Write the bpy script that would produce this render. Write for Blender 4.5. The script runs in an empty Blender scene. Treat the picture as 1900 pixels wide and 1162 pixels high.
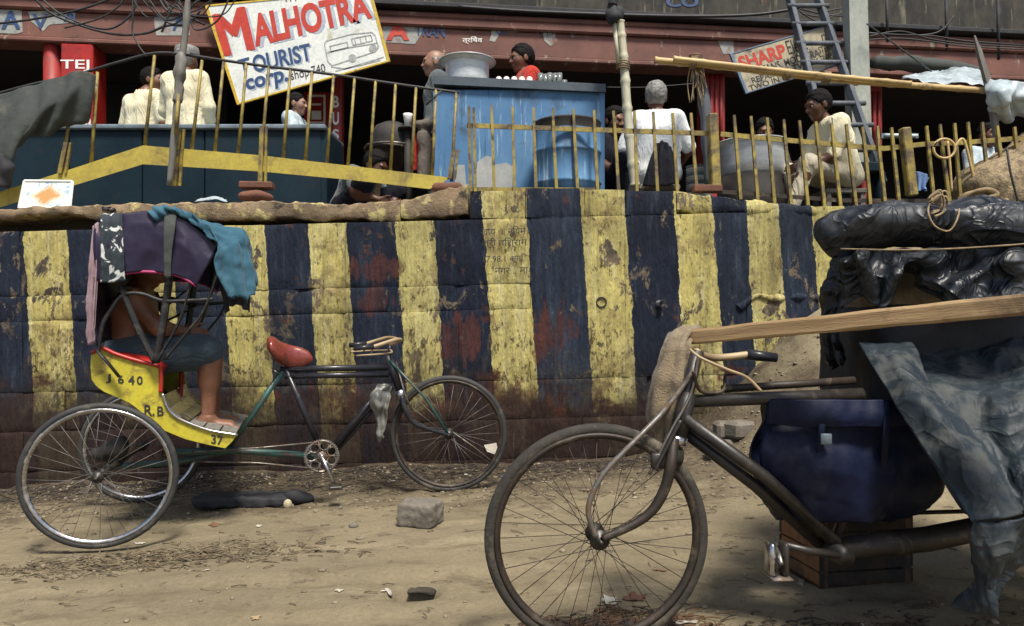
import bpy, math, random
import numpy as np
from mathutils import Vector, Matrix, noise as mn

random.seed(7)
sc = bpy.context.scene
COL = sc.collection
PI = math.pi

# ---------------------------------------------------------------- camera, sky, sun, exposure
F, H, YH = 1330.0, 1.08, 590.0          # focal length in photo pixels, eye height, horizon row of the photo
cam_d = bpy.data.cameras.new('camera')
cam = bpy.data.objects.new('camera', cam_d)
COL.objects.link(cam)
cam.location = (0, 0, H)
cam.rotation_euler = (math.radians(90), 0, 0)
cam_d.sensor_width = 36
cam_d.lens = 36 * F / 1900
cam_d.shift_y = (YH - 581) / 1900
cam_d.clip_start = 0.05
cam_d.clip_end = 500
sc.camera = cam

SUN_EL, SUN_AZ = math.radians(62), math.radians(-20)      # azimuth: to the left of straight behind (negative: right) the camera
sdir = Vector((-math.sin(SUN_AZ) * math.cos(SUN_EL), -math.cos(SUN_AZ) * math.cos(SUN_EL), math.sin(SUN_EL)))
world = bpy.data.worlds.new('World')
sc.world = world
world.use_nodes = True
wn = world.node_tree
bg = wn.nodes['Background']
sky = wn.nodes.new('ShaderNodeTexSky')
sky.sky_type = 'NISHITA'
sky.sun_disc = False
sky.sun_elevation = SUN_EL
sky.sun_rotation = math.atan2(sdir.x, sdir.y)
sky.dust_density = 2.5
wn.links.new(sky.outputs[0], bg.inputs[0])
bg.inputs[1].default_value = 0.09
sun_d = bpy.data.lights.new('sun', 'SUN')
sun_d.energy = 3.6
sun_d.angle = math.radians(12)
sun_d.color = (1.0, 0.945, 0.84)
sun = bpy.data.objects.new('sun', sun_d)
COL.objects.link(sun)
sun.rotation_euler = sdir.to_track_quat('Z', 'Y').to_euler()
sun.location = (-4, -4, 9)
vs = sc.view_settings
vs.view_transform = 'Standard'
vs.look = 'None'
vs.exposure = 0.75
vs.gamma = 1.0
vs.use_curve_mapping = False

# ---------------------------------------------------------------- geometry of the view
def P(px, py, Y):
    """photo pixel at depth Y -> world point"""
    return Vector(((px - 950) * Y / F, Y, H - (py - YH) * Y / F))

class Fr:
    """upright local frame: x forward, lat to the left"""
    def __init__(s, ox, oy, oz, yaw):
        s.o = Vector((ox, oy, oz)); s.yaw = yaw
        s.fx = Vector((math.cos(yaw), math.sin(yaw), 0)); s.ly = Vector((-math.sin(yaw), math.cos(yaw), 0))
    def W(s, x, y, z):
        return s.o + s.fx * x + s.ly * y + Vector((0, 0, z))
    def pt(s, px, py, lat=0.0):
        d = Vector(((px - 950) / F, 1, -(py - YH) / F)); c = Vector((0, 0, H))
        q = s.o + s.ly * lat
        t = (q - c).dot(s.ly) / d.dot(s.ly)
        return c + d * t

# ---------------------------------------------------------------- object helpers
INV = {}
def root_inv(o):
    while o.parent: o = o.parent
    return INV.get(o.name, Matrix.Identity(4))

def tag(o, label=None, cat=None, group=None, kind=None):
    if label: o['label'] = label
    if cat: o['category'] = cat
    if group: o['group'] = group
    if kind: o['kind'] = kind
    return o

def thing(name, label, cat, loc, rz=0.0, group=None):
    o = bpy.data.objects.new(name, None)
    o.empty_display_size = 0.1
    COL.objects.link(o)
    o.location = loc; o.rotation_euler = (0, 0, rz)
    INV[o.name] = (Matrix.Translation(Vector(loc)) @ Matrix.Rotation(rz, 4, 'Z')).inverted()
    return tag(o, label, cat, group)

def mk(name, verts, faces, mat, parent=None, smooth=True, fm=None, kind=None, label=None):
    """one mesh object from world-space geometry; with a parent the vertices go to the parent's space"""
    v = np.asarray([tuple(p) for p in verts], dtype=float)
    if parent is not None:
        M = np.array(root_inv(parent)); loc = None
        v = v @ M[:3, :3].T + M[:3, 3]
    else:
        loc = Vector(((v[:, 0].min() + v[:, 0].max()) / 2, (v[:, 1].min() + v[:, 1].max()) / 2, v[:, 2].min()))
        v = v - np.array(loc)
    me = bpy.data.meshes.new(name)
    me.from_pydata([tuple(p) for p in v], [], [tuple(int(i) for i in f) for f in faces])
    for m in (mat if isinstance(mat, (list, tuple)) else [mat]): me.materials.append(m)
    if fm is not None: me.polygons.foreach_set('material_index', list(fm))
    me.polygons.foreach_set('use_smooth', [bool(smooth)] * len(me.polygons))
    me.update()
    o = bpy.data.objects.new(name, me)
    COL.objects.link(o)
    if parent is not None: o.parent = parent
    else: o.location = loc
    if kind: o['kind'] = kind
    if label: o['label'] = label
    return o

def copy_part(o, parent, matrix=None):
    c = o.copy(); COL.objects.link(c); c.parent = parent
    if matrix is not None: c.matrix_local = matrix
    return c

def frames(path):
    n = len(path); T = []
    for i in range(n):
        a = path[max(i - 1, 0)]; b = path[min(i + 1, n - 1)]
        t = (b - a); T.append(t.normalized() if t.length > 1e-9 else Vector((0, 0, 1)))
    u = T[0].orthogonal().normalized()
    if abs(T[0].z) < 0.9: u = T[0].cross(Vector((0, 0, 1))).normalized()
    out = []
    for t in T:
        u = (u - t * u.dot(t)); u = u.normalized() if u.length > 1e-6 else t.orthogonal().normalized()
        out.append((t, u, t.cross(u)))
    return out

def smooth_path(pts, n=8):
    pts = [Vector(p) for p in pts]
    if len(pts) < 3: return pts
    out = []
    for i in range(len(pts) - 1):
        p0 = pts[max(i - 1, 0)]; p1 = pts[i]; p2 = pts[i + 1]; p3 = pts[min(i + 2, len(pts) - 1)]
        for k in range(n):
            t = k / n
            out.append(0.5 * ((2 * p1) + (p2 - p0) * t + (2 * p0 - 5 * p1 + 4 * p2 - p3) * t * t + (3 * p1 - p0 - 3 * p2 + p3) * t ** 3))
    out.append(pts[-1])
    return out

class MB:
    def __init__(s): s.v = []; s.f = []; s.m = []; s.cur = 0
    def add(s, v, f):
        b = len(s.v); s.v += [Vector(p) for p in v]
        for q in f: s.f.append([b + i for i in q]); s.m.append(s.cur)
        return s
    def tube(s, path, r, seg=10, cap=True, flat=1.0, rough=0.0, rs=8.0):
        path = [Vector(p) for p in path]; n = len(path)
        R = r if isinstance(r, (list, tuple)) else [r] * n
        if len(R) != n: R = list(np.interp(np.linspace(0, 1, n), np.linspace(0, 1, len(R)), R))
        v = []; fr = frames(path)
        for i, p in enumerate(path):
            t, a, b = fr[i]
            for k in range(seg):
                an = 2 * PI * k / seg
                d = a * math.cos(an) + b * math.sin(an) * flat
                q = p + d * R[i]
                if rough: q = q + d.normalized() * rough * mn.noise(q * rs)
                v.append(q)
        f = [[i * seg + k, i * seg + (k + 1) % seg, (i + 1) * seg + (k + 1) % seg, (i + 1) * seg + k] for i in range(n - 1) for k in range(seg)]
        f = [q[::-1] for q in f]
        if cap: f += [list(range(seg)), list(range((n - 1) * seg, n * seg))[::-1]]
        return s.add(v, f)
    def box(s, c, sx, sy, sz, rz=0.0, M=None, bev=0.0):
        hx, hy, hz = sx / 2, sy / 2, sz / 2
        R = M if M is not None else Matrix.Rotation(rz, 3, 'Z')
        c = Vector(c)
        if bev <= 0:
            v = [c + R @ Vector((x, y, z)) for x in (-hx, hx) for y in (-hy, hy) for z in (-hz, hz)]
            return s.add(v, [[0, 1, 3, 2], [4, 6, 7, 5], [0, 4, 5, 1], [2, 3, 7, 6], [0, 2, 6, 4], [1, 5, 7, 3]])
        b = min(bev, hx * .9, hy * .9, hz * .9)
        v = []; ix = {}
        for x in (-1, 1):
            for y in (-1, 1):
                for z in (-1, 1):
                    for ax in range(3):
                        q = [x * hx, y * hy, z * hz]
                        for o in range(3):
                            if o != ax: q[o] -= (x, y, z)[o] * b
                        ix[(x, y, z, ax)] = len(v); v.append(c + R @ Vector(q))
        f = []
        for ax in range(3):
            o1, o2 = [(1, 2), (2, 0), (0, 1)][ax]
            for sg in (-1, 1):
                q = []
                for (a, bb) in ((-1, -1), (1, -1), (1, 1), (-1, 1)):
                    k = [0, 0, 0]; k[ax] = sg; k[o1] = a; k[o2] = bb
                    q.append(ix[(*k, ax)])
                f.append(q if sg > 0 else q[::-1])
        for ax in range(3):                     # bevel strips along axis ax
            o1, o2 = [(1, 2), (2, 0), (0, 1)][ax]
            for a in (-1, 1):
                for bb in (-1, 1):
                    k0 = [0, 0, 0]; k0[o1] = a; k0[o2] = bb; k1 = list(k0); k0[ax] = -1; k1[ax] = 1
                    q = [ix[(*k0, o1)], ix[(*k1, o1)], ix[(*k1, o2)], ix[(*k0, o2)]]
                    f.append(q if a * bb < 0 else q[::-1])
        for x in (-1, 1):
            for y in (-1, 1):
                for z in (-1, 1):
                    q = [ix[(x, y, z, 0)], ix[(x, y, z, 1)], ix[(x, y, z, 2)]]
                    f.append(q if x * y * z > 0 else q[::-1])
        return s.add(v, f)
    def prism(s, poly, d):
        """closed polygon (world points) extruded by vector d"""
        n = len(poly); poly = [Vector(p) for p in poly]; d = Vector(d)
        f = [list(range(n)), list(range(n, 2 * n))[::-1]] + [[i, i + n, (i + 1) % n + n, (i + 1) % n] for i in range(n)]
        return s.add(poly + [p + d for p in poly], f)
    def lathe(s, c, prof, seg=24, axis=(0, 0, 1), closed=False):
        c = Vector(c); ax = Vector(axis).normalized(); u = ax.orthogonal().normalized(); w = ax.cross(u)
        v = [c + ax * z + (u * math.cos(2 * PI * k / seg) + w * math.sin(2 * PI * k / seg)) * r for (r, z) in prof for k in range(seg)]
        n = len(prof)
        rng_ = range(n) if closed else range(n - 1)
        f = [[i * seg + k, i * seg + (k + 1) % seg, ((i + 1) % n) * seg + (k + 1) % seg, ((i + 1) % n) * seg + k] for i in rng_ for k in range(seg)]
        return s.add(v, f)
    def ball(s, c, r, seg=12, rings=8, rough=0.0, rs=6.0, M=None):
        c = Vector(c); r = Vector(r) if not isinstance(r, (int, float)) else Vector((r, r, r))
        v = []; M = M or Matrix.Identity(3)
        for i in range(rings + 1):
            th = PI * i / rings
            for k in range(seg):
                ph = 2 * PI * k / seg
                d = Vector((math.sin(th) * math.cos(ph), math.sin(th) * math.sin(ph), math.cos(th)))
                q = c + M @ Vector((d.x * r.x, d.y * r.y, d.z * r.z))
                if rough: q += (M @ d) * rough * mn.noise(q * rs + Vector((3.1, 1.7, 0)))
                v.append(q)
        f = [[i * seg + k, (i + 1) * seg + k, (i + 1) * seg + (k + 1) % seg, i * seg + (k + 1) % seg] for i in range(rings) for k in range(seg)]
        return s.add(v, f)
    def build(s, name, mat, parent=None, smooth=True, **kw):
        return mk(name, s.v, s.f, mat, parent, smooth, s.m if isinstance(mat, (list, tuple)) else None, **kw)

def autosmooth(o, ang=35):
    """smooth shading with hard edges kept"""
    me = o.data
    me.polygons.foreach_set('use_smooth', [True] * len(me.polygons))
    try: me.set_sharp_from_angle(angle=math.radians(ang))
    except Exception: pass
    return o

def solid(o, t):
    m = o.modifiers.new('thickness', 'SOLIDIFY'); m.thickness = t; m.offset = 0
    return o

# crumpled sheet: facets with sharp creases from folded random planes
_cr = random.Random(5); CR = [(Vector((_cr.gauss(0, 1), _cr.gauss(0, 1), _cr.gauss(0, 1))).normalized(), _cr.uniform(.6, 2.6), _cr.uniform(0, 1)) for _ in range(9)]
def crumple(p, s, folds=5):
    """height of a sheet folded over and over: flat facets meeting in straight sharp creases"""
    q = p * s + Vector((mn.noise(p * s * .3), mn.noise(p * s * .3 + Vector((7, 0, 0))), mn.noise(p * s * .3 + Vector((0, 7, 0))))) * .35
    for n, f, ph in CR[:folds]:
        t = q.dot(n); f = .30 + .22 * f
        q = q + n * (abs(((t * f + ph) % 1.0) - .5) / f - t)
    t = q.dot(CR[7][0]) * .45
    return abs((t % 1.0) - .5) / .45 - .55

# cloth from a coarse net of control points
def cat_axis(A, n, axis):
    A = np.moveaxis(A, axis, 0); m = A.shape[0]
    t = np.linspace(0, m - 1, n); i = np.minimum(t.astype(int), m - 2); u = (t - i).reshape(-1, *([1] * (A.ndim - 1)))
    if m == 2: out = A[i] * (1 - u) + A[i + 1] * u
    else:
        p0 = np.where((i > 0).reshape(u.shape), A[np.maximum(i - 1, 0)], 2 * A[i] - A[i + 1]); p1 = A[i]; p2 = A[i + 1]
        p3 = np.where((i + 2 < m).reshape(u.shape), A[np.minimum(i + 2, m - 1)], 2 * A[i + 1] - A[i])
        out = .5 * (2 * p1 + (p2 - p0) * u + (2 * p0 - 5 * p1 + 4 * p2 - p3) * u ** 2 + (3 * p1 - p0 - 3 * p2 + p3) * u ** 3)
    return np.moveaxis(out, 0, axis)

def drape(name, ctrl, mat, parent=None, nu=50, nv=50, fold=0.0, freq=5, along='v', crease=0.0, cs=4.0, thick=0.004, seed=0.0, ragged=0.0, lump=0.0, ls=2.5, crum=0.0, crs_=6.0):
    """ctrl rows of world points; folds run along 'u' (rows) or 'v' (columns)"""
    A = np.array([[tuple(p) for p in r] for r in ctrl], dtype=float)
    G = cat_axis(cat_axis(A, nu, 0), nv, 1)
    gu = np.gradient(G, axis=0); gv = np.gradient(G, axis=1)
    N = np.cross(gu, gv); N /= np.maximum(np.linalg.norm(N, axis=2, keepdims=True), 1e-9)
    D = np.zeros(G.shape[:2]); S = Vector((seed, seed * 1.7, -seed))
    for i in range(nu):
        for j in range(nv):
            p = Vector(G[i, j]); a = i / (nu - 1); b = j / (nv - 1)
            if fold:
                w = b if along == 'v' else a; g = a if along == 'v' else b
                D[i, j] += fold * (.35 + .65 * g) * math.sin(2 * PI * freq * w + 2.4 * mn.noise(p * 2.2 + S))
            if crease:
                q = p * cs + S
                r1 = 1 - 2 * abs(mn.noise(q)); r2 = 1 - 2 * abs(mn.noise(q * 2.3 + Vector((5, 1, 2))))
                D[i, j] += crease * (r1 * r1 * (1 if r1 > 0 else -1) + .45 * r2)
            if crum: D[i, j] += crum * (crumple(p + S, crs_) + .38 * crumple(p * 1.0 - S, crs_ * 2.6, 4))
            if lump: D[i, j] += lump * mn.noise(p * ls + S)
    G = G + N * D[..., None]
    if ragged:
        for j in range(nv):
            k = ragged * (mn.noise(Vector((j * .35, seed, 0))) + .5 * mn.noise(Vector((j * 1.1, seed + 4, 0))))
            G[-1, j] += gu[-1, j] * k * 6; G[-2, j] += gu[-1, j] * k * 3
    v = G.reshape(-1, 3)
    f = [[i * nv + j, i * nv + j + 1, (i + 1) * nv + j + 1, (i + 1) * nv + j] for i in range(nu - 1) for j in range(nv - 1)]
    return solid(mk(name, v, f, mat, parent), thick)

# flat lettering fitted into a quad (corners TL TR BR BL in world space)
def lettering(body, quad, mat, parent, name='lettering', bold=0.0, lift=0.002, spacing=1.0, thick=0.0):
    cu = bpy.data.curves.new('txt', 'FONT'); cu.body = body; cu.offset = bold; cu.space_character = spacing
    cu.resolution_u = 4
    ob = bpy.data.objects.new('txt', cu); COL.objects.link(ob)
    dg = bpy.context.evaluated_depsgraph_get(); dg.update()
    me = bpy.data.meshes.new_from_object(ob.evaluated_get(dg))
    v = np.array([tuple(x.co) for x in me.vertices]); f = [list(p.vertices) for p in me.polygons]
    bpy.data.objects.remove(ob); bpy.data.curves.remove(cu); bpy.data.meshes.remove(me)
    if len(v) == 0: return None
    a = (v[:, 0] - v[:, 0].min()) / max(np.ptp(v[:, 0]), 1e-6); b = (v[:, 1] - v[:, 1].min()) / max(np.ptp(v[:, 1]), 1e-6)
    TL, TR, BR, BL = [np.array(tuple(q)) for q in quad]
    W = ((1 - a) * b)[:, None] * TL + (a * b)[:, None] * TR + (a * (1 - b))[:, None] * BR + ((1 - a) * (1 - b))[:, None] * BL
    n = np.cross(TR - TL, BL - TL); n /= np.linalg.norm(n)
    if n[1] > 0: n = -n
    o = mk(name, W + n * lift, f, mat, parent, smooth=False)
    if thick: solid(o, thick)
    return o
# ---------------------------------------------------------------- materials
class G:
    def __init__(s, name):
        s.mat = bpy.data.materials.new(name); s.mat.use_nodes = True
        s.nt = s.mat.node_tree; s.b = s.nt.nodes['Principled BSDF']
    def n(s, t): return s.nt.nodes.new('ShaderNode' + t)
    def put(s, sock, v):
        if hasattr(v, 'is_linked') or isinstance(v, bpy.types.NodeSocket): s.nt.links.new(v, sock)
        elif isinstance(v, (tuple, list)) and len(v) == 3 and sock.type == 'RGBA': sock.default_value = (*v, 1)
        else: sock.default_value = v
    def obj(s): return s.n('TexCoord').outputs['Object']
    def pos(s): return s.n('NewGeometry').outputs['Position']
    def mapv(s, vec, scale=(1, 1, 1), loc=(0, 0, 0), rot=(0, 0, 0)):
        m = s.n('Mapping'); s.put(m.inputs['Vector'], vec); m.inputs['Scale'].default_value = scale
        m.inputs['Location'].default_value = loc; m.inputs['Rotation'].default_value = rot
        return m.outputs[0]
    def noise(s, vec, scale, detail=4, rough=.55, dist=0.0):
        m = s.n('TexNoise'); s.put(m.inputs['Vector'], vec); m.inputs['Scale'].default_value = scale
        m.inputs['Detail'].default_value = detail; m.inputs['Roughness'].default_value = rough; m.inputs['Distortion'].default_value = dist
        return m.outputs['Fac']
    def voro(s, vec, scale, feature='F1'):
        m = s.n('TexVoronoi'); m.feature = feature; s.put(m.inputs['Vector'], vec); m.inputs['Scale'].default_value = scale
        return m.outputs['Distance']
    def ramp(s, fac, stops, interp='LINEAR'):
        m = s.n('ValToRGB'); cr = m.color_ramp; cr.interpolation = interp
        while len(cr.elements) < len(stops): cr.elements.new(.5)
        for e, (p, c) in zip(cr.elements, stops):
            e.position = p; e.color = (c, c, c, 1) if isinstance(c, (int, float)) else (*c, 1)
        s.put(m.inputs[0], fac); return m.outputs[0]
    def mix(s, fac, a, b, mode='MIX'):
        m = s.n('Mix'); m.data_type = 'RGBA'; m.blend_type = mode
        s.put(m.inputs[0], fac); s.put(m.inputs[6], a); s.put(m.inputs[7], b); return m.outputs[2]
    def math(s, op, a, b=0.0, clamp=False):
        m = s.n('Math'); m.operation = op; m.use_clamp = clamp; s.put(m.inputs[0], a); s.put(m.inputs[1], b); return m.outputs[0]
    def step(s, fac, lo, hi): return s.ramp(fac, [(lo, 0.0), (hi, 1.0)])
    def bump(s, h, strength=.4, dist=.01, prev=None):
        m = s.n('Bump'); m.inputs['Strength'].default_value = strength; m.inputs['Distance'].default_value = dist
        s.put(m.inputs['Height'], h)
        if prev is not None: s.put(m.inputs['Normal'], prev)
        return m.outputs[0]
    def xyz(s, vec):
        m = s.n('SeparateXYZ'); s.put(m.inputs[0], vec); return m.outputs
    def out(s, col=None, rough=None, nrm=None, metal=None, **kw):
        if col is not None: s.put(s.b.inputs['Base Color'], col)
        if rough is not None: s.put(s.b.inputs['Roughness'], rough)
        if nrm is not None: s.put(s.b.inputs['Normal'], nrm)
        if metal is not None: s.put(s.b.inputs['Metallic'], metal)
        for k, v in kw.items(): s.put(s.b.inputs[k.replace('_', ' ')], v)
        return s.mat

def surf(name, c1, c2, scale=6, rough=.7, metal=0.0, bump=.3, bscale=40, bdist=.004, stretch=(1, 1, 1), dirt=None, spec=.5, coat=0.0, sheen=0.0, rvar=.12, edge=(.35, .65)):
    g = G(name); o = g.mapv(g.obj(), stretch)
    f = g.noise(o, scale, 6, .62)
    col = g.mix(g.step(f, *edge), c1, c2)
    fine = g.noise(o, bscale, 5, .6)
    col = g.mix(.35, col, g.mix(g.step(fine, .3, .7), (.55, .55, .55), (1.35, 1.35, 1.35)), 'MULTIPLY')
    rg = g.math('ADD', rough - rvar / 2, g.math('MULTIPLY', fine, rvar))
    mt = metal
    if dirt:
        dc, amt, ds = dirt
        m = g.step(g.noise(g.obj(), ds, 7, .68, .4), 1 - amt - .1, 1 - amt + .06)
        col = g.mix(m, col, dc)
        rg = g.math('MAXIMUM', rg, g.math('MULTIPLY', m, .8))
        if metal: mt = g.math('MULTIPLY', g.math('SUBTRACT', 1.0, m), metal)
    nr = g.bump(fine, bump, bdist)
    return g.out(col, rg, nr, mt, Specular_IOR_Level=spec, Coat_Weight=coat, Sheen_Weight=sheen)

def cloth(name, c1, c2, wr=.012, ws=11, rough=.92, stretch=(1, 1, .45), sheen=.1):
    g = G(name); o = g.obj(); w = g.noise(g.mapv(o, stretch), ws, 3, .5, 1.2); fine = g.noise(o, 160, 3, .6); big = g.noise(o, 4, 4, .6)
    fold = g.math('ABSOLUTE', g.math('SUBTRACT', w, .5))
    col = g.mix(g.step(big, .35, .65), c1, c2); col = g.mix(.25, col, g.mix(g.step(fine, .3, .7), (.6, .6, .6), (1.3, 1.3, 1.3)), 'MULTIPLY')
    nr = g.bump(fold, .7, wr * 4); nr = g.bump(fine, .25, .002, nr)
    return g.out(col, rough, nr, Sheen_Weight=sheen, Specular_IOR_Level=.2)
M = {}
M['rubber'] = surf('tyre_rubber', (.018, .018, .018), (.034, .033, .031), 9, .7, 0, .5, 60, .002, dirt=((.13, .11, .08), .36, 5))
M['rubber_dusty'] = surf('dusty_tyre_rubber', (.020, .017, .014), (.040, .034, .026), 9, .85, 0, .8, 70, .004, dirt=((.19, .16, .11), .37, 4))
M['chrome'] = surf('worn_chrome', (.55, .55, .56), (.42, .41, .40), 12, .25, 1.0, .2, 60, .001, dirt=((.16, .10, .06), .36, 14))
M['steel'] = surf('grubby_steel', (.30, .29, .27), (.18, .16, .14), 16, .4, .9, .3, 60, .001, dirt=((.10, .06, .035), .45, 20))
M['rust'] = surf('greasy_rusty_steel', (.040, .027, .018), (.020, .016, .013), 14, .55, .25, .5, 60, .002, dirt=((.13, .10, .065), .36, 9))
M['black_paint'] = surf('black_enamel', (.012, .013, .018), (.02, .02, .026), 9, .34, 0, .2, 60, .001, dirt=((.045, .038, .03), .34, 16), coat=.1, spec=.35)
M['grimy_black'] = surf('greasy_black_frame', (.013, .011, .010), (.028, .023, .018), 10, .42, 0, .4, 50, .002, dirt=((.055, .043, .03), .38, 12))
M['green_paint'] = surf('green_enamel', (.02, .09, .075), (.03, .07, .06), 9, .4, 0, .2, 60, .001, dirt=((.05, .035, .03), .42, 16))
M['yellow_panel'] = surf('yellow_rickshaw_paint', (.50, .43, .03), (.40, .34, .03), 5, .5, 0, .25, 50, .002, dirt=((.13, .085, .03), .40, 9))
M['yellow_iron'] = surf('yellow_iron_paint', (.33, .25, .045), (.22, .165, .035), 7, .55, 0, .4, 50, .002, stretch=(1, 1, .5), dirt=((.075, .055, .035), .45, 8))
M['yellow_beam'] = surf('yellow_beam_paint', (.42, .335, .05), (.33, .255, .045), 4, .6, 0, .35, 45, .002, dirt=((.16, .12, .04), .38, 5))
M['red_paint'] = surf('red_enamel', (.42, .02, .012), (.28, .015, .012), 6, .4, 0, .2, 40, .001, dirt=((.07, .03, .02), .34, 8))
M['red_pillar'] = surf('red_pillar_paint', (.30, .022, .018), (.20, .02, .018), 5, .55, 0, .3, 30, .003, stretch=(2, 2, .4), dirt=((.06, .025, .02), .38, 4))
M['leather'] = surf('red_saddle_leather', (.22, .042, .026), (.15, .028, .02), 8, .28, 0, .3, 70, .001, dirt=((.05, .015, .01), .33, 10), coat=.3)
M['white_paint'] = surf('white_lettering_paint', (.78, .78, .74), (.66, .66, .62), 8, .6, 0, .2, 40, .001)
M['black_ink'] = surf('black_stencil_ink', (.015, .014, .013), (.03, .028, .025), 8, .6, 0, .1, 40, .001)
M['navy_ink'] = surf('navy_lettering_paint', (.018, .05, .14), (.03, .07, .17), 9, .55, 0, .1, 40, .001)
M['red_ink'] = surf('red_lettering_paint', (.52, .045, .02), (.40, .03, .016), 10, .55, 0, .2, 30, .001)
M['grey_ink'] = surf('blue_grey_lettering_shadow', (.30, .36, .44), (.42, .47, .52), 10, .6, 0, .1, 40, .001)
M['sketch_ink'] = surf('pale_sketch_ink', (.20, .21, .21), (.42, .43, .41), 22, .6, 0, .1, 40, .001)
M['sign_white'] = surf('sign_white_enamel', (.74, .75, .70), (.60, .63, .60), 3, .5, 0, .2, 30, .001, dirt=((.42, .38, .26), .33, 5))
M['sign_cream'] = surf('weathered_cream_sign', (.44, .38, .24), (.32, .29, .21), 5, .65, 0, .3, 30, .002, stretch=(3, 1, .6), dirt=((.11, .10, .09), .40, 7))
M['sign_blue'] = surf('blue_sign_border', (.13, .19, .28), (.08, .12, .18), 6, .6, 0, .2, 30, .001)
M['sign_yellow'] = surf('yellow_sign_border', (.62, .42, .03), (.5, .34, .03), 8, .55, 0, .2, 30, .001, dirt=((.2, .13, .04), .36, 14))
M['wood'] = surf('fresh_sawn_plank', (.42, .285, .14), (.25, .155, .072), 5, .65, 0, .6, 40, .003, stretch=(.5, 9, 9), dirt=((.13, .08, .04), .38, 4))
M['wood_dark'] = surf('old_crate_wood', (.15, .075, .03), (.06, .032, .016), 6, .75, 0, .6, 40, .004, stretch=(6, 6, .5), dirt=((.02, .016, .013), .48, 4))
M['wood_grey'] = surf('weathered_grey_wood', (.20, .19, .165), (.11, .105, .095), 6, .8, 0, .6, 40, .004, stretch=(7, 7, .5))
M['wood_blue'] = surf('grey_blue_ladder_paint', (.105, .12, .14), (.06, .07, .085), 6, .7, 0, .5, 40, .003, stretch=(5, 5, .6), dirt=((.22, .21, .18), .33, 9))
M['bamboo'] = surf('bamboo_cane', (.52, .38, .16), (.38, .26, .11), 5, .5, 0, .3, 40, .002, stretch=(.6, 4, 4), dirt=((.13, .085, .04), .34, 6))
M['bamboo_pale'] = surf('bleached_bamboo', (.50, .48, .36), (.36, .34, .24), 6, .6, 0, .3, 40, .002, stretch=(4, 4, .5), dirt=((.14, .12, .08), .33, 5))
M['grip_wood'] = surf('worn_handle_wood', (.38, .28, .155), (.20, .14, .08), 10, .5, 0, .2, 40, .001)
M['burlap'] = surf('burlap', (.27, .205, .125), (.16, .12, .072), 7, .95, 0, 1.0, 150, .006, dirt=((.08, .06, .037), .42, 5), sheen=.2)
M['rope'] = surf('hemp_rope', (.30, .22, .12), (.17, .12, .07), 30, .9, 0, .8, 120, .003)
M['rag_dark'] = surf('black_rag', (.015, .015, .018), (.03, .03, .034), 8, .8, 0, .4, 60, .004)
M['tarp_olive'] = surf('olive_grey_canvas', (.050, .057, .050), (.028, .034, .033), 3, .85, 0, .5, 60, .004, dirt=((.09, .085, .062), .34, 3))
M['plastic_pale'] = surf('pale_plastic_sheet', (.42, .48, .50), (.26, .32, .35), 3, .35, 0, .4, 20, .006, dirt=((.10, .11, .11), .36, 4))
M['plastic_rag'] = surf('clear_polythene_rag', (.26, .26, .23), (.16, .16, .145), 6, .4, 0, .4, 30, .005, dirt=((.15, .12, .08), .34, 6))
M['blue_bag'] = surf('navy_canvas_bag', (.002, .005, .026), (.0015, .004, .017), 3, .6, 0, .3, 70, .003, dirt=((.014, .018, .03), .34, 7), spec=.25)
M['teal'] = cloth('teal_cotton', (.026, .082, .125), (.042, .115, .16), .006, 9)
M['mauve'] = surf('faded_mauve_cotton', (.22, .14, .16), (.32, .23, .25), 4, .9, 0, .3, 90, .002)
M['purple'] = surf('purple_hood_vinyl', (.011, .008, .024), (.019, .014, .036), 2.2, .42, 0, .3, 40, .003, dirt=((.06, .05, .075), .30, 2.0), spec=.3)
M['pink'] = surf('pink_piping', (.42, .03, .14), (.30, .02, .10), 8, .6)
M['blue_stall'] = None
M['skin'] = surf('brown_skin', (.155, .066, .034), (.125, .05, .026), 5, .5, 0, .15, 90, .001)
M['skin_light'] = surf('light_brown_skin', (.26, .14, .088), (.20, .105, .065), 5, .5, 0, .15, 90, .001)
M['skin_dark'] = surf('dark_brown_skin', (.092, .037, .019), (.07, .028, .014), 5, .45, 0, .15, 90, .001)
M['hair_black'] = surf('black_hair', (.006, .005, .005), (.011, .010, .009), 30, .8, 0, .6, 120, .003, spec=.12)
M['hair_grey'] = surf('grey_hair', (.24, .235, .225), (.12, .12, .115), 30, .6, 0, .9, 90, .006)
M['eye'] = surf('eye_white', (.6, .57, .52), (.55, .5, .46), 8, .3, 0, 0, 40, .001)
M['pupil'] = surf('dark_iris', (.01, .007, .005), (.015, .01, .008), 8, .2, 0, 0, 40, .001)
M['shirt_cream'] = cloth('cream_cotton', (.72, .67, .48), (.62, .56, .38))
M['shirt_beige'] = cloth('beige_cotton', (.46, .42, .32), (.36, .33, .25))
M['shirt_white'] = cloth('white_cotton', (.72, .74, .73), (.60, .64, .66))
M['shirt_red'] = cloth('red_cotton', (.42, .035, .02), (.32, .025, .016))
M['shirt_grey'] = cloth('grey_green_cotton', (.13, .15, .15), (.08, .095, .10))
M['shirt_brown'] = cloth('brown_grey_shawl', (.16, .135, .11), (.10, .085, .07))
M['shirt_plaid'] = surf('pale_check_cotton', (.55, .60, .60), (.26, .36, .42), 26, .9, 0, .3, 60, .003)
M['cloth_dark'] = cloth('dark_navy_cotton', (.007, .008, .013), (.013, .014, .021), sheen=0.0)
M['shorts'] = cloth('slate_blue_cotton', (.036, .054, .070), (.055, .076, .092), .014, 13, .92, (.5, 1, 1))
M['alu'] = surf('aluminium_pot', (.60, .63, .64), (.46, .48, .49), 5, .35, .25, .15, 30, .001, stretch=(1, 1, 5), dirt=((.22, .21, .19), .30, 5))
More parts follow.
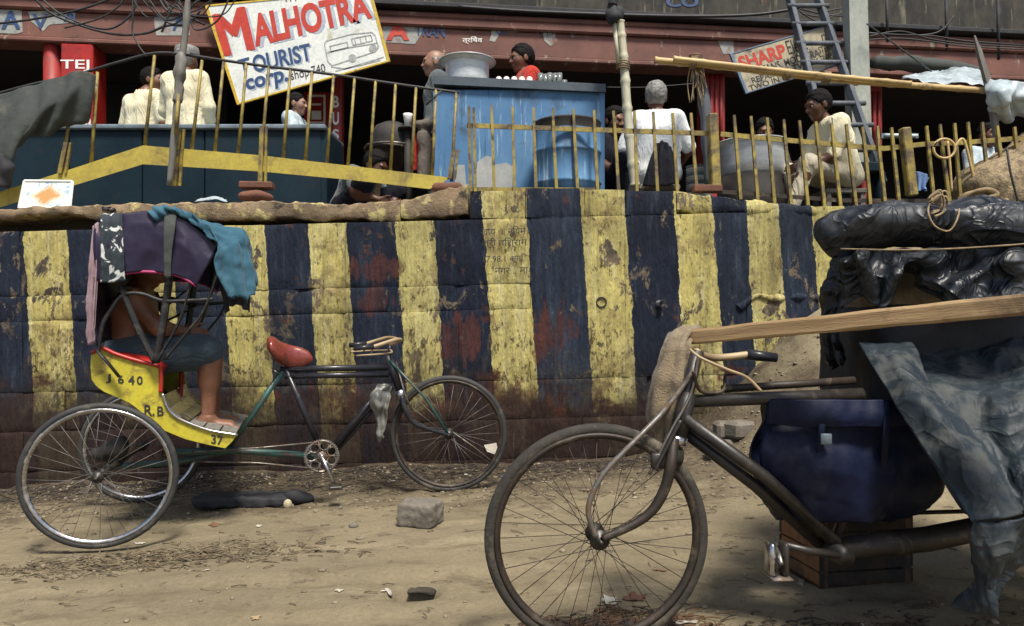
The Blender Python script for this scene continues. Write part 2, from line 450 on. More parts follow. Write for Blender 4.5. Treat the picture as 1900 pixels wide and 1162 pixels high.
M['soot'] = surf('sooty_iron', (.012, .011, .010), (.035, .03, .026), 8, .75, .1, .5, 40, .003)
M['counter'] = surf('dark_blue_counter_paint', (.005, .015, .024), (.009, .024, .035), 2.5, .55, 0, .2, 40, .002, dirt=((.02, .022, .024), .33, 4), spec=.2)
M['counter_top'] = surf('scuffed_grey_counter_top', (.20, .25, .28), (.11, .14, .165), 6, .45, .2, .2, 40, .002)
M['ceramic'] = surf('white_glazed_ceramic', (.75, .75, .72), (.65, .65, .62), 6, .25, 0, .1, 40, .001)
M['concrete_post'] = surf('pale_concrete_post', (.36, .38, .33), (.26, .28, .25), 4, .85, 0, .5, 50, .003, stretch=(1, 1, .5))
M['stone_pale'] = surf('pale_dressed_stone', (.17, .15, .12), (.105, .09, .072), 7, .9, 0, .8, 45, .006, dirt=((.08, .065, .05), .38, 8))
M['stone_brown'] = surf('red_brown_brick', (.16, .062, .035), (.10, .045, .028), 7, .9, 0, .8, 45, .006)
M['coping'] = None
M['mudrock'] = surf('dusty_pebble', (.26, .215, .15), (.13, .10, .07), 20, .95, 0, .6, 60, .004)
M['straw'] = surf('dry_straw', (.20, .155, .09), (.06, .045, .03), 24, .9, 0, .3, 60, .002)
M['paper'] = surf('torn_paper', (.46, .43, .36), (.30, .27, .21), 14, .9, 0, .3, 60, .002)
M['orange_peel'] = surf('dry_peel', (.17, .075, .04), (.08, .04, .025), 14, .8, 0, .4, 60, .002)
M['wire'] = surf('black_cable', (.012, .012, .013), (.03, .03, .03), 10, .6, 0, .1, 40, .001)
M['pipe'] = surf('grey_weep_pipe', (.5, .52, .52), (.3, .3, .3), 10, .35, .5, .1, 40, .001)
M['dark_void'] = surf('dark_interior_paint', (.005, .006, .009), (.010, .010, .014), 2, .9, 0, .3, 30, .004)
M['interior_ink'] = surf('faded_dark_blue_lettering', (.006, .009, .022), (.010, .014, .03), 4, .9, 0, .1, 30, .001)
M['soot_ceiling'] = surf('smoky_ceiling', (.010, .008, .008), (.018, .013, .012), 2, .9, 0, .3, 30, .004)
M['glass'] = surf('tea_glass', (.55, .60, .58), (.40, .46, .45), 14, .12, 0, 0, 40, .001)
M['glass'].node_tree.nodes['Principled BSDF'].inputs['Transmission Weight'].default_value = .75
M['tube_glass'] = surf('unlit_fluorescent_tube', (.62, .70, .70), (.55, .62, .62), 5, .3, 0, 0, 40, .001)
M['grey_paper'] = surf('grey_patch_paper', (.36, .37, .36), (.25, .27, .27), 5, .85, 0, .3, 40, .002)
M['blue_cloth'] = surf('bright_blue_cotton', (.12, .22, .45), (.2, .3, .5), 5, .9, 0, .3, 60, .003)
M['wood_orange'] = surf('orange_crate_wood', (.27, .12, .04), (.17, .075, .028), 6, .75, 0, .6, 40, .004, stretch=(5, 5, .6), dirt=((.04, .028, .018), .42, 5))
M['sack'] = surf('woven_reed_sack', (.34, .26, .15), (.13, .095, .06), 26, .95, 0, 1.0, 70, .012)

def plastic(name, c1, c2, dust, amt, rough=.33, ds=6.0, k=1.0, spec=.5):
    """thin sheeting: sharp crease lines, dull dusty areas"""
    g = G(name); o = g.obj(); d = g.n('VectorMath'); d.operation = 'ADD'
    nz = g.n('TexNoise'); nz.inputs['Scale'].default_value = 3.5; g.put(nz.inputs['Vector'], o); sc3 = g.n('VectorMath'); sc3.operation = 'SCALE'; sc3.inputs['Scale'].default_value = .16
    g.put(sc3.inputs[0], nz.outputs['Color']); g.put(d.inputs[0], o); g.put(d.inputs[1], sc3.outputs[0]); q = d.outputs[0]
    def ridge(vec, sc_, dist):
        n_ = g.math('ABSOLUTE', g.math('SUBTRACT', g.noise(vec, sc_, 2, .45, dist), .5)); return g.ramp(n_, [(0.0, 1.0), (.035, .45), (.16, 0.0)])
    r1 = ridge(g.mapv(q, (.55, 1, 1.3), (0, 0, 0), (.3, .2, .5)), 4.2, 1.2); r2 = ridge(g.mapv(q, (1.3, 1, .6), (3, 2, 1), (.1, .6, -.4)), 9, 1.5)
    fine = g.noise(o, 70, 4, .6); m = g.step(g.noise(o, ds, 7, .68, .4), 1 - amt - .1, 1 - amt + .08)
    col = g.mix(g.step(g.noise(o, 4, 4), .35, .65), c1, c2); col = g.mix(m, col, dust)
    nr = g.bump(r1, .75 * k, .030); nr = g.bump(r2, .45 * k, .012, nr); nr = g.bump(fine, .12, .002, nr)
    return g.out(col, g.math('ADD', rough, g.math('MULTIPLY', m, .35)), nr, Specular_IOR_Level=spec)
M['tarp_grey'] = plastic('dusty_grey_tarpaulin', (.012, .019, .025), (.024, .033, .040), (.066, .070, .066), .42, .55, 10, .38, .3)
M['plastic_black'] = plastic('black_polythene_sheet', (.005, .007, .011), (.011, .015, .021), (.045, .05, .056), .42, .44)
def paint_wall_material():
    """striped kerb paint on rough stone: old yellow and navy bands, red-brown skirting, wear, run-off stains"""
    g = G('striped_wall_paint'); p = g.pos(); X, Y, Z = g.xyz(p)
    wob = g.noise(p, 5, 5, .6); fine = g.noise(p, 45, 5, .65)
    u = g.math('ADD', X, g.math('MULTIPLY', g.math('SUBTRACT', Z, 1.62), .062))
    u = g.math('ADD', u, g.math('MULTIPLY', g.math('SUBTRACT', wob, .5), .06))
    u = g.math('ADD', u, g.math('MULTIPLY', g.math('SUBTRACT', fine, .5), .018))
    t = g.math('MULTIPLY', g.math('ADD', u, 5.0), .1)
    ed = [-140, -50, 35, 122, 205, 315, 403, 487, 568, 640, 735, 803, 893, 977, 1080, 1157, 1250, 1325, 1388, 1446, 1505, 1562, 1640, 1710, 1800, 1890, 1980]
    tone = [.1, .9, .25, .75, .1, .85, .3, .8, .2, .75, .12, 1.0, .0, .9, .42, .85, .05, .8, .25, .95, .3, .85, .1, .9, .2, .8, .1, .9]
    stops = [(0.0, .1)] + [(((e - 950) * 5.1 / F + 5) / 10, tone[(i + 1) % len(tone)]) for i, e in enumerate(ed)]
    tv = g.ramp(t, stops, 'CONSTANT'); yel_mask = g.math('GREATER_THAN', tv, .5); ndk = g.math('MULTIPLY', tv, 2.2, True); ylt = g.math('MULTIPLY', g.math('SUBTRACT', tv, .7), 3.3, True)
    st = g.mapv(p, (9, 3, 1.1)); streak = g.noise(st, 2.2, 6, .65)
    blot = g.noise(p, 2.3, 6, .62, .3); blot2 = g.noise(g.mapv(p, (1, 1, 1), (3.3, 1, 7)), 6, 7, .68)
    yellow = g.mix(g.step(blot, .36, .66), (.46, .395, .13), (.35, .295, .10))
    yellow = g.mix(g.math('MULTIPLY', ylt, .45), yellow, (.52, .47, .20))
    yellow = g.mix(g.step(streak, .5, .78), yellow, (.55, .51, .29))
    yellow = g.mix(g.step(g.noise(g.mapv(p, (1, 1, 1), (1, 8, 2)), 3.4, 7, .7), .53, .66), yellow, (.22, .165, .07))
    yellow = g.mix(g.step(g.noise(g.mapv(p, (1.6, 1, .9), (6, 3, 1)), 8.5, 7, .72), .58, .66), yellow, (.10, .068, .035))
    # flaking: short upright dark cracks, denser towards the street
    crk = g.noise(g.mapv(p, (2.3, 1, 1.0), (3, 9, 2)), 15, 6, .72, .35)
    dens = g.ramp(Z, [(.30, .085), (.62, .06), (1.0, .03), (1.0, .0)])
    crk = g.math('ADD', g.math('ADD', crk, dens), g.math('MULTIPLY', g.math('SUBTRACT', blot, .5), .22))
    yellow = g.mix(g.step(crk, .575, .64), yellow, g.mix(g.step(blot2, .42, .6), (.075, .06, .028), (.15, .11, .055)))
    navy = g.mix(g.step(blot, .38, .66), (.004, .006, .016), (.009, .015, .032))
    navy = g.mix(g.math('MULTIPLY', ndk, g.step(streak, .30, .66)), navy, (.026, .038, .062))
    navy = g.mix(g.step(streak, .56, .76), navy, (.038, .052, .074))
    navy = g.mix(g.step(blot2, .62, .70), navy, (.085, .035, .022))
    navy = g.mix(g.step(g.noise(g.mapv(p, (1, 1, 1), (9, 3, 4)), 9, 7, .7), .66, .72), navy, (.20, .22, .22))
    col = g.mix(yel_mask, navy, yellow)
    # flaked patches down to dirty plaster / older red coat
    flake = g.noise(g.mapv(p, (1.3, 1, .8), (2, 5, 1)), 4.2, 9, .74, .5)
    col = g.mix(g.step(flake, .572, .592), col, g.mix(g.step(blot2, .45, .58), (.16, .125, .085), (.06, .05, .042)))
    red = g.noise(g.mapv(p, (1.2, 1, 2.0), (7, 2, 3)), 1.9, 7, .66)
    zlow = g.ramp(g.math('ADD', Z, g.math('MULTIPLY', g.math('SUBTRACT', wob, .5), .5)), [(.0, 1.0), (.62, .55), (.80, .18), (1.0, .10)])
    col = g.mix(g.step(g.math('ADD', red, g.math('MULTIPLY', zlow, .30)), .70, .78), col, g.mix(g.step(blot2, .4, .65), (.10, .028, .017), (.05, .018, .013)))
    def ell(px, py, rx, ry):
        a = g.math('DIVIDE', g.math('SUBTRACT', X, (px - 950) * 5.1 / F), rx * 5.1 / F); b = g.math('DIVIDE', g.math('SUBTRACT', Z, H - (py - YH) * 5.1 / F), ry * 5.1 / F)
        r = g.math('ADD', g.math('MULTIPLY', a, a), g.math('MULTIPLY', b, b)); r = g.math('ADD', r, g.math('ADD', g.math('MULTIPLY', g.math('SUBTRACT', flake, .5), 5.0), g.math('MULTIPLY', g.math('SUBTRACT', streak, .5), 4.0)))
        return g.ramp(r, [(.26, .62), (.60, 0.0)])
    for e_ in ((690, 500, 62, 26), (700, 560, 40, 34), (850, 625, 48, 52), (1028, 620, 46, 66), (940, 745, 130, 34), (600, 740, 90, 30), (200, 690, 50, 40)):
        col = g.mix(ell(*e_), col, g.mix(g.step(streak, .4, .62), (.10, .030, .018), (.05, .019, .015)))
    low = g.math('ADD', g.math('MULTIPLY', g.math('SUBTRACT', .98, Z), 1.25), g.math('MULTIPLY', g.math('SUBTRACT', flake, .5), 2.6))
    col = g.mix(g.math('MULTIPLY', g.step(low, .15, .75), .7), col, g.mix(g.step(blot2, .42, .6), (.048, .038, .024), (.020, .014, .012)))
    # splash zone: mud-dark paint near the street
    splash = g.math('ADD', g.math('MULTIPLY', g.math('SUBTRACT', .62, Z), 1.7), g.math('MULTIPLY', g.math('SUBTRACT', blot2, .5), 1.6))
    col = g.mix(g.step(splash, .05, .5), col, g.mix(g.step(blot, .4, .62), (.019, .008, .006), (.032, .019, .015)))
    lowf = g.noise(g.mapv(p, (1.1, 1, .8), (12, 4, 2)), 1.5, 5, .6)
    col = g.mix(g.math('MULTIPLY', g.step(lowf, .48, .72), .55), col, g.mix(yel_mask, (.006, .009, .016), (.060, .050, .030)))
    col = g.mix(g.math('MULTIPLY', g.step(g.noise(g.mapv(p, (6, 2, .8), (1, 4, 9)), 2.4, 6, .7), .62, .74), .45), col, g.mix(yel_mask, (.075, .095, .12), (.34, .32, .22)))
    # run-off stains from the top, grime
    run = g.noise(g.mapv(p, (5, 2, .5), (4, 0, 0)), 1.7, 6, .6)
    col = g.mix(g.math('MULTIPLY', g.step(run, .52, .76), .55), col, g.mix(yel_mask, (.007, .010, .018), (.055, .046, .028)))
    col = g.mix(.55, col, g.mix(g.step(fine, .3, .68), (.55, .53, .5), (1.3, 1.3, 1.28)), 'MULTIPLY')
    brush = g.noise(g.mapv(p, (26, 2, 1.3), (5, 1, 3)), 1.6, 5, .6)
    col = g.mix(.6, col, g.mix(g.step(brush, .32, .68), (.62, .62, .64), (1.28, 1.26, 1.2)), 'MULTIPLY')
    rel = g.noise(g.mapv(p, (1.8, 1, .45)), 22, 7, .62)
    rel2 = g.noise(g.mapv(p, (1.3, 1, .4), (1, 2, 3)), 60, 4, .7)
    nr = g.bump(rel, .75, .022); nr = g.bump(rel2, .4, .006, nr); nr = g.bump(flake, .3, .02, nr)
    return g.out(col, g.math('ADD', .62, g.math('MULTIPLY', fine, .25)), nr, Specular_IOR_Level=.22)
M['wall'] = paint_wall_material()

def ground_material():
    g = G('trodden_dirt'); p = g.pos(); X, Y, Z = g.xyz(p)
    big = g.noise(p, .9, 5, .6); mid = g.noise(g.mapv(p, (1, 1.6, 1)), 3.4, 7, .66, .5); fine = g.noise(p, 55, 6, .7)
    col = g.mix(g.step(big, .35, .65), (.205, .170, .108), (.155, .128, .082))
    col = g.mix(g.step(mid, .52, .68), col, (.12, .094, .06))
    col = g.mix(g.step(g.noise(g.mapv(p, (1, 1.5, 1), (5, 5, 5)), 5.2, 7, .7), .60, .67), col, (.07, .055, .038))
    col = g.mix(g.step(g.noise(g.mapv(p, (.7, 2.4, 1), (9, 1, 5)), 2.3, 6, .65), .56, .70), col, (.232, .195, .126))
    # dirt colour grows darker towards the wall foot
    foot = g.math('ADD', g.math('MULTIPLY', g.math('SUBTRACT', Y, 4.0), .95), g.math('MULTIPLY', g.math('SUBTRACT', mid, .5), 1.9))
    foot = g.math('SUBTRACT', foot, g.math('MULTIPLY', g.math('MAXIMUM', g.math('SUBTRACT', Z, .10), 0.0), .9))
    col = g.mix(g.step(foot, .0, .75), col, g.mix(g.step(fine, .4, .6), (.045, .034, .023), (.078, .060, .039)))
    col = g.mix(.45, col, g.mix(g.step(fine, .32, .68), (.62, .6, .58), (1.25, 1.25, 1.22)), 'MULTIPLY')
    grit = g.voro(p, 70)
    col = g.mix(g.ramp(g.noise(p, 110, 2, .5), [(.66, 0.0), (.70, .6)]), col, (.06, .05, .04))
    nr = g.bump(mid, .5, .03); nr = g.bump(fine, .45, .008, nr); nr = g.bump(grit, .12, .004, nr)
    return g.out(col, .95, nr, Specular_IOR_Level=.2)
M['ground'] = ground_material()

def stall_material():
    g = G('streaked_blue_stall_paint'); o = g.obj(); p = g.pos(); X, Y, Z = g.xyz(o)
    base = g.mix(g.step(g.noise(o, 2.2, 5, .6), .35, .65), (.06, .155, .30), (.095, .21, .36))
    st = g.noise(g.mapv(o, (16, 3, 1.0)), 1.6, 6, .7)
    base = g.mix(g.step(st, .58, .70), base, (.40, .51, .57))
    base = g.mix(g.step(g.noise(g.mapv(o, (22, 3, .9), (4, 1, 2)), 1.5, 6, .7), .60, .70), base, (.022, .04, .065))
    base = g.mix(g.step(g.noise(g.mapv(o, (1, 1, 1), (2, 1, 5)), 3, 7, .7), .54, .70), base, (.045, .07, .10))
    nr = g.bump(st, .25, .006)
    return g.out(base, .68, nr, Specular_IOR_Level=.3)
M['blue_stall'] = stall_material()

def fascia_material():
    g = G('peeling_red_fascia'); p = g.pos()
    a = g.noise(p, 2.0, 6, .65); b = g.noise(g.mapv(p, (2, 1, 1), (3, 1, 6)), 3.4, 8, .72)
    col = g.mix(g.step(a, .38, .62), (.175, .072, .052), (.115, .048, .037))
    col = g.mix(g.step(b, .60, .64), col, (.27, .235, .18))
    col = g.mix(g.step(g.noise(g.mapv(p, (1, 1, 1), (8, 8, 1)), 5, 7, .7), .60, .70), col, (.05, .03, .025))
    nr = g.bump(b, .3, .01)
    return g.out(col, .75, nr)
M['fascia'] = fascia_material()

def grime_wall_material():
    g = G('grimy_upper_wall'); p = g.pos()
    a = g.noise(g.mapv(p, (1, 1, .7)), 2.6, 7, .68); st = g.noise(g.mapv(p, (7, 3, .7)), 2, 6, .68)
    col = g.mix(g.step(a, .4, .62), (.014, .013, .012), (.05, .046, .034))
    col = g.mix(g.step(st, .58, .7), col, (.17, .16, .11))
    col = g.mix(g.step(g.noise(g.mapv(p, (1, 1, 1), (4, 3, 1)), 3, 7, .7), .6, .7), col, (.12, .04, .03))
    return g.out(col, .85, g.bump(a, .4, .02))
M['upper_wall'] = grime_wall_material()

def coping_material():
    g = G('crumbling_coping'); p = g.pos()
    a = g.noise(p, 3.5, 7, .68); b = g.noise(g.mapv(p, (1, 1, 1), (5, 1, 1)), 8, 7, .7)
    col = g.mix(g.step(a, .36, .64), (.25, .18, .11), (.17, .128, .085))
    col = g.mix(g.step(b, .54, .62), col, (.46, .39, .17))
    col = g.mix(g.step(g.noise(g.mapv(p, (1, 1, 1), (2, 7, 1)), 6, 7, .72), .58, .66), col, (.055, .045, .036))
    nr = g.bump(b, .8, .03); nr = g.bump(g.noise(p, 50, 5, .7), .5, .008, nr)
    return g.out(col, .92, nr, Specular_IOR_Level=.2)
M['coping'] = coping_material()

def hood_rag_material():
    g = G('black_and_white_printed_rag'); o = g.obj()
    w = g.noise(g.mapv(o, (1.6, 1, 1)), 13, 3, .5, .8)
    col = g.mix(g.step(w, .555, .575), (.018, .026, .034), (.52, .54, .52))
    return g.out(col, .85, g.bump(g.noise(o, 60, 4), .3, .003))
M['printed_rag'] = hood_rag_material()

def picture_material():
    g = G('faded_printed_picture'); o = g.obj(); X, Y, Z = g.xyz(o)
    r = g.math('ADD', g.math('MULTIPLY', g.math('ABSOLUTE', X), 7.0), g.math('MULTIPLY', g.math('ABSOLUTE', g.math('SUBTRACT', Z, .09)), 9.0))
    r = g.math('ADD', r, g.math('MULTIPLY', g.noise(o, 18, 5, .7), .9))
    col = g.mix(g.step(g.noise(o, 26, 5, .7), .5, .62), (.66, .66, .58), (.20, .33, .42))
    r = g.math('MULTIPLY', r, .55)
    col = g.mix(g.ramp(r, [(.50, 1.0), (.80, 0.0)]), col, (.42, .22, .07))
    return g.out(col, .6)
M['picture'] = picture_material()
# ---------------------------------------------------------------- ground
def sm(x, a, b):
    t = min(max((x - a) / (b - a), 0), 1); return t * t * (3 - 2 * t)

def gz(x, y):
    z = .030 + .036 * min(x - .3, 0) - .05 * max(0, -2.4 - x)
    z += 1.12 * math.exp(-((x - 2.35) / .85) ** 2 - ((y - 5.2) / .95) ** 2)         # heap of earth against the wall
    z += .06 * math.exp(-((y - 5.15) / .35) ** 2) * (.6 + .8 * mn.noise(Vector((x * 1.7, 3, 1))))
    if y < 8:
        z += .018 * mn.noise(Vector((x * 1.3, y * 1.6, 0))) + .010 * mn.noise(Vector((x * 4.1, y * 4.7, 2)))
        k = sm(y, 3.3, 4.7)
        n = mn.noise(Vector((x * 11, y * 12, 5)))
        z += (.004 + .012 * k) * n + .006 * k * mn.noise(Vector((x * 29, y * 31, 8)))
        # scuffed litter ridge by the near rickshaw wheel
        q = math.exp(-((x + 1.75) / .55) ** 2 - ((y - 3.30 - .12 * (x + 1.75)) / .12) ** 2)
        z += q * .030 * (.5 + abs(mn.noise(Vector((x * 14, y * 22, 3)))) * 1.6)
    if y < 8:
        for yc, dp, wd in ((3.02, .016, .055), (2.62, .012, .05), (3.42, .010, .06)):
            yy = yc + .06 * x + .05 * mn.noise(Vector((x * .8, yc, 0)))
            z -= dp * math.exp(-((y - yy) / wd) ** 2) - dp * .5 * math.exp(-((y - yy - 1.8 * wd) / wd) ** 2)
        z -= .012 * max(0, mn.noise(Vector((x * 6.3, y * 6.9, 11))) - .25)
    # small hole with a dark edge in the trodden dirt
    z -= .16 * math.exp(-((x + .385) / .075) ** 4 - ((y - 2.83) / .06) ** 4)
    return z

def axis_steps(lo, hi, d, far):
    a = list(np.arange(lo, hi + d / 2, d)); s = d; x = lo
    pre = []
    while x > far[0]: s *= 1.6; x -= s; pre.append(x)
    s = d; x = hi; post = []
    while x < far[1]: s *= 1.6; x += s; post.append(x)
    return pre[::-1] + a + post
gxs = axis_steps(-4.4, 4.4, .032, (-60, 60)); gys = axis_steps(1.5, 5.3, .030, (-40, 40))
gv = [(x, y, gz(x, y)) for y in gys for x in gxs]; nx = len(gxs)
gf = [(j * nx + i, j * nx + i + 1, (j + 1) * nx + i + 1, (j + 1) * nx + i) for j in range(len(gys) - 1) for i in range(nx - 1)]
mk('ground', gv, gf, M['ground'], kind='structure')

# ---------------------------------------------------------------- striped retaining wall
WY = 5.10
wall = thing('retaining_wall', 'rough stone retaining wall painted in upright yellow and navy stripes', 'wall', (0, WY, 0))
def wpx(px): return (px - 950) * WY / F
def crs(z0, x): return z0 + .026 * (x + 1)
rows = [(-.45, .05), (.05, .333), (.333, .613), (.613, 1.118), (1.118, 1.298), (1.298, 1.762)]
fixed = {5: [35, 230, 485, 640, 740, 985], 4: [35, 240, 400, 720, 985], 3: [40, 255, 470, 640, 850, 985],
         2: [120, 330, 590, 700, 985, 1200], 1: [43, 300, 560, 830, 1080, 1330], 0: [150, 500, 860, 1200]}
def wall_block(x0, x1, z0, z1, gap, amp, seed, lvl=True, depth=.3):
    w = x1 - x0; h = z1 - z0
    ub = [0, .010] + list(np.linspace(.05, w - .05, max(3, int(w / .09)))) + [w - .010, w]; wb = [0, .010] + list(np.linspace(.04, h - .04, max(2, int(h / .09)))) + [h - .010, h]
    nu = len(ub) - 1; nw = len(wb) - 1; v = []; off = .010 * mn.noise(Vector((seed, 1, 0)))
    for j in range(nw + 1):
        for i in range(nu + 1):
            a = ub[i] / w; b = wb[j] / h
            x = x0 + gap + (w - 2 * gap) * a
            za = crs(z0, x) if lvl else z0; zb = crs(z1, x) if lvl else z1
            z = za + gap + (zb - za - 2 * gap) * b
            e = min(i, nu - i, j, nw - j)
            q = Vector((x * 5, z * 5, seed))
            y = WY + off + amp * mn.noise(q) + amp * .6 * mn.noise(q * 2.7)
            chip = mn.noise(Vector((x * 7, z * 7, seed + 9)))
            if e == 0: y += (.002 if x0 > wpx(480) else .004) + max(0, chip) * .02
            elif e == 1: y += max(0, chip - .1) * .035
            if e == 0:
                x += .005 * mn.noise(q * 3); z += .005 * mn.noise(q * 3.3)
            v.append((x, y, z))
    n = len(v); row = nu + 1
    f = [[j * row + i, j * row + i + 1, (j + 1) * row + i + 1, (j + 1) * row + i] for j in range(nw) for i in range(nu)]
    ring = [i for i in range(row)] + [j * row + nu for j in range(1, nw + 1)] + [nw * row + i for i in range(nu - 1, -1, -1)] + [j * row for j in range(nw - 1, 0, -1)]
    bk = [(v[i][0], WY + depth, v[i][2]) for i in ring]; v += bk; m = len(ring)
    f += [[ring[k], n + k, n + (k + 1) % m, ring[(k + 1) % m]] for k in range(m)]
    return autosmooth(mk('stone_block', v, f, M['wall'], wall), 40)
sd = 0
for r, (z0, z1) in enumerate(rows):
    xs = [-6.2, -5.1, -4.3] + [wpx(p) for p in fixed[r]] + [3.0, 3.9, 4.9, 6.2]
    xs = sorted(set([round(x, 3) for x in xs]))
    for a, b in zip(xs[:-1], xs[1:]):
        sd += 1
        if r >= 3 and a >= wpx(984): continue
        tight = a > wpx(960)
        wall_block(a, b, z0, z1, .0004 if tight else .0012, .006 if tight else .009, sd * 1.37)
# plastered panels on the right: no courses show there
for a, b in ((985, 1160), (1160, 1386), (1386, 1620), (1620, 1800), (1800, 2250)):
    sd += 1
    wall_block(wpx(a), wpx(b), .613, 1.79 if a > 1250 else 1.762, .0005, .010, sd * 1.37)
# raised top course under the iron fence
tops = [(872, 975, 1.985), (975, 1085, 2.005), (1085, 1160, 1.995), (1160, 1255, 1.985)]
for a, b, zt in tops:
    sd += 1
    wall_block(wpx(a), wpx(b), crs(1.762, wpx(a)) + .004, zt, .002, .008, sd * 1.37, lvl=False)
core = MB()
core.box((0, WY + .175, .61), 12.6, .27, 2.0)
core.build('wall_core', M['coping'], wall, smooth=False)
# coping: broken slabs on the left, rounded crumbling mortar on the right
def slab(pts_top, pts_bot, y0=WY + .004, y1=WY + .55, seed=0, name='coping_stone', mat=None):
    n = max(20, int(abs(pts_top[-1][0] - pts_top[0][0]) / 5)); v = []
    xt = [p[0] for p in pts_top]; yt = [p[1] for p in pts_top]; xb = [p[0] for p in pts_bot]; yb = [p[1] for p in pts_bot]
    us = np.linspace(0, 1, n)
    depths = [0, .012, .05, .2, y1 - y0]
    for iu, u in enumerate(us):
        px = xt[0] + (xt[-1] - xt[0]) * u
        zt = H - (np.interp(px, xt, yt) - YH) * WY / F; zb = H - (np.interp(px, xb, yb) - YH) * WY / F
        x = wpx(px)
        ring = [(x, y0 + .010, zb), (x, y0, zb + .012), (x, y0 - .002, (zt + zb) / 2), (x, y0 + .004, zt - .012), (x, y0 + .03, zt), (x, y0 + .25, zt + .004), (x, y1, zt), (x, y1, zb)]
        for k, q in enumerate(ring):
            q = Vector(q)
            if k < 6: q += Vector((.0, .014 * mn.noise(q * 5 + Vector((seed, 0, 0))) + .012 * mn.noise(q * 17), .018 * mn.noise(q * 8 + Vector((0, seed, 0))) + .012 * mn.noise(q * 21)))
            v.append(q)
    m = 8
    f = [[i * m + k, (i + 1) * m + k, (i + 1) * m + (k + 1) % m, i * m + (k + 1) % m] for i in range(n - 1) for k in range(m)]
    f += [list(range(m)), list(range((n - 1) * m, n * m))[::-1]]
    return autosmooth(mk(name, v, f, mat or M['coping'], wall), 50)
slab([(-260, 388), (0, 388), (36, 385), (150, 380), (240, 377)], [(-260, 410), (36, 406), (90, 396), (240, 408)], seed=1)
slab([(241, 377), (380, 374), (500, 373), (600, 376), (640, 378), (700, 372), (742, 371)], [(241, 408), (500, 406), (640, 406), (742, 410)], seed=3)
slab([(743, 371), (775, 362), (800, 357), (830, 347), (868, 342)], [(743, 406), (800, 402), (868, 396)], seed=7)
slab([(1256, 353), (1300, 359), (1350, 367), (1380, 371)], [(1256, 396), (1380, 394)], seed=9, mat=M['wall'])
slab([(1381, 371), (1450, 376), (1520, 384), (1580, 388)], [(1381, 396), (1580, 402)], seed=11, mat=M['wall'])
slab([(1581, 388), (1750, 392), (1900, 392), (2060, 392)], [(1581, 402), (2060, 402)], seed=13, mat=M['wall'])
mb = MB()
mb.tube([P(1212, 564, WY + .08), P(1228, 563, WY - .05)], .022, 12, cap=False); mb.tube([P(1212, 564, WY + .08), P(1228, 563, WY - .052)], .017, 12, cap=False)
mb.build('weep_pipe', M['pipe'], wall)
mb = MB(); mb.lathe(P(1116, 561, WY - .003), [(.032, .012), (.040, .0), (.034, -.008), (.022, .03), (.0, .035)], 14, (0, 1, 0))
mb.build('weep_hole', M['rag_dark'], wall)
# broken ledge low on the right, and the stencilled writing
mb = MB(); mb.tube(smooth_path([P(1370, 572, WY + .012), P(1400, 549, WY + .008), P(1440, 553, WY + .008), P(1490, 551, WY + .008), P(1560, 552, WY + .008), P(1680, 556, WY + .008)], 10), .026, 10, rough=.022, rs=13)
mb.build('broken_ledge', M['wall'], wall)
def wq(x0, y0, x1, y1, dy=0.0, Y=WY - .022): return [P(x0, y0, Y), P(x1, y0 + dy, Y), P(x1, y1 + dy, Y), P(x0, y1, Y)]
for body, (x0, y0, x1, y1) in (('खाय  ॥ नियम', (892, 421, 975, 437)), ('श्री विश्राम', (895, 442, 978, 462)), ('17.98.1 अगि', (897, 472, 978, 487)), ('... नगर .. मा', (902, 498, 980, 510))):
    lettering(body, wq(x0, y0, x1, y1, -2), M['black_ink'], wall, bold=.004)

# ---------------------------------------------------------------- terrace behind the wall
TZ = 1.90
M['dark_paving'] = surf('trodden_dark_paving', (.09, .075, .06), (.055, .047, .04), 3, .9, 0, .4, 40, .006)
mb = MB(); mb.box((0, 5.45 + 4.0, TZ - .15), 60, 8.0, .3)
mb.build('terrace_pavement', M['dark_paving'], smooth=False, kind='structure')

# ---------------------------------------------------------------- arcade building
BF = Fr(-5.72, 8.0, TZ, math.radians(6.3))
bld = thing('arcade_building', 'grimy old arcade building with peeling red fascia above dark shop fronts', 'building', BF.o, BF.yaw)
def bbox(name, x0, x1, l0, l1, z0, z1, mat, parent=bld, **kw):
    mb = MB(); mb.box(BF.W((x0 + x1) / 2, (l0 + l1) / 2, 0) + Vector((0, 0, (z0 + z1) / 2 - BF.o.z)), x1 - x0, l1 - l0, z1 - z0, BF.yaw, bev=kw.pop('bev', 0))
    return mb.build(name, mat, parent, smooth=False, **kw)
zb = H + (590 - 66) * 8.0 / F
bbox('fascia', -8, 22, .0, .35, zb, zb + .295, M['fascia'], bev=.01)
bbox('fascia_lip', -8, 22, -.03, .30, zb - .055, zb - .002, M['fascia'], bev=.012)
bbox('cornice', -8, 22, -.05, .35, zb + .297, zb + .40, M['fascia'], bev=.02)
bbox('cornice', -8, 22, -.03, .35, zb + .402, zb + .48, M['fascia'], bev=.02)
bbox('upper_wall', -8, 22, .05, .45, zb + .482, zb + 4.5, M['upper_wall'])
bbox('cable_tray', -8, 22, -.13, .045, zb + .50, zb + .56, M['rag_dark'], bev=.01)
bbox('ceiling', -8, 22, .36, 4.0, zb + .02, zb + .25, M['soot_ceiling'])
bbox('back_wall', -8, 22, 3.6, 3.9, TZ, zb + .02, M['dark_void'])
bbox('end_wall', -8.3, -8, .0, 4.0, TZ, zb + 4.5, M['upper_wall'])
bbox('end_wall', 22, 22.3, .0, 4.0, TZ, zb + 4.5, M['upper_wall'])
bbox('roof', -8, 22, .05, 4.0, zb + 4.502, zb + 4.7, M['upper_wall'])
def bl(px, lat=0.0):
    q = BF.pt(px, 300, lat) - BF.o; return q.dot(BF.fx)
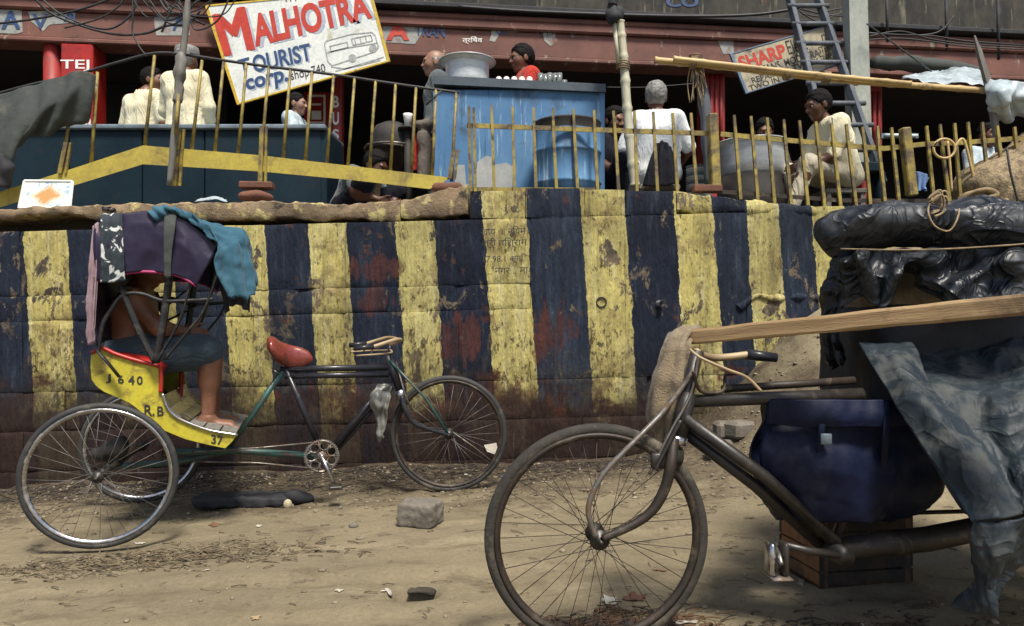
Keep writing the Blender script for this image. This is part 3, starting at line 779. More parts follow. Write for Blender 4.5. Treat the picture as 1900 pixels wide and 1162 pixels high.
def pillar(px0, px1, lat=.0, d=.3, mat=M['red_pillar'], name='pillar'):
    return bbox(name, bl(px0, lat), bl(px1, lat), lat, lat + d, TZ, zb - .058, mat, bev=.015)
pt = pillar(112, 172, -.02, .35, M['red_paint'])
mb = MB(); q = BF.W(bl(98, .12), .12, 0); mb.tube([q, q + Vector((0, 0, zb - .06 - TZ))], .095, 16)
for zz in (.9, 1.3, 1.75): mb.lathe(q + Vector((0, 0, zz)), [(.096, -.05), (.115, -.03), (.115, .03), (.096, .05)], 16)
mb.build('pillar_shaft', M['red_pillar'], bld)
pillar(616, 634, .3, .25); pillar(1308, 1346, .2, .3); pillar(1600, 1638, .25, .3)
mb = MB()
for px in (1311, 1320, 1329, 1338): mb.tube([BF.pt(px, 288, .19), BF.pt(px, 136, .19)], .022, 8)
mb.build('pillar_fluting', M['red_pillar'], bld)
mb = MB()
for px in (1604, 1613, 1622, 1631): mb.tube([BF.pt(px, 288, .24), BF.pt(px, 170, .24)], .024, 8)
mb.build('pillar_fluting', M['red_pillar'], bld)
def bq(x0, y0, x1, y1, lat, dy=0.0): return [BF.pt(x0, y0, lat), BF.pt(x1, y0 + dy, lat), BF.pt(x1, y1 + dy, lat), BF.pt(x0, y1, lat)]
lettering('TEJ', bq(112, 111, 166, 133, -.023), M['white_paint'], bld, bold=.012)
for ch, y0, y1 in (('B', 178, 200), ('U', 208, 232), ('S', 240, 259), ('E', 263, 284), ('S', 288, 304)):
    lettering(ch, bq(617, y0, 629, y1, .297), M['white_paint'], bld, bold=.03)
lettering('AVE', bq(186, 156, 262, 186, 1.6, 0), M['interior_ink'], bld, bold=.03)
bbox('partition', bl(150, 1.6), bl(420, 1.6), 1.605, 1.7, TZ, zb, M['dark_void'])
# fascia paint remnants and their letters
def patch(pxs, lat, mat, name='paint_remnant'):
    mb = MB(); mb.prism([BF.pt(x, y, lat) for x, y in pxs], BF.ly * .003)
    return mb.build(name, mat, bld, smooth=False)
rem = surf('old_signboard_paint', (.34, .34, .29), (.22, .25, .26), 4, .7, 0, .3, 30, .002, dirt=((.16, .06, .04), .40, 6))
patch([(-60, 16), (40, 19), (42, 60), (30, 63), (-60, 58)], -.004, rem)
patch([(52, 22), (88, 20), (140, 24), (138, 42), (92, 46), (80, 58), (58, 40)], -.004, rem)
patch([(284, 30), (350, 28), (352, 66), (290, 66)], -.004, rem)
patch([(700, 38), (783, 40), (784, 60), (770, 82), (702, 78)], -.004, rem)
patch([(912, 50), (940, 48), (955, 52), (985, 51), (1000, 62), (985, 58), (950, 60), (930, 58), (918, 78), (908, 76), (912, 62)], -.004, rem)
patch([(1006, 54), (1030, 52), (1030, 78), (1022, 86), (1010, 76)], -.004, rem)
patch([(1330, 72), (1360, 72), (1362, 100), (1342, 100)], -.004, rem)
lettering('A', bq(2, 20, 38, 54, -.008), M['navy_ink'], bld, bold=.03)
lettering('V', bq(60, 26, 90, 54, -.008), M['navy_ink'], bld, bold=.02)
lettering('A', bq(118, 20, 142, 40, -.008), M['navy_ink'], bld, bold=.02)
lettering('A', bq(716, 41, 760, 75, -.008), M['red_ink'], bld, bold=.04)
lettering('D', bq(688, 42, 710, 74, -.008), M['red_ink'], bld, bold=.02)
lettering('TRAN', bq(770, 46, 826, 66, -.006, 4), M['navy_ink'], bld, bold=.02)
lettering('A', bq(320, 30, 346, 56, -.008), M['navy_ink'], bld, bold=.02)
lettering('त्रिषेव', bq(858, 68, 895, 82, -.006), M['white_paint'], bld, bold=.01)
lettering('OD', bq(921, 52, 940, 64, -.006), M['navy_ink'], bld, bold=.02)
lettering('M,7', bq(1006, 53, 1030, 68, -.008), M['black_ink'], bld)
lettering('CO', bq(1236, -6, 1296, 13, .046), M['navy_ink'], bld, bold=.03)
# framed red notice inside
mb = MB(); mb.box((BF.pt(588, 205, .9) + BF.pt(588, 205, .93)) / 2, .32, .03, .46, BF.yaw); mb.build('notice_board', M['red_paint'], bld, smooth=False)
mb = MB()
for (x0, y0, x1, y1) in ((570, 176, 604, 180), (570, 226, 604, 230), (570, 180, 574, 226), (600, 180, 604, 226), (578, 192, 596, 196), (578, 206, 596, 222)):
    mb.add(bq(x0, y0, x1, y1, .875), [[0, 1, 2, 3]])
mb.build('notice_print', M['white_paint'], bld, smooth=False)
# hanging rods and rolled awning on the right
for px in (1645, 1755, 1851):
    mb = MB(); mb.tube([BF.pt(px, -20, -.2), BF.pt(px + 2, 78 + (px - 1645) * .16, -.2)], .018, 8)
    mb.build('hanging_rod', M['rag_dark'], bld)
mb = MB(); mb.tube(smooth_path([BF.pt(1618, 118, -.35), BF.pt(1700, 119, -.35), BF.pt(1770, 128, -.35), BF.pt(1826, 134, -.35)], 8), [.06, .10, .08, .05], 12, rough=.04, rs=6)
mb.build('rolled_awning', M['tarp_olive'], bld)
# back-room shelf and window shapes that catch a little light
bbox('back_window', bl(1452, 3.4), bl(1500, 3.4), 3.42, 3.59, 2.6, 3.5, M['counter'])
# ---------------------------------------------------------------- stair railing on the left
RY = 5.42
rail = thing('stair_railing', 'yellow iron railing with bent bottom beam and thin dark top rail in front of counter', 'railing', (-2.5, RY, TZ))
mb = MB()
top = [(-120, 392), (0, 356), (150, 308), (265, 270), (480, 288), (660, 309), (838, 330)]; bot = [(838, 345), (797, 351), (660, 335), (480, 318), (265, 305), (148, 341), (0, 385), (-120, 422)]
v = []
for (a, b) in zip(top, bot[::-1]): v += [P(*a, RY - .03), P(*b, RY - .03), P(*a, RY + .03), P(*b, RY + .03)]
f = []
for i in range(len(top) - 1):
    k = i * 4; n = k + 4
    f += [[k, n, n + 1, k + 1], [k + 2, k + 3, n + 3, n + 2], [k, k + 2, n + 2, n], [k + 1, n + 1, n + 3, k + 3]]
f += [[0, 1, 3, 2], [len(v) - 4, len(v) - 2, len(v) - 1, len(v) - 3]]
# split the bottom beam a little finer would not show; keep the bends crisp
mk('bottom_beam', v, f, M['yellow_beam'], rail, smooth=False)
bal = [(117, 322, 136, 139), (169, 300, 181, 134), (268, 272, 287, 103), (355, 278, 375, 112), (398, 283, 415, 115), (441, 287, 457, 119), (485, 290, 499, 124), (525, 295, 539, 130), (566, 299, 579, 134),
       (606, 303, 619, 140), (645, 308, 658, 145), (686, 313, 697, 151), (724, 317, 734, 157), (763, 321, 772, 163), (802, 326, 809, 167), (838, 331, 847, 172)]
for i, (x0, y0, x1, y1) in enumerate(bal):
    mb = MB(); a = P(x0, y0 + 6, RY); b = P(x1, y1, RY)
    mb.tube([a, a.lerp(b, .5) + Vector((.006 * mn.noise(Vector((i * 3.3, 0, 0))), 0, 0)), b], [.014, .0125, .0115], 6)
    mb.build('baluster', M['yellow_iron'], rail)
for (x0, y0, x1, y1) in ((112, 322, 124, 265), (324, 345, 334, 240), (483, 345, 487, 235), (834, 332, 843, 278)):
    mb = MB(); a = P(x0, y0, RY - .035); b = P(x1, y1, RY - .035)
    mb.tube([a, b], .022, 4); mb.tube([a + Vector((.04, 0, 0)), b + Vector((.03, 0, 0))], .012, 4)
    mb.build('post', M['yellow_iron'], rail, smooth=False)
mb = MB(); mb.tube(smooth_path([P(x, y, RY) for x, y in ((-80, 196), (0, 173), (60, 157), (145, 138), (215, 117), (287, 99), (344, 102), (420, 113), (500, 124), (560, 131), (621, 139), (700, 151), (776, 162), (852, 172))], 5), .011, 6)
mb.tube([P(822, 166, RY), P(790, 195, RY - .02)], .008, 6)
mb.build('top_rail', M['wire'], rail)

# ---------------------------------------------------------------- picket fence on the right
fence = thing('picket_fence', 'yellow iron picket fence with leaning bars along the top of the striped wall', 'fence', (1.5, RY, TZ))
def flatbar(path, w, t, name, mat=M['yellow_iron']):
    mb = MB()
    for a, b in zip(path[:-1], path[1:]):
        d = b - a; u = d.normalized(); side = Vector((0, 1, 0)); n = u.cross(side).normalized()
        q = [a + n * w / 2, b + n * w / 2, b - n * w / 2, a - n * w / 2]
        mb.prism([p - side * t / 2 for p in q], side * t)
    return mb.build(name, mat, fence, smooth=False)
flatbar([P(x, y, RY + .014) for x, y in ((866, 233), (1100, 241), (1313, 248))], .036, .012, 'rail')
flatbar([P(x, y, RY + .014) for x, y in ((1337, 249), (1420, 257), (1580, 271), (1640, 276), (1712, 268), (1800, 264), (1905, 256), (2050, 250))], .036, .012, 'rail')
flatbar([P(x, y, RY + .014) for x, y in ((866, 351), (960, 352), (1110, 352))], .03, .012, 'bottom_rail')
flatbar([P(x, y, RY + .014) for x, y in ((1340, 356), (1560, 372), (1800, 374))], .03, .012, 'bottom_rail', M['rust'])
pk = [(870, 198, 873, 356), (879, 200, 882, 356), (912, 196, 917, 352), (951, 198, 955, 357), (990, 200, 995, 352), (1026, 201, 1033, 352), (1064, 203, 1072, 352), (1102, 205, 1109, 352), (1138, 206, 1148, 352), (1177, 206, 1182, 350),
      (1212, 208, 1220, 352), (1248, 210, 1257, 354), (1282, 210, 1293, 350), (1362, 214, 1374, 364), (1393, 216, 1406, 367), (1423, 219, 1437, 371), (1454, 222, 1468, 374), (1483, 224, 1499, 377), (1513, 226, 1530, 380), (1543, 229, 1560, 383),
      (1570, 231, 1589, 383), (1600, 236, 1615, 380), (1628, 234, 1643, 380), (1654, 237, 1669, 380), (1719, 234, 1734, 380), (1744, 231, 1763, 380), (1771, 229, 1783, 378), (1796, 227, 1810, 378), (1822, 227, 1838, 378), (1850, 234, 1868, 378), (1882, 236, 1898, 378), (1915, 236, 1930, 378)]
for i, (x0, y0, x1, y1) in enumerate(pk):
    a = P(x1, y1 + 6, RY); b = P(x0, y0, RY); j = mn.noise(Vector((i * 5.7, 1, 0)))
    mb = MB(); m = a.lerp(b, .68) + Vector((.012 * j, .006 * j, 0))
    mb.tube([a, m, b], [.0165, .015, .013 + .002 * j], 4)
    mb.build('picket', M['yellow_iron'], fence, smooth=False)
for (x0, y0, x1, y1, w) in ((1320, 213, 1327, 340, .105), (1678, 238, 1692, 352, .07)):
    a = P(x1, y1 + 12, RY); b = P(x0, y0, RY); mb = MB(); d = (b - a)
    c = (a + b) / 2; R = d.to_track_quat('Z', 'Y').to_matrix()
    mb.box(c, w, .07, d.length, M=R, bev=.008); mb.build('post', M['yellow_iron'], fence, smooth=False)

# ---------------------------------------------------------------- long counter on the left
CY = 6.25
ctr = thing('serving_counter', 'long dark blue metal counter with scuffed grey edge behind the bent yellow beam', 'counter', P(370, 300, CY + .3))
def pb(name, x0, y0, x1, y1, Y0, Y1, mat, parent, bev=.01):
    a = P(x0, y0, Y0); b = P(x1, y1, Y0); mb = MB()
    mb.box(((a.x + b.x) / 2, (Y0 + Y1) / 2, (a.z + b.z) / 2), abs(b.x - a.x), Y1 - Y0, abs(a.z - b.z), bev=bev)
    return autosmooth(mb.build(name, mat, parent), 30)
zt = P(0, 237, CY).z
for (x0, x1) in ((-60, 126), (128, 262), (264, 378), (380, 482), (484, 596)):
    a = P(x0, 245, CY).x; b = P(x1, 245, CY).x; mb = MB(); mb.box(((a + b) / 2, CY + .3, (zt - .02 + TZ) / 2), b - a, .6, zt - .02 - TZ, bev=.008)
    mb.build('panel', M['counter'], ctr, smooth=False)
a = P(-60, 237, CY).x; b = P(606, 237, CY).x; mb = MB(); mb.box(((a + b) / 2, CY + .3, zt), b - a, .68, .045, bev=.012)
mb.build('counter_top', M['counter_top'], ctr, smooth=False)
mb = MB(); mb.box((b - .03, CY + .32, (zt - .02 + TZ) / 2), .06, .62, zt - .03 - TZ, bev=.01); mb.build('end_panel', M['counter'], ctr, smooth=False)

# ---------------------------------------------------------------- blue tea stall
SY = 6.0
st = thing('tea_stall', 'tall blue streaked tea stall with grey slab top behind the yellow fence', 'stall', P(964, 300, SY + .26))
xa = P(808, 160, SY).x; xb = P(1122, 160, SY).x; ztop = P(900, 147, SY).z
zl = P(808, 165, SY).z; mb = MB()
mb.box(((xa + xb) / 2, SY + .26, (TZ + .02 + zl) / 2), xb - xa - .03, .5, zl - TZ - .02, bev=.012); mb.build('cabinet', M['blue_stall'], st, smooth=False)
mb = MB(); q = [P(804, 140, SY - .03), P(1124, 156, SY - .03), P(1124, 171, SY - .03), P(804, 156, SY - .03)]
mb.prism(q, (0, .58, 0)); slabm = surf('dark_grey_slab', (.035, .05, .065), (.06, .08, .10), 6, .5); mb.build('slab_top', slabm, st, smooth=False)
for (x0, x1) in ((804, 814), (1112, 1122)):
    mb = MB(); mb.prism([P(x0, 165, SY - .006), P(x1, 165, SY - .006), P(x1, 352, SY - .006), P(x0, 352, SY - .006)], (0, .02, 0))
    mb.build('corner_angle', M['blue_stall'], st, smooth=False)
mb = MB(); mb.prism([P(x, y, SY - .012) for x, y in ((880, 350), (886, 300), (902, 289), (914, 292), (916, 306), (940, 302), (952, 310), (950, 352))], (0, .008, 0)); mb.build('pasted_patch', M['grey_paper'], st, smooth=False)
mb = MB(); mb.prism([P(x, y, SY - .008) for x, y in ((844, 350), (845, 306), (862, 306), (866, 350))], (0, .008, 0)); mb.build('pasted_patch', M['grey_paper'], st, smooth=False)

# big aluminium cooking pot with a flared rim on the stall
def pot(name, label, c, r, h, flare, mat, cat='pot', group=None):
    t = thing(name, label, cat, c); c = Vector(c); mb = MB()
    mb.lathe(c, [(0, .0), (r * .9, 0), (r * .97, .02), (r, h * .3), (r, h * .86), (r * 1.02, h * .93), (r + flare, h), (r + flare, h + .006), (r * .985, h * .95), (r * .97, h * .3), (r * .9, .02), (0, .015)], 40)
    mb.build('body', mat, t)
    mb = MB(); mb.lathe(c, [(r + flare, h - .004), (r + flare + .006, h + .002), (r + flare, h + .008), (r + flare - .006, h + .002)], 40, closed=True); mb.build('rim', mat, t)
    return t
Yp = SY + .27; cp = P(867, 142, Yp); ztS = P(867, 143, SY - .03).z
pot('cooking_pot', 'shiny round aluminium cooking pot with flared rim on the blue stall', (cp.x, Yp, ztS), .19, .225, .055, M['alu'])
t = thing('tea_tray', 'low tray lined with upturned white cups on the blue stall', 'tray', (P(955, 142, SY + .12).x, SY + .12, ztS - .004))
a = P(918, 150, SY + .12); b = P(990, 150, SY + .12); zz = P(950, 151, SY - .03).z
mb = MB(); mb.box(((a.x + b.x) / 2, SY + .12, zz + .014), b.x - a.x, .2, .022, bev=.004); mb.build('tray', M['steel'], t, smooth=False)
for i in range(5):
    c = Vector((a.x + .035 + i * (b.x - a.x - .07) / 4, SY + .09, zz + .026)); mb = MB()
    mb.lathe(c, [(.030, 0), (.029, .02), (.022, .045), (.012, .052), (0, .052)], 14); mb.build('cup', M['ceramic'], t)
for i, (px, h, dy) in enumerate(((1003, .10, .1), (1012, .115, .16), (1020, .10, .08), (1030, .12, .14), (1038, .11, .1), (1047, .06, .12))):
    c = P(px, 150, SY + dy); c.z = P(px, 140 + (px - 804) * .05, SY - .03).z + .002; mb = MB()
    mb.lathe(c, [(0, 0), (.020, 0), (.026, h), (.0235, h), (.018, .008), (0, .008)], 14)
    tag(mb.build('tea_glass', M['glass']), ['ribbed clear tea glass nearest the white cups on the blue stall', 'clear tea glass second from the white cups on the blue stall', 'clear tea glass third from the white cups on the blue stall', 'tallest clear tea glass in the row on the blue stall', 'clear tea glass fifth from the white cups on the blue stall', 'shortest tea glass at the right end of the row on the blue stall'][i], 'glass', 'tea glasses on the stall')

# ---------------------------------------------------------------- poles, bamboo, ladder, signs
def bamboo(path, r, n_nodes, mb, seg=12):
    path = smooth_path(path, 6); L = len(path); pts = []; R = []
    m = n_nodes * 10
    for i in range(m + 1):
        t = i / m * (L - 1); k = min(int(t), L - 2); p = path[k].lerp(path[k + 1], t - k)
        ph = (i % 10)
        rr = r * (1.22 if ph == 0 else (1.0 if 2 <= ph <= 8 else 1.06)) * (1 - .12 * i / m)
        pts.append(p); R.append(rr)
    mb.tube(pts, R, seg)
    return mb
t = thing('bamboo_post', 'bleached upright bamboo post with a black rag knotted on top', 'post', P(1165, 350, 5.75))
mb = MB(); bamboo([P(1178, 345, 5.75), P(1166, 235, 5.75), P(1158, 120, 5.75), P(1150, 40, 5.75)], .038, 7, mb); mb.build('cane', M['bamboo_pale'], t)
mb = MB(); mb.tube([P(1140, 44, 5.72), P(1147, 118, 5.72)], .016, 8); mb.build('splint', M['bamboo_pale'], t)
mb = MB(); mb.ball(P(1139, 25, 5.72), (.07, .06, .09), 16, 12, rough=.05, rs=14); mb.tube(smooth_path([P(1137, 10, 5.7), P(1140, -8, 5.7), P(1147, -30, 5.7)], 5), .03, 8, rough=.02, rs=12); mb.build('knotted_rag', M['rag_dark'], t)
mb = MB()
for k in range(4):
    c = P(1156, 116 + k * 4, 5.75); mb.lathe(c, [(.050, -.006), (.058, 0), (.050, .006)], 14, (.06, 0, 1))
mb.build('binding', M['rope'], t)

t = thing('leaning_pole', 'thin grey weathered pole with rag wrapping leaning across the left railing', 'pole', P(315, 345, 5.3))
mb = MB(); mb.tube(smooth_path([P(314, 344, 5.3), P(324, 250, 5.3), P(335, 130, 5.3), P(345, 50, 5.3), P(352, -60, 5.3)], 5), [.022, .026, .026, .023, .021], 7, rough=.008, rs=9); mb.build('pole', M['wood_grey'], t)
mb = MB(); mb.tube(smooth_path([P(329, 190, 5.29), P(333, 150, 5.29), P(337, 112, 5.29), P(338, 98, 5.29)], 6), [.028, .038, .042, .028], 12, rough=.025, rs=14); mb.build('rag_wrapping', M['wood_grey'], t)
mb = MB(); mb.tube([P(326, 250, 5.26), P(331, 175, 5.26)], .014, 6); mb.build('splint', M['yellow_iron'], t)

t = thing('lashed_bamboo_poles', 'two long yellow bamboo poles lashed together slanting down to the right', 'bamboo', P(1500, 145, 5.6))
mb = MB(); bamboo([P(1215, 112, 5.6), P(1350, 125, 5.6), P(1550, 148, 5.6), P(1700, 159, 5.6), P(1826, 168, 5.6)], .026, 9, mb); mb.build('cane', M['bamboo'], t)
mb = MB(); bamboo([P(1250, 109, 5.54), P(1400, 126, 5.54), P(1560, 143, 5.54), P(1690, 155, 5.54)], .02, 7, mb); mb.build('cane', M['bamboo'], t)
for px, py in ((1285, 117), (1460, 138), (1532, 145)):
    mb = MB()
    for k in range(4): mb.lathe(P(px - 3 + k * 3, py, 5.57), [(.042, -.005), (.05, 0), (.042, .005)], 12, (1, 0, -.12))
    mb.build('lashing', M['rope'], t)
t = thing('wooden_prop', 'rough blackened post with frayed rope holding up the lashed bamboo poles', 'post', P(1310, 300, 5.66))
mb = MB(); mb.tube(smooth_path([P(1318, 345, 5.66), P(1310, 230, 5.66), P(1302, 160, 5.66), P(1290, 108, 5.66)], 6), [.04, .045, .042, .04], 9, rough=.015, rs=9); mb.build('post', M['wood_blue'], t)
mb = MB()
for k in range(16):
    a = P(1290 + random.uniform(-8, 10), 112 + random.uniform(-5, 12), 5.62); b = a + Vector((random.uniform(-.02, .06), random.uniform(-.03, .0), random.uniform(-.34, -.1)))
    mb.tube(smooth_path([a, a.lerp(b, .5) + Vector((random.uniform(-.03, .03), 0, 0)), b], 4), .005, 4)
for k in range(5): mb.lathe(P(1291, 104 + k * 4, 5.66), [(.045, -.007), (.055, 0), (.045, .007)], 12, (.1, 0, 1))
mb.build('frayed_rope', M['rope'], t)

# ladder
LY = 6.5
lad = thing('wooden_ladder', 'grey painted wooden ladder leaning against the arcade front', 'ladder', P(1600, 300, LY))
def lp(u, v):            # u 0..1 left to right rail, v along height from the top
    l = Vector(P(1462, -20, LY + .9)).lerp(P(1590, 330, LY), v) if False else None
    a = P(1458 + (1552 - 1458) * v, -30 + 370 * v, LY + .8 * (1 - v)); b = P(1508 + (1638 - 1508) * v, -30 + 370 * v, LY + .8 * (1 - v))
    return a.lerp(b, u)
for u in (0, 1):
    mb = MB(); a = lp(u, 0); b = lp(u, 1); d = b - a; R = d.to_track_quat('Z', 'Y').to_matrix()
    mb.box((a + b) / 2, .05, .075, d.length, M=R, bev=.006); mb.build('side_rail', M['wood_blue'], lad, smooth=False)
for y in (14, 47, 83, 118, 157, 194, 234, 280):
    v = (y + 30) / 370; a = lp(0, v); b = lp(1, v); mb = MB(); e = (b - a) * .18
    mb.tube([a - e + Vector((0, -.035, 0)), b + e * 1.2 + Vector((0, -.035, 0))], .024, 8, rough=.004, rs=9); mb.build('rung', M['wood_blue'], lad)

t = tag(MB().prism([P(1574, -60, 6.9), P(1608, -60, 6.9), P(1620, 330, 6.9), P(1584, 330, 6.9)], (0, .14, 0)).build('concrete_post', M['concrete_post'], smooth=False), 'pale square concrete post standing right behind the ladder', 'post')

# tin signboards
def board(name, label, quad, Y, mat, border, bw, group=None):
    t = thing(name, label, 'sign', P(*[sum(q[i] for q in quad) / 4 for i in (0, 1)], Y))
    pts = [P(x, y, Y) for x, y in quad]; mb = MB(); mb.prism(pts, (0, .02, 0)); mb.build('panel', mat, t, smooth=False)
    c = sum(pts, Vector()) / 4; n = len(pts)
    for i in range(n):
        a, b = pts[i], pts[(i + 1) % n]; ia = a + (c - a) * bw; ib = b + (c - b) * bw; mb = MB()
        mb.prism([p + Vector((0, -.006, 0)) for p in (a, b, ib, ia)], (0, .034, 0)); mb.build('border', border, t, smooth=False)
    return t
GY = 8.1
sg = board('painted_signboard', 'large tilted white signboard with red and blue hand lettering and yellow border', [(380, 10), (688, -20), (724, 114), (440, 195)], GY, M['sign_white'], M['sign_yellow'], .035)
def lq(pts, Y): return [P(x, y, Y) for x, y in pts]
def shadow_text(body, quad, Y, mat, sh, parent, off=(7, 2), bold=.03):
    if sh: lettering(body, lq([(x + off[0], y + off[1]) for x, y in quad], Y), sh, parent, name='letter_shading', bold=bold, lift=.002)
    lettering(body, lq(quad, Y), mat, parent, bold=bold, lift=.004)
shadow_text('M', [(396, 28), (452, 12), (472, 92), (418, 105)], GY, M['red_ink'], M['grey_ink'], sg, bold=.0)
for k_, o_ in enumerate((-3.0, 3.0, 5.0)): lettering('M', lq([(396 + o_, 28), (450 + o_, 13), (469 + o_, 92), (418 + o_, 104)], GY), M['red_ink'], sg, lift=.0045 + .0005 * k_)
shadow_text('ALHOTRA', [(464, 27), (680, -16), (692, 34), (474, 88)], GY, M['red_ink'], M['grey_ink'], sg, bold=.04)
shadow_text('OURIST', [(466, 104), (574, 80), (580, 112), (472, 136)], GY, M['navy_ink'], M['grey_ink'], sg, (3, 2), .025)
shadow_text('T', [(440, 112), (462, 106), (466, 132), (446, 138)], GY, M['navy_ink'], None, sg, bold=.03)
shadow_text('corp.', [(454, 148), (534, 128), (536, 160), (460, 176)], GY, M['navy_ink'], M['grey_ink'], sg, (3, 2), .03)
shadow_text('shop.740', [(538, 132), (602, 118), (606, 138), (542, 154)], GY, M['black_ink'], None, sg, bold=.0)
shadow_text('TH', [(524, -8), (548, -11), (550, 2), (526, 4)], GY, M['black_ink'], None, sg, bold=.0)
# the bus drawing: flat line work on the sign
def stroke(pts, w, Y, mat, parent, name='bus_drawing'):
    mb = MB(); pts = [P(x, y, Y) for x, y in pts]
    for a, b in zip(pts[:-1], pts[1:]):
        d = (b - a).normalized(); n = Vector((d.z, 0, -d.x)) * w; mb.add([a + n, b + n, b - n, a - n], [[0, 1, 2, 3]])
    return mb.build(name, mat, parent, smooth=False)
bus = [[(602, 82), (606, 76), (650, 64), (690, 60), (696, 66), (702, 88), (696, 96), (616, 122), (608, 114), (602, 82)], [(606, 98), (650, 88), (700, 80)], [(612, 86), (644, 78), (646, 88), (614, 96), (612, 86)],
       [(652, 72), (688, 65), (691, 76), (655, 84), (652, 72)], [(660, 82), (658, 72)], [(670, 80), (668, 69)], [(680, 78), (678, 67)], [(614, 124), (640, 128), (712, 106)], [(622, 132), (706, 112)]]
for s_ in bus: stroke(s_, .006, GY - .003, M['sketch_ink'], sg)
for c in ((654, 108), (692, 90)):
    mb = MB(); mb.lathe(P(*c, GY - .004), [(.0, 0), (.045, 0)], 16, (0, 1, 0)); mb.build('bus_drawing', M['sketch_ink'], sg, smooth=False)

SYs = 7.12
ss = board('electrical_shop_signboard', 'small tilted cream signboard with red heading and black lettering behind the ladder', [(1354, 100), (1546, 44), (1566, 118), (1384, 174)], SYs, M['sign_cream'], M['sign_blue'], .05)
def sq(u0, v0, u1, v1):
    A, B, C, D = (1354, 100), (1546, 44), (1566, 118), (1384, 174)
    def m(u, v): return tuple((A[i] * (1 - u) + B[i] * u) * (1 - v) + (D[i] * (1 - u) + C[i] * u) * v for i in (0, 1))
    return lq([m(u0, v0), m(u1, v0), m(u1, v1), m(u0, v1)], SYs)
lettering('SHARP', sq(.05, .12, .50, .46), M['red_ink'], ss, bold=.035)
lettering('Elect', sq(.52, .08, .71, .42), M['black_ink'], ss, bold=.0)
lettering('rix', sq(.86, .10, .97, .36), M['black_ink'], ss)
lettering('FANS. MOD. TRA', sq(.24, .48, .80, .66), M['black_ink'], ss, bold=.01)
lettering('REPAIRING TV.DEK', sq(.10, .68, .78, .82), M['black_ink'], ss, bold=.01)
lettering('STEREO', sq(.80, .44, .97, .60), M['black_ink'], ss)
lettering('TRANSIST', sq(.79, .66, .97, .82), M['black_ink'], ss)
lettering('TWO IN ONE', sq(.05, .84, .55, .97), M['black_ink'], ss, bold=.01)

# fluorescent tubes
for (x0, x1, y, lb) in ((1505, 1552, 245, 'unlit white tube lamp just behind the seated man in beige'), (1642, 1702, 251, 'unlit pale tube lamp in the shop right of the ladder')):
    t = thing('tube_lamp', lb, 'lamp', P((x0 + x1) / 2, y, 8.9), group='tube lamps')
    mb = MB(); mb.tube([P(x0, y, 8.9), P(x1, y + 1, 8.9)], .02, 10); mb.build('tube', M['tube_glass'], t)
    mb = MB(); mb.box(P((x0 + x1) / 2, y, 8.9) + Vector((0, .04, 0)), P(x1, y, 8.9).x - P(x0, y, 8.9).x + .06, .03, .06); mb.build('batten', M['counter_top'], t, smooth=False)

# overhead cables: each its own sagging line
def cable(pts, Y, r, label):
    mb = MB(); mb.tube(smooth_path([P(x, y, Y) for x, y in pts], 8), r, 6)
    return tag(mb.build('cable', M['wire']), label, 'cable', 'overhead cables')
cable([(-40, 48), (60, 36), (140, 20), (200, 0), (240, -20)], 7.3, .011, 'straight dark cable rising from the left edge across the fascia')
cable([(50, -20), (90, 22), (150, 48), (215, 64), (270, 62), (310, 48), (350, 46)], 7.2, .012, 'lowest sagging black cable over the left fascia')
cable([(60, -20), (110, 25), (170, 50), (210, 52), (245, 25), (255, -10)], 7.15, .010, 'sagging black cable looping up to the top left of the pole')
cable([(120, 52), (180, 36), (220, 12), (235, -15)], 7.1, .008, 'thin cable curving up just left of the hanging wire')
cable([(245, -20), (247, 30), (246, 62), (262, 92), (272, 102)], 7.1, .008, 'thin vertical wire dangling beside the leaning pole')
cable([(290, -15), (310, 20), (345, 30), (380, 46)], 7.05, .012, 'thick dark cable passing behind the leaning pole to the large sign')
cable([(300, 60), (325, 10), (350, 40), (372, 20)], 7.0, .010, 'short tangled cable at the top of the leaning pole')
cable([(1608, 44), (1660, 82), (1735, 138)], 6.8, .007, 'thin taut wire from the concrete post down to the pale sheet')
cable([(850, 12), (1000, 22), (1250, 30), (1390, 28), (1470, 18)], 7.6, .016, 'long thick black cable along the top of the fascia')
cable([(1600, 60), (1680, 66), (1740, 60), (1770, 30)], 7.8, .009, 'dark cable drooping under the hanging rods on the right')
cable([(1125, 162), (1200, 162), (1290, 155)], 6.4, .004, 'thin line strung between the blue stall and the blackened post')
rc = random.Random(12)
for k in range(7):
    x0 = 300 + k * 14; cable([(x0 - 60, -15), (x0 - 30 + rc.uniform(-10, 10), 20 + rc.uniform(-10, 20)), (x0 + rc.uniform(-8, 8), 34 + rc.uniform(-14, 22)), (x0 + 34, 20 + rc.uniform(-20, 20)), (x0 + 60, -15)], 7.0 - k * .03, .006 + .001 * (k % 3), ['hair-thin', 'slack', 'kinked', 'dangling', 'drooping', 'twisted', 'looped'][k] + ' wire in the tangle beside the leaning pole top')
for k in range(4):
    cable([(1470 + k * 6, 10 + k * 5), (1520, 30 + rc.uniform(-8, 14)), (1570, 22 + rc.uniform(-10, 18)), (1612, 40 + k * 6)], 7.75, .008, ['upper', 'sagging', 'lower', 'lowest'][k] + ' dark wire crossing behind the ladder top to the concrete post')
for k in range(3):
    cable([(1612, 62 + k * 6), (1670, 58 + rc.uniform(0, 14)), (1730, 70 + rc.uniform(-10, 8)), (1790, 76 + k * 5), (1900, 84 + k * 4)], 7.7, .008, ['top', 'middle', 'bottom'][k] + ' strand of dark wire along the right-hand cornice')
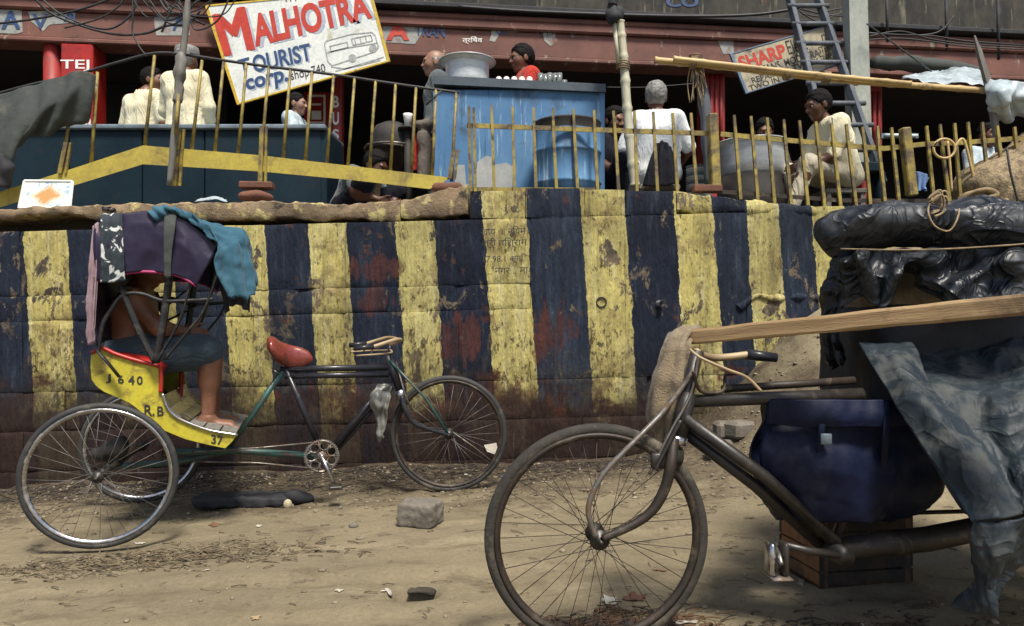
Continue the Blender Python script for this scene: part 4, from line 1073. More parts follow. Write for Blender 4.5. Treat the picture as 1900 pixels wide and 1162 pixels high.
# ---------------------------------------------------------------- smooth bodies from distance fields
def sdf(prims, p, k):
    d = np.full(len(p), 9.0)
    for q in prims:
        kk = q[-1].get('k', k) if isinstance(q[-1], dict) else k
        if q[0] in ('cap', 'cut'):
            a = np.array(q[1]); b = np.array(q[2]); ra, rb = q[3], q[4]; ba = b - a
            h = np.clip(((p - a) @ ba) / max(ba @ ba, 1e-9), 0, 1)
            e = np.linalg.norm(p - a - h[:, None] * ba, axis=1) - (ra + (rb - ra) * h)
        elif q[0] in ('ell', 'ecut'):
            r = np.array(q[2]); w = p - np.array(q[1])
            if isinstance(q[-1], dict) and 'R' in q[-1]: w = w @ q[-1]['R']
            k0 = np.linalg.norm(w / r, axis=1); k1 = np.linalg.norm(w / r ** 2, axis=1); e = k0 * (k0 - 1) / np.maximum(k1, 1e-9)
        elif q[0] == 'box':
            w = p - np.array(q[1])
            if isinstance(q[-1], dict) and 'R' in q[-1]: w = w @ q[-1]['R']
            w = np.abs(w) - np.array(q[2]) + q[3]
            e = np.linalg.norm(np.maximum(w, 0), axis=1) + np.minimum(w.max(axis=1), 0) - q[3]
        elif q[0] == 'half':           # cut away the side the normal points to
            e = -((p - np.array(q[1])) @ np.array(q[2])); d = np.maximum(d, -e); continue
        if q[0] in ('cut', 'ecut'): d = np.maximum(d, -e)
        else:
            h = np.clip(.5 + .5 * (d - e) / kk, 0, 1); d = d * (1 - h) + e * h - kk * h * (1 - h)
    return d

def wob(p, s, ph):
    return (np.sin(p[:, 0] * s + ph + 1.3 * np.sin(p[:, 2] * s * .7)) + np.sin(p[:, 1] * s * 1.1 + ph * 2 + 1.1 * np.sin(p[:, 0] * s * .8)) + np.sin(p[:, 2] * s * .9 + ph * 3 + 1.7 * np.sin(p[:, 1] * s * .6))) / 3

def nets(prims, res, k=.04, nz=None, pad=.05):
    """surface mesh of the smooth union of prims"""
    lo = np.full(3, 9e9); hi = -lo
    for q in prims:
        if q[0] == 'cap':
            for c, r in ((q[1], q[3]), (q[2], q[4])): lo = np.minimum(lo, np.array(c) - r); hi = np.maximum(hi, np.array(c) + r)
        elif q[0] in ('ell', 'box'):
            r = np.array(q[2])
            if isinstance(q[-1], dict) and 'R' in q[-1]: r = np.full(3, r.max() * 1.3)
            lo = np.minimum(lo, np.array(q[1]) - r); hi = np.maximum(hi, np.array(q[1]) + r)
    lo -= pad; hi += pad
    n = np.maximum(((hi - lo) / res).astype(int) + 1, 4)
    ax = [lo[i] + res * np.arange(n[i]) for i in range(3)]
    g = np.stack(np.meshgrid(*ax, indexing='ij'), -1).reshape(-1, 3)
    d = sdf(prims, g, k)
    if nz: d = d + nz(g)
    D = d.reshape(n); S = D < 0
    cs = [(i, j, l) for i in (0, 1) for j in (0, 1) for l in (0, 1)]
    sub = lambda A, c: A[c[0]:A.shape[0] - 1 + c[0], c[1]:A.shape[1] - 1 + c[1], c[2]:A.shape[2] - 1 + c[2]]
    cnt = sum(sub(S, c).astype(np.int8) for c in cs); mask = (cnt > 0) & (cnt < 8)
    I = np.argwhere(mask); idx = np.full(mask.shape, -1); idx[mask] = np.arange(len(I))
    vals = np.stack([sub(D, c)[mask] for c in cs], 1); acc = np.zeros((len(I), 3)); num = np.zeros(len(I))
    for a in range(8):
        for b in range(a + 1, 8):
            if sum(abs(cs[a][t] - cs[b][t]) for t in range(3)) != 1: continue
            m = (vals[:, a] < 0) != (vals[:, b] < 0)
            t = vals[m, a] / (vals[m, a] - vals[m, b])
            acc[m] += np.array(cs[a]) + t[:, None] * (np.array(cs[b]) - np.array(cs[a])); num[m] += 1
    V = lo + res * (I + acc / np.maximum(num, 1)[:, None]); Fc = []
    for a in range(3):
        o1, o2 = [(1, 2), (2, 0), (0, 1)][a]
        sl0 = [slice(1, -1)] * 3; sl1 = [slice(1, -1)] * 3; sl0[a] = slice(0, -1); sl1[a] = slice(1, None)
        A = S[tuple(sl0)]; B = S[tuple(sl1)]
        for sgn, mm in ((1, A & ~B), (-1, ~A & B)):
            E = np.argwhere(mm)
            E = E + np.array([0 if t == a else 1 for t in range(3)])
            c = []
            for (u, w) in ((-1, -1), (0, -1), (0, 0), (-1, 0)):
                q = E.copy(); q[:, o1] += u; q[:, o2] += w; c.append(idx[q[:, 0], q[:, 1], q[:, 2]])
            q = np.stack(c if sgn > 0 else c[::-1], 1); Fc.append(q[(q >= 0).all(1)])
    return V, np.concatenate(Fc)

class Msh:
    def __init__(s): s.v = np.zeros((0, 3)); s.f = []
    def add(s, VF):
        b = len(s.v); s.v = np.vstack([s.v, VF[0]]); s.f += [tuple(int(i) + b for i in q) for q in VF[1]]; return s

def vec(*a): return np.array(a, float)
def unit(a): a = np.array(a, float); return a / max(np.linalg.norm(a), 1e-9)

def hand_prims(wr, d, s, curl=.5, L=1.0):
    """palm, four fingers, thumb; d finger direction, s towards the thumb side"""
    d = unit(d); s = unit(s - np.dot(s, d) * d); n = np.cross(d, s); out = []
    for i in range(4):
        kn = wr + d * (.088 - .006 * abs(i - 1)) * L + s * (.030 - .020 * i) * L
        out.append(('cap', wr + s * (.016 - .011 * i) * L, kn, .0135 * L, .0115 * L, {'k': .014}))
        seg = [(.042, .027, .02), (.046, .03, .021), (.043, .028, .021), (.034, .022, .018)][i]; a = 0.0; p = kn
        for j in range(3):
            a += curl * (.55 + .25 * j); q = p + (d * math.cos(a) + n * math.sin(a)) * seg[j] * L
            out.append(('cap', p, q, (.0095 - .0009 * j) * L, (.0088 - .0009 * j) * L, {'k': .004})); p = q
    b = wr + d * .025 * L + s * .022 * L; m = b + (s * .65 + d * .7 + n * .25) * .038 * L; e = m + (s * .25 + d * .85 + n * .45) * .032 * L
    out += [('cap', b, m, .014 * L, .011 * L, {'k': .012}), ('cap', m, e, .0105 * L, .0085 * L, {'k': .004})]
    return out

def foot_prims(an, fwd, L=1.0):
    f = unit(fwd); f[2] = 0; f = unit(f); s = np.cross(f, vec(0, 0, 1)); g = an[2] - .07
    b = an * 1.0; out = [('cap', an, vec(an[0], an[1], g + .045) - f * .02, .042, .036, {'k': .03}), ('cap', vec(an[0], an[1], g + .04) - f * .03, vec(an[0], an[1], g + .03) + f * .11 * L, .034, .027, {'k': .03}),
                         ('cap', vec(an[0], an[1], g + .025) + f * .05 + s * .012, vec(an[0], an[1], g + .022) + f * .125 * L + s * .018, .026, .022, {'k': .02}), ('cap', vec(an[0], an[1], g + .025) + f * .05 - s * .012, vec(an[0], an[1], g + .022) + f * .12 * L - s * .018, .026, .020, {'k': .02})]
    for i in range(5):
        a = vec(an[0], an[1], g + .018) + f * (.128 - .006 * abs(i - .5)) * L + s * (.030 - .016 * i); out.append(('cap', a, a + f * (.034 - .004 * i) - vec(0, 0, .004), .0125 if i == 0 else .0095, .011 if i == 0 else .008, {'k': .006}))
    return out

def head_parts(c, yaw, pitch, roll=0.0, sc_=1.0, hair='full', beard=False):
    """face, hair, eyes as meshes around the head centre c"""
    R = np.array(Matrix.Rotation(yaw, 3, 'Z') @ Matrix.Rotation(pitch, 3, 'Y') @ Matrix.Rotation(roll, 3, 'X'))
    def E(x, y, z, rx, ry, rz, k=.03, t='ell'): return (t, vec(x, y, z), vec(rx, ry, rz), {'k': k})
    hp = [E(-.012, 0, .022, .098, .077, .097), E(.030, 0, -.03, .066, .058, .083, .04), ('cap', vec(.045, 0, -.098), vec(.062, 0, -.100), .030, .022, {'k': .03}),
          ('cap', vec(.088, -.03, .022), vec(.088, .03, .022), .014, .014, {'k': .02}), ('cap', vec(.090, 0, .012), vec(.112, 0, -.028), .009, .013, {'k': .012}), ('cap', vec(.100, -.014, -.032), vec(.100, .014, -.032), .010, .010, {'k': .008}),
          E(.052, .036, -.022, .034, .026, .03, .02), E(.052, -.036, -.022, .034, .026, .03, .02),
          E(.084, .031, .002, .016, .017, .011, .008, 'ecut'), E(.084, -.031, .002, .016, .017, .011, .008, 'ecut'),
          E(.088, 0, -.062, .012, .027, .008, .008), E(.084, 0, -.074, .012, .023, .009, .006),
          E(-.010, .080, -.008, .022, .009, .034, .008), E(-.010, -.080, -.008, .022, .009, .034, .008)]
    V, Fc = nets(hp, .0065, .03); out = {'head': (V * sc_ @ R.T + c, Fc)}
    nzf = lambda g: .004 * wob(g, 60, .7) + .004 * wob(g, 210, 2.1)
    if hair in ('full', 'short'):
        r = 1.12 if hair == 'full' else 1.06
        q = [E(-.016, 0, .030, .098 * r, .080 * r, .097 * r), ('half', vec(.050, 0, .03), unit(vec(1, 0, -.55))), ('half', vec(-.03, 0, -.055), unit(vec(.35, 0, -1)))]
        q2 = [E(-.01, 0, .045, .092 * r, .078 * r, .085 * r), ('half', vec(.0, 0, .068), unit(vec(.3, 0, -1)))]
        m = Msh().add(nets(q, .0075, .02, nzf)).add(nets(q2, .0075, .02, nzf))
    elif hair == 'bald':
        q = [E(-.016, 0, .022, .098 * 1.05, .079 * 1.06, .095), ('half', vec(.02, 0, .03), unit(vec(1, 0, -.1))), ('half', vec(0, 0, .035), vec(0, 0, 1.)), ('half', vec(-.03, 0, -.055), unit(vec(.35, 0, -1)))]
        m = Msh().add(nets(q, .0075, .02, lambda g: .006 * wob(g, 95, .7)))
    else: m = Msh()
    br = [('cap', vec(.096, .018, .024), vec(.086, .048, .026), .005, .004), ('cap', vec(.096, -.018, .024), vec(.086, -.048, .026), .005, .004)]
    if beard: br += [('cap', vec(.104, 0, -.050), vec(.088, .030, -.058), .007, .004), ('cap', vec(.104, 0, -.050), vec(.088, -.030, -.058), .007, .004)]
    m.add(nets(br, .004, .004)); out['hair'] = (m.v * sc_ @ R.T + c, m.f)
    mb = MB()
    for sy in (1, -1):
        mb.cur = 0; mb.ball((.077, sy * .031, .002), .0125, 10, 8); mb.cur = 1; mb.ball((.0845, sy * .031, .002), .0062, 8, 6)
    ev = np.array([tuple(p) for p in mb.v]) * sc_ @ R.T + c
    out['eyes'] = (ev, mb.f, mb.m)
    return out

STAND = dict(pel=vec(0, 0, .92), chest=vec(.005, 0, 1.24), neck=vec(-.012, 0, 1.40), head=vec(.02, 0, 1.545), shL=vec(-.01, .165, 1.355), shR=vec(-.01, -.165, 1.355),
             elL=vec(-.04, .22, 1.08), elR=vec(-.04, -.22, 1.08), wrL=vec(.05, .23, .84), wrR=vec(.05, -.23, .84), hiL=vec(0, .085, .88), hiR=vec(0, -.085, .88), knL=vec(.02, .09, .47), knR=vec(.02, -.09, .47), anL=vec(-.01, .09, .08), anR=vec(-.01, -.09, .08))
SIT = dict(pel=vec(0, 0, .10), chest=vec(.02, 0, .42), neck=vec(.03, 0, .58), head=vec(.075, 0, .72), shL=vec(.015, .165, .535), shR=vec(.015, -.165, .535), elL=vec(.10, .23, .28), elR=vec(.10, -.23, .28), wrL=vec(.32, .17, .22), wrR=vec(.32, -.17, .22),
           hiL=vec(.02, .085, .10), hiR=vec(.02, -.085, .10), knL=vec(.42, .12, .14), knR=vec(.42, -.12, .14), anL=vec(.42, .12, -.30), anR=vec(.42, -.12, -.30))

def person(label, base, yaw, pose, skin='skin', shirt='shirt_white', pants='cloth_dark', hair='full', hair_m='hair_black', head_yaw=0.0, head_pitch=0.0, sleeve=.75, beard=False, bare=False, curl=.6, res=.014, extra=None, long=0.0, shorts=False, loose=.020, sc_=1.0, group=None, build=1.0):
    J = pose; base = np.array(base, float); c, s = math.cos(yaw), math.sin(yaw); Rz = np.array([[c, -s, 0], [s, c, 0], [0, 0, 1.]])
    T = lambda VF: ((np.asarray(VF[0]) * sc_) @ Rz.T + base, VF[1])
    t = thing('person', label, 'person', tuple(base), yaw, group)
    lat = unit(J['shL'] - J['shR']); b = build
    def torso(g):
        pl, ch, nk = J['pel'], J['chest'], J['neck']; wa = (pl + ch) / 2
        o = []
        for e in (1, -1):
            o += [('cap', pl + lat * .07 * e, wa + lat * .058 * e, .100 * b + g, .088 * b + g), ('cap', wa + lat * .058 * e, ch + lat * .072 * e, .088 * b + g, .098 * b + g), ('cap', ch + lat * .075 * e, J['shL' if e > 0 else 'shR'] - lat * .03 * e, .090 + g, .058 + g)]
        o.append(('cap', J['shL'] - lat * .05, J['shR'] + lat * .05, .058 + g, .058 + g)); o.append(('cap', ch, nk - (nk - ch) * .15, .09 + g, .062 + g)); return o
    def arm(e, g, f0=0.0, f1=2.0):
        sh, el, wr = J['sh' + e], J['el' + e], J['wr' + e]; o = []
        if f1 <= 1: o.append(('cap', sh, sh + (el - sh) * f1, .056 + g, .046 + g))
        else: o += [('cap', sh, el, .054 + g, .040 + g), ('cap', el, el + (wr - el) * min(f1 - 1, 1), .041 + g, .027 + g if f1 >= 2 else .034 + g)]
        return o
    def leg(e, g, f1=2.0):
        hi, kn, an = J['hi' + e], J['kn' + e], J['an' + e]; o = []
        if f1 <= 1: o.append(('cap', hi, hi + (kn - hi) * f1, .086 + g, .066 + g))
        else:
            o += [('cap', hi, kn, .084 + g, .056 + g), ('cap', kn, kn + (an - kn) * min(f1 - 1, 1), .054 + g, .036 + g)]
            if g < .01: o.append(('cap', kn + (an - kn) * .2 - unit(np.cross(lat, an - kn)) * .0, kn + (an - kn) * .45, .056, .050))
        return o
    body = torso(0) + arm('L', 0) + arm('R', 0) + leg('L', 0) + leg('R', 0) + [('cap', J['neck'], J['head'] - vec(0, 0, .04) * 1, .052, .050)]
    m = Msh().add(nets(body, res, .045))
    hp = head_parts(J['head'], head_yaw, head_pitch, 0, 1.0, hair, beard); m.add(hp['head'])
    for e, sg in (('L', 1), ('R', -1)):
        d = unit(J['wr' + e] - J['el' + e]); th = J.get('th' + e, vec(.3, -.2 * sg, 1))
        m.add(nets(hand_prims(J['wr' + e] - d * .005, J.get('hd' + e, d), th * 1.0, curl * 1.0 if sg > 0 else -curl), .0055, .012, pad=.02))
        fw = J.get('ft' + e, vec(1, 0, 0)); m.add(nets(foot_prims(J['an' + e], fw), .008, .02, pad=.03))
    V, Fc = T((m.v, m.f)); bo = mk('body', V, Fc, M[skin], t)
    if len(hp['hair'][0]): V, Fc = T(hp['hair']); mk('hair', V, Fc, M[hair_m], t)
    V, Fc = T(hp['eyes'][:2]); mk('eyes', V, Fc, [M['eye'], M['pupil']], t, fm=hp['eyes'][2])
    if not bare:
        fold = lambda g: .0045 * np.abs(wob(g * np.array([1, 1, .55]), 38, 1.1)) + .004 * np.abs(wob(g * np.array([1, 1, .4]), 80, 2.3))
        sp = torso(.020) + arm('L', .016, f1=sleeve) + arm('R', .016, f1=sleeve)
        if long: sp += [('cap', J['pel'] + lat * .07, J['pel'] + lat * .075 - vec(0, 0, long), .118, .125), ('cap', J['pel'] - lat * .07, J['pel'] - lat * .075 - vec(0, 0, long), .118, .125)]
        sp.append(('cap', J['neck'] - vec(.006, 0, .02), J['neck'] + vec(0, 0, .012), .066, .062, {'k': .02})); sp.append(('cut', J['neck'] + vec(0, 0, .02), J['neck'] + vec(0, 0, .10), .054, .07))
        V, Fc = T(nets(sp, res * .9, .04, fold)); mk('shirt', V, Fc, M[shirt], t)
    fold2 = lambda g: .007 * np.abs(wob(g, 30, .4)) + .005 * np.abs(wob(g, 66, 1.9))
    pp = [('cap', J['pel'] + lat * .07, J['pel'] - lat * .07, .112, .112)] + leg('L', loose, .93 if shorts else 1.86) + leg('R', loose, .93 if shorts else 1.86)
    V, Fc = T(nets(pp, res * .9, .05, fold2)); mk('shorts' if shorts else 'trousers', V, Fc, M[pants], t)
    return t

def J(p, **kw):
    d = {k: v.copy() for k, v in p.items()}
    for k, v in kw.items(): d[k] = np.array(v, float)
    return d

def headz(py, Y): return H - (py - YH) * Y / F
def at_head(px, py, Y, pose, yaw, sc_=1.0):
    """base point so that the head centre lands at that place"""
    h = pose['head'] * sc_; c, s = math.cos(yaw), math.sin(yaw); q = P(px, py, Y)
    return (q.x - (h[0] * c - h[1] * s), q.y - (h[0] * s + h[1] * c), q.z - h[2])

R = math.radians
# standing customers at the counter on the left
def std(px, py, Y, pose, yaw, sc_=1.0):
    if pose['anL'][2] > 0: Y = (TZ - H + pose['head'][2] * sc_) * F / (YH - py)      # feet on the terrace
    return at_head(px, py, Y, pose, yaw, sc_)
pz = J(STAND, shL=(-.01, .20, 1.34), shR=(-.01, -.20, 1.34), elL=(-.02, .29, 1.10), wrL=(.20, .24, .98), elR=(.02, -.27, 1.08), wrR=(.26, -.16, 1.02), head=(.06, -.05, 1.545))
person('standing man in cream short-sleeved shirt with black hair, left of the leaning pole', std(284, 150, 7.05, pz, R(62)), R(62), pz, 'skin', 'shirt_cream', 'cloth_dark', sleeve=.85, head_yaw=R(-62), build=1.25)
pz2 = J(STAND, elL=(.06, .25, 1.10), wrL=(.22, .16, .98), elR=(.02, -.22, 1.10), wrR=(.14, -.18, .90))
pc = person('standing man in loose beige shirt and grey cap, behind the leaning pole', std(347, 112, 6.95, pz2, R(80)), R(80), pz2, 'skin', 'shirt_cream', 'shirt_beige', hair='short', hair_m='hair_grey', sleeve=1.5, build=1.0)
mb = MB(); hc = P(347, 106, (TZ - H + 1.545) * F / (YH - 112)); mb.lathe(hc + Vector((0, 0, .01)), [(.105, .0), (.108, .04), (.10, .075), (.06, .088), (0, .09)], 20); mb.build('cap', M['hair_grey'], pc)
pz3 = J(STAND, elL=(.12, .22, 1.12), wrL=(.3, .1, 1.1), elR=(.12, -.22, 1.12), wrR=(.3, -.1, 1.1))
person('short-haired man in pale check shirt facing right behind the counter', std(551, 194, 7.3, pz3, R(-5), .98), R(-5), pz3, 'skin_light', 'shirt_plaid', 'cloth_dark', hair='short', sc_=.98)
# bald man with white moustache beside the stall
pz4 = J(STAND)
person('old bald man with grey hair fringe standing left of the blue stall', std(806, 118, 6.55, pz4, R(188)), R(188), pz4, 'skin_light', 'shirt_grey', 'shirt_white', hair='bald', hair_m='hair_grey', sleeve=2.0, beard=True, long=.2)
pz5 = J(STAND, elL=(.10, .24, 1.12), wrL=(.3, .16, 1.1), elR=(.1, -.24, 1.12), wrR=(.3, -.16, 1.1))
person('dark-haired man in red shirt behind the blue stall', std(968, 110, 7.15, pz5, R(200), 1.07), R(200), pz5, 'skin', 'shirt_red', 'cloth_dark', head_pitch=R(6), sc_=1.07)
# crouching figure seen under the yellow beam
pz6 = J(SIT, pel=(0, 0, .04), hiL=(.02, .085, .04), hiR=(.02, -.085, .04), chest=(.10, 0, .22), neck=(.18, 0, .32), head=(.28, 0, .38), shL=(.15, .16, .29), shR=(.15, -.16, .29), elL=(.26, .24, .12), elR=(.26, -.24, .12), wrL=(.42, .14, .06), wrR=(.42, -.14, .06), knL=(.34, .24, .20), knR=(.34, -.24, .20), anL=(.26, .16, -.02), anR=(.26, -.16, -.02))
person('crouching man in grey-green shirt half hidden under the yellow beam', (P(664, 330, 6.2).x - .08, 6.2, TZ + .09), R(-25), pz6, 'skin_dark', 'shirt_grey', 'cloth_dark', head_pitch=R(25))
# seated people behind the picket fence
pz7 = J(SIT, knL=(.36, .16, .30), knR=(.36, -.16, .30), anL=(.34, .12, -.06), anR=(.34, -.12, -.06), elL=(.16, .22, .30), elR=(.16, -.22, .30), wrL=(.36, .07, .22), wrR=(.36, -.06, .20), pel=(0, 0, .12))
person('dark-haired man squatting in shade between the blue stall and the white-shirted man', std(1140, 226, 6.25, pz7, R(-55)), R(-55), pz7, 'skin', 'cloth_dark', 'cloth_dark', head_pitch=R(12), sleeve=.8)
pz8 = J(SIT, elL=(.05, .27, .30), wrL=(.24, .2, .2), elR=(.05, -.27, .30), wrR=(.24, -.2, .2), head=(.05, 0, .725))
person('grey-haired man in white shirt seated with his back to the fence', std(1217, 182, 6.05, pz8, R(82), 1.03), R(82), pz8, 'skin', 'shirt_white', 'cloth_dark', hair='full', hair_m='hair_grey', sleeve=.95, build=1.2, sc_=1.03)
pz9 = J(SIT, pel=(-.04, 0, .10), chest=(.06, 0, .40), neck=(.13, 0, .55), head=(.20, 0, .69), shL=(.10, .16, .51), shR=(.10, -.16, .51), elL=(.20, .2, .22), elR=(.20, -.2, .22), wrL=(.40, .12, .16), wrR=(.42, -.10, .12), knL=(.38, .14, .17), knR=(.42, -.12, .15), anL=(.52, .12, -.22), anR=(.60, -.10, -.22))
person('seated young man in beige clothes leaning forward beside the ladder', std(1518, 196, 6.0, pz9, R(190), 1.0), R(190), pz9, 'skin_dark', 'shirt_cream', 'shirt_beige', head_pitch=R(14), sleeve=.95)
pz10 = J(SIT)
person('man with only his dark head showing behind the large aluminium pot', std(1418, 244, 7.2, pz10, R(-100)), R(-100), pz10, 'skin', 'shirt_brown', 'cloth_dark', head_pitch=R(18))
person('bareheaded man in light blue shirt seated far right beyond the fence', std(1834, 252, 7.4, pz10, R(-80)), R(-80), pz10, 'skin', 'shirt_plaid', 'cloth_dark')
# ---------------------------------------------------------------- wheels shared by both rickshaws
def wheel(parent, c, axis, rad, tyre_r, rim_mat, tyre_mat,  n_sp=32, name='wheel', spoke_r=.0012, flange=.022, hub_w=.045, spin=0.0, rim_in=None):
    """rim is the part; tyre, hub and every spoke are its pieces"""
    c = Vector(c); ax = Vector(axis).normalized(); up = Vector((0, 0, 1)); u = (up - ax * up.dot(ax)).normalized(); w = ax.cross(u)
    def ring(prof, seg=72):
        v = []; m = len(prof)
        for i in range(seg):
            a = 2 * PI * i / seg; d = u * math.cos(a) + w * math.sin(a)
            v += [c + d * r + ax * z for (r, z) in prof]
        f = [[i * m + k, i * m + (k + 1) % m, ((i + 1) % seg) * m + (k + 1) % m, ((i + 1) % seg) * m + k] for i in range(seg) for k in range(m)]
        return v, f
    rr = rad - 2 * tyre_r; rw = tyre_r * .78
    v, f = ring([(rr + .010, -rw), (rr - .003, -rw * .95), (rr - .012, -rw * .45), (rr - .014, 0), (rr - .012, rw * .45), (rr - .003, rw * .95), (rr + .010, rw), (rr + .003, rw * .7), (rr - .004, 0), (rr + .003, -rw * .7)])
    rim = mk(name, v, f, rim_mat, parent)
    prof = []
    for k in range(14):
        a = 2 * PI * k / 14; r = tyre_r * (1.0 if k % 14 else 1.03); prof.append((rad - tyre_r + math.cos(a) * tyre_r * 1.0, math.sin(a) * tyre_r * .95))
    v, f = ring(prof); mk('tyre', v, f, tyre_mat, rim)
    mb = MB(); mb.lathe(c, [(.0, -hub_w - .03), (.006, -hub_w - .03), (.006, -hub_w - .008), (.016, -hub_w - .006), (.018, -hub_w), (flange + .006, -hub_w + .002), (flange + .006, -hub_w + .008), (.016, -hub_w + .012), (.014, 0), (.016, hub_w - .012), (flange + .006, hub_w - .008), (flange + .006, hub_w - .002), (.018, hub_w), (.016, hub_w + .006), (.006, hub_w + .008), (.006, hub_w + .03), (0, hub_w + .03)], 16, ax)
    mb.build('hub', M['grimy_black'], rim)
    sp = None
    for i in range(n_sp):
        a = 2 * PI * i / n_sp + spin; side = 1 if i % 2 else -1; tw = (1 if (i // 2) % 2 else -1) * .95
        h = c + (u * math.cos(a + tw) + w * math.sin(a + tw)) * flange + ax * side * (hub_w - .005)
        e = c + (u * math.cos(a) + w * math.sin(a)) * (rr - .008)
        mb = MB(); mb.tube([h, e], spoke_r, 4); mb.build('spoke', M['spoke_dark'] if tyre_mat is M['rubber_dusty'] else M['spoke'], rim)
    return rim
M['spoke_dark'] = surf('rusty_spoke_steel', (.06, .045, .035), (.03, .025, .02), 20, .7, .3, 0, 60, .001)
M['spoke'] = surf('spoke_steel', (.22, .21, .20), (.12, .11, .10), 20, .55, .6, 0, 60, .001)

# ---------------------------------------------------------------- passenger rickshaw by the wall
M['skin_warm'] = surf('warm_brown_skin', (.20, .086, .045), (.155, .064, .034), 5, .5, 0, .15, 90, .001)
R1 = Fr(-2.14, 3.95, 0, R(16))
rk = thing('cycle_rickshaw', 'passenger cycle rickshaw with yellow side panel and purple hood parked along the striped wall', 'rickshaw', R1.W(0, 0, gz(-2.14, 3.95)), R1.yaw)
NL, FL = -.475, .475
cn = R1.pt(185, 883, NL); wheel(rk, cn, R1.ly, .356, .0165, M['chrome'], M['rubber'], 32)
cf = R1.W(0, FL, 0); cf.z = gz(cf.x, cf.y) + .352; wheel(rk, cf, R1.ly, .352, .0165, M['chrome'], M['rubber'], 32)
cfw = R1.pt(833, 803, 0); fr_ax = Vector((-math.sin(R(3)), math.cos(R(3)), 0)); cfw.z = gz(cfw.x, cfw.y) + .358
wheel(rk, cfw, fr_ax, .362, .0175, M['rust'], M['rubber'], 30, spin=.1)
def T1(pts, lat, r, name, mat, seg=8, sm=True, parent=rk, flat=1.0):
    p = [R1.pt(x, y, l if l is not None else lat) for (x, y, *e) in pts for l in [e[0] if e else lat]]
    mb = MB(); mb.tube(smooth_path(p, 6) if sm else p, r, seg, flat=flat); return mb.build(name, mat, parent)
mb = MB(); mb.tube([cn, cf], .014, 8); mb.build('rear_axle', M['grimy_black'], rk)
# side panels of the seat box
prof = [(169, 660), (188, 648), (215, 660), (250, 671), (296, 682), (299, 705), (301, 729), (310, 756), (324, 771), (344, 782), (389, 798), (441, 806), (430, 820), (418, 832), (380, 824), (344, 815), (322, 806), (303, 798), (284, 784), (265, 767), (252, 756), (238, 746), (193, 727), (178, 716), (170, 704), (168, 681)]
SPN, SPF = -.36, .36
near = [R1.pt(x, y, SPN) for x, y in prof]; mb = MB(); mb.prism(near, R1.ly * .018); pn = mb.build('side_panel', M['yellow_panel'], rk, smooth=False)
far = [p + R1.ly * (SPF - SPN) for p in near]; mb = MB(); mb.prism(far, R1.ly * .018); mb.build('side_panel', M['yellow_panel'], rk, smooth=False)
W_ = R1.ly * (SPF - SPN)
def sheet(pts, name, mat, t=.012):
    q = [R1.pt(x, y, SPN + .019) for x, y in pts]; mb = MB(); v = []
    for p in q: v += [p, p + W_ * .974]
    mb.add(v, [[2 * i, 2 * i + 1, 2 * i + 3, 2 * i + 2] for i in range(len(q) - 1)]); o = mb.build(name, mat, rk, smooth=False); solid(o, t); return o
sheet([(301, 735), (311, 760), (326, 776), (346, 787)], 'kick_board', M['chrome'])
for i in range(3):
    a, b = [(348 + i * 31, 789 + i * 5.5), (376 + i * 31, 794 + i * 5.5)]; sheet([(a[0], a[1]), (b[0], b[1])], 'footboard_plank', M['wood_grey'], .016)
sheet([(180, 700), (240, 735), (268, 760), (302, 793), (345, 810)], 'under_panel', M['grimy_black'])
sheet([(176, 702), (174, 665)], 'back_panel', M['grimy_black'])
mb = MB(); mb.ball(R1.pt(205, 838, -.1), (.10, .08, .065), 20, 14, rough=.08, rs=12); mb.build('axle_cover', M['soot'], rk)
# seat
mb = MB(); a = R1.pt(192, 672, SPN + .03); b = R1.pt(296, 690, SPN + .03)
v = []
for t in np.linspace(0, 1, 9):
    for l in np.linspace(0, 1, 9):
        p = a.lerp(b, t) + W_ * .92 * l; p.z += .035 * (1 - (2 * t - 1) ** 4) * (1 - (2 * l - 1) ** 6); v.append(p)
mb.add(v, [[i * 9 + j, i * 9 + j + 1, (i + 1) * 9 + j + 1, (i + 1) * 9 + j] for i in range(8) for j in range(8)]); o = mb.build('seat_cushion', M['red_paint'], rk); solid(o, .06)
T1([(170, 655), (188, 646), (215, 657), (250, 668), (296, 680)], SPN - .006, .010, 'red_trim', M['red_paint'])
T1([(298, 683), (299, 705), (298, 728)], SPN - .006, .011, 'red_trim', M['red_paint'])
T1([(336, 690), (336, 720), (334, 745)], .1, .012, 'red_trim', M['red_paint'])
T1([(302, 731), (311, 757), (325, 772), (345, 783), (390, 799), (441, 807)], SPN - .008, .007, 'panel_edging', M['chrome'], 6)
# stencilled numbers
def r1q(x0, y0, x1, y1, dy=0): return [R1.pt(x0, y0, SPN), R1.pt(x1, y0 + dy, SPN), R1.pt(x1, y1 + dy, SPN), R1.pt(x0, y1, SPN)]
for b_, q in (('J', r1q(196, 694, 206, 711)), ('6', r1q(219, 696, 230, 712)), ('4', r1q(238, 697, 250, 714)), ('0', r1q(254, 698, 265, 714)), ('R.', r1q(268, 751, 287, 772)), ('B', r1q(292, 754, 304, 772)), ('37', r1q(392, 806, 414, 823, 4))):
    lettering(b_, q, M['black_ink'], pn, bold=.02, lift=.003)
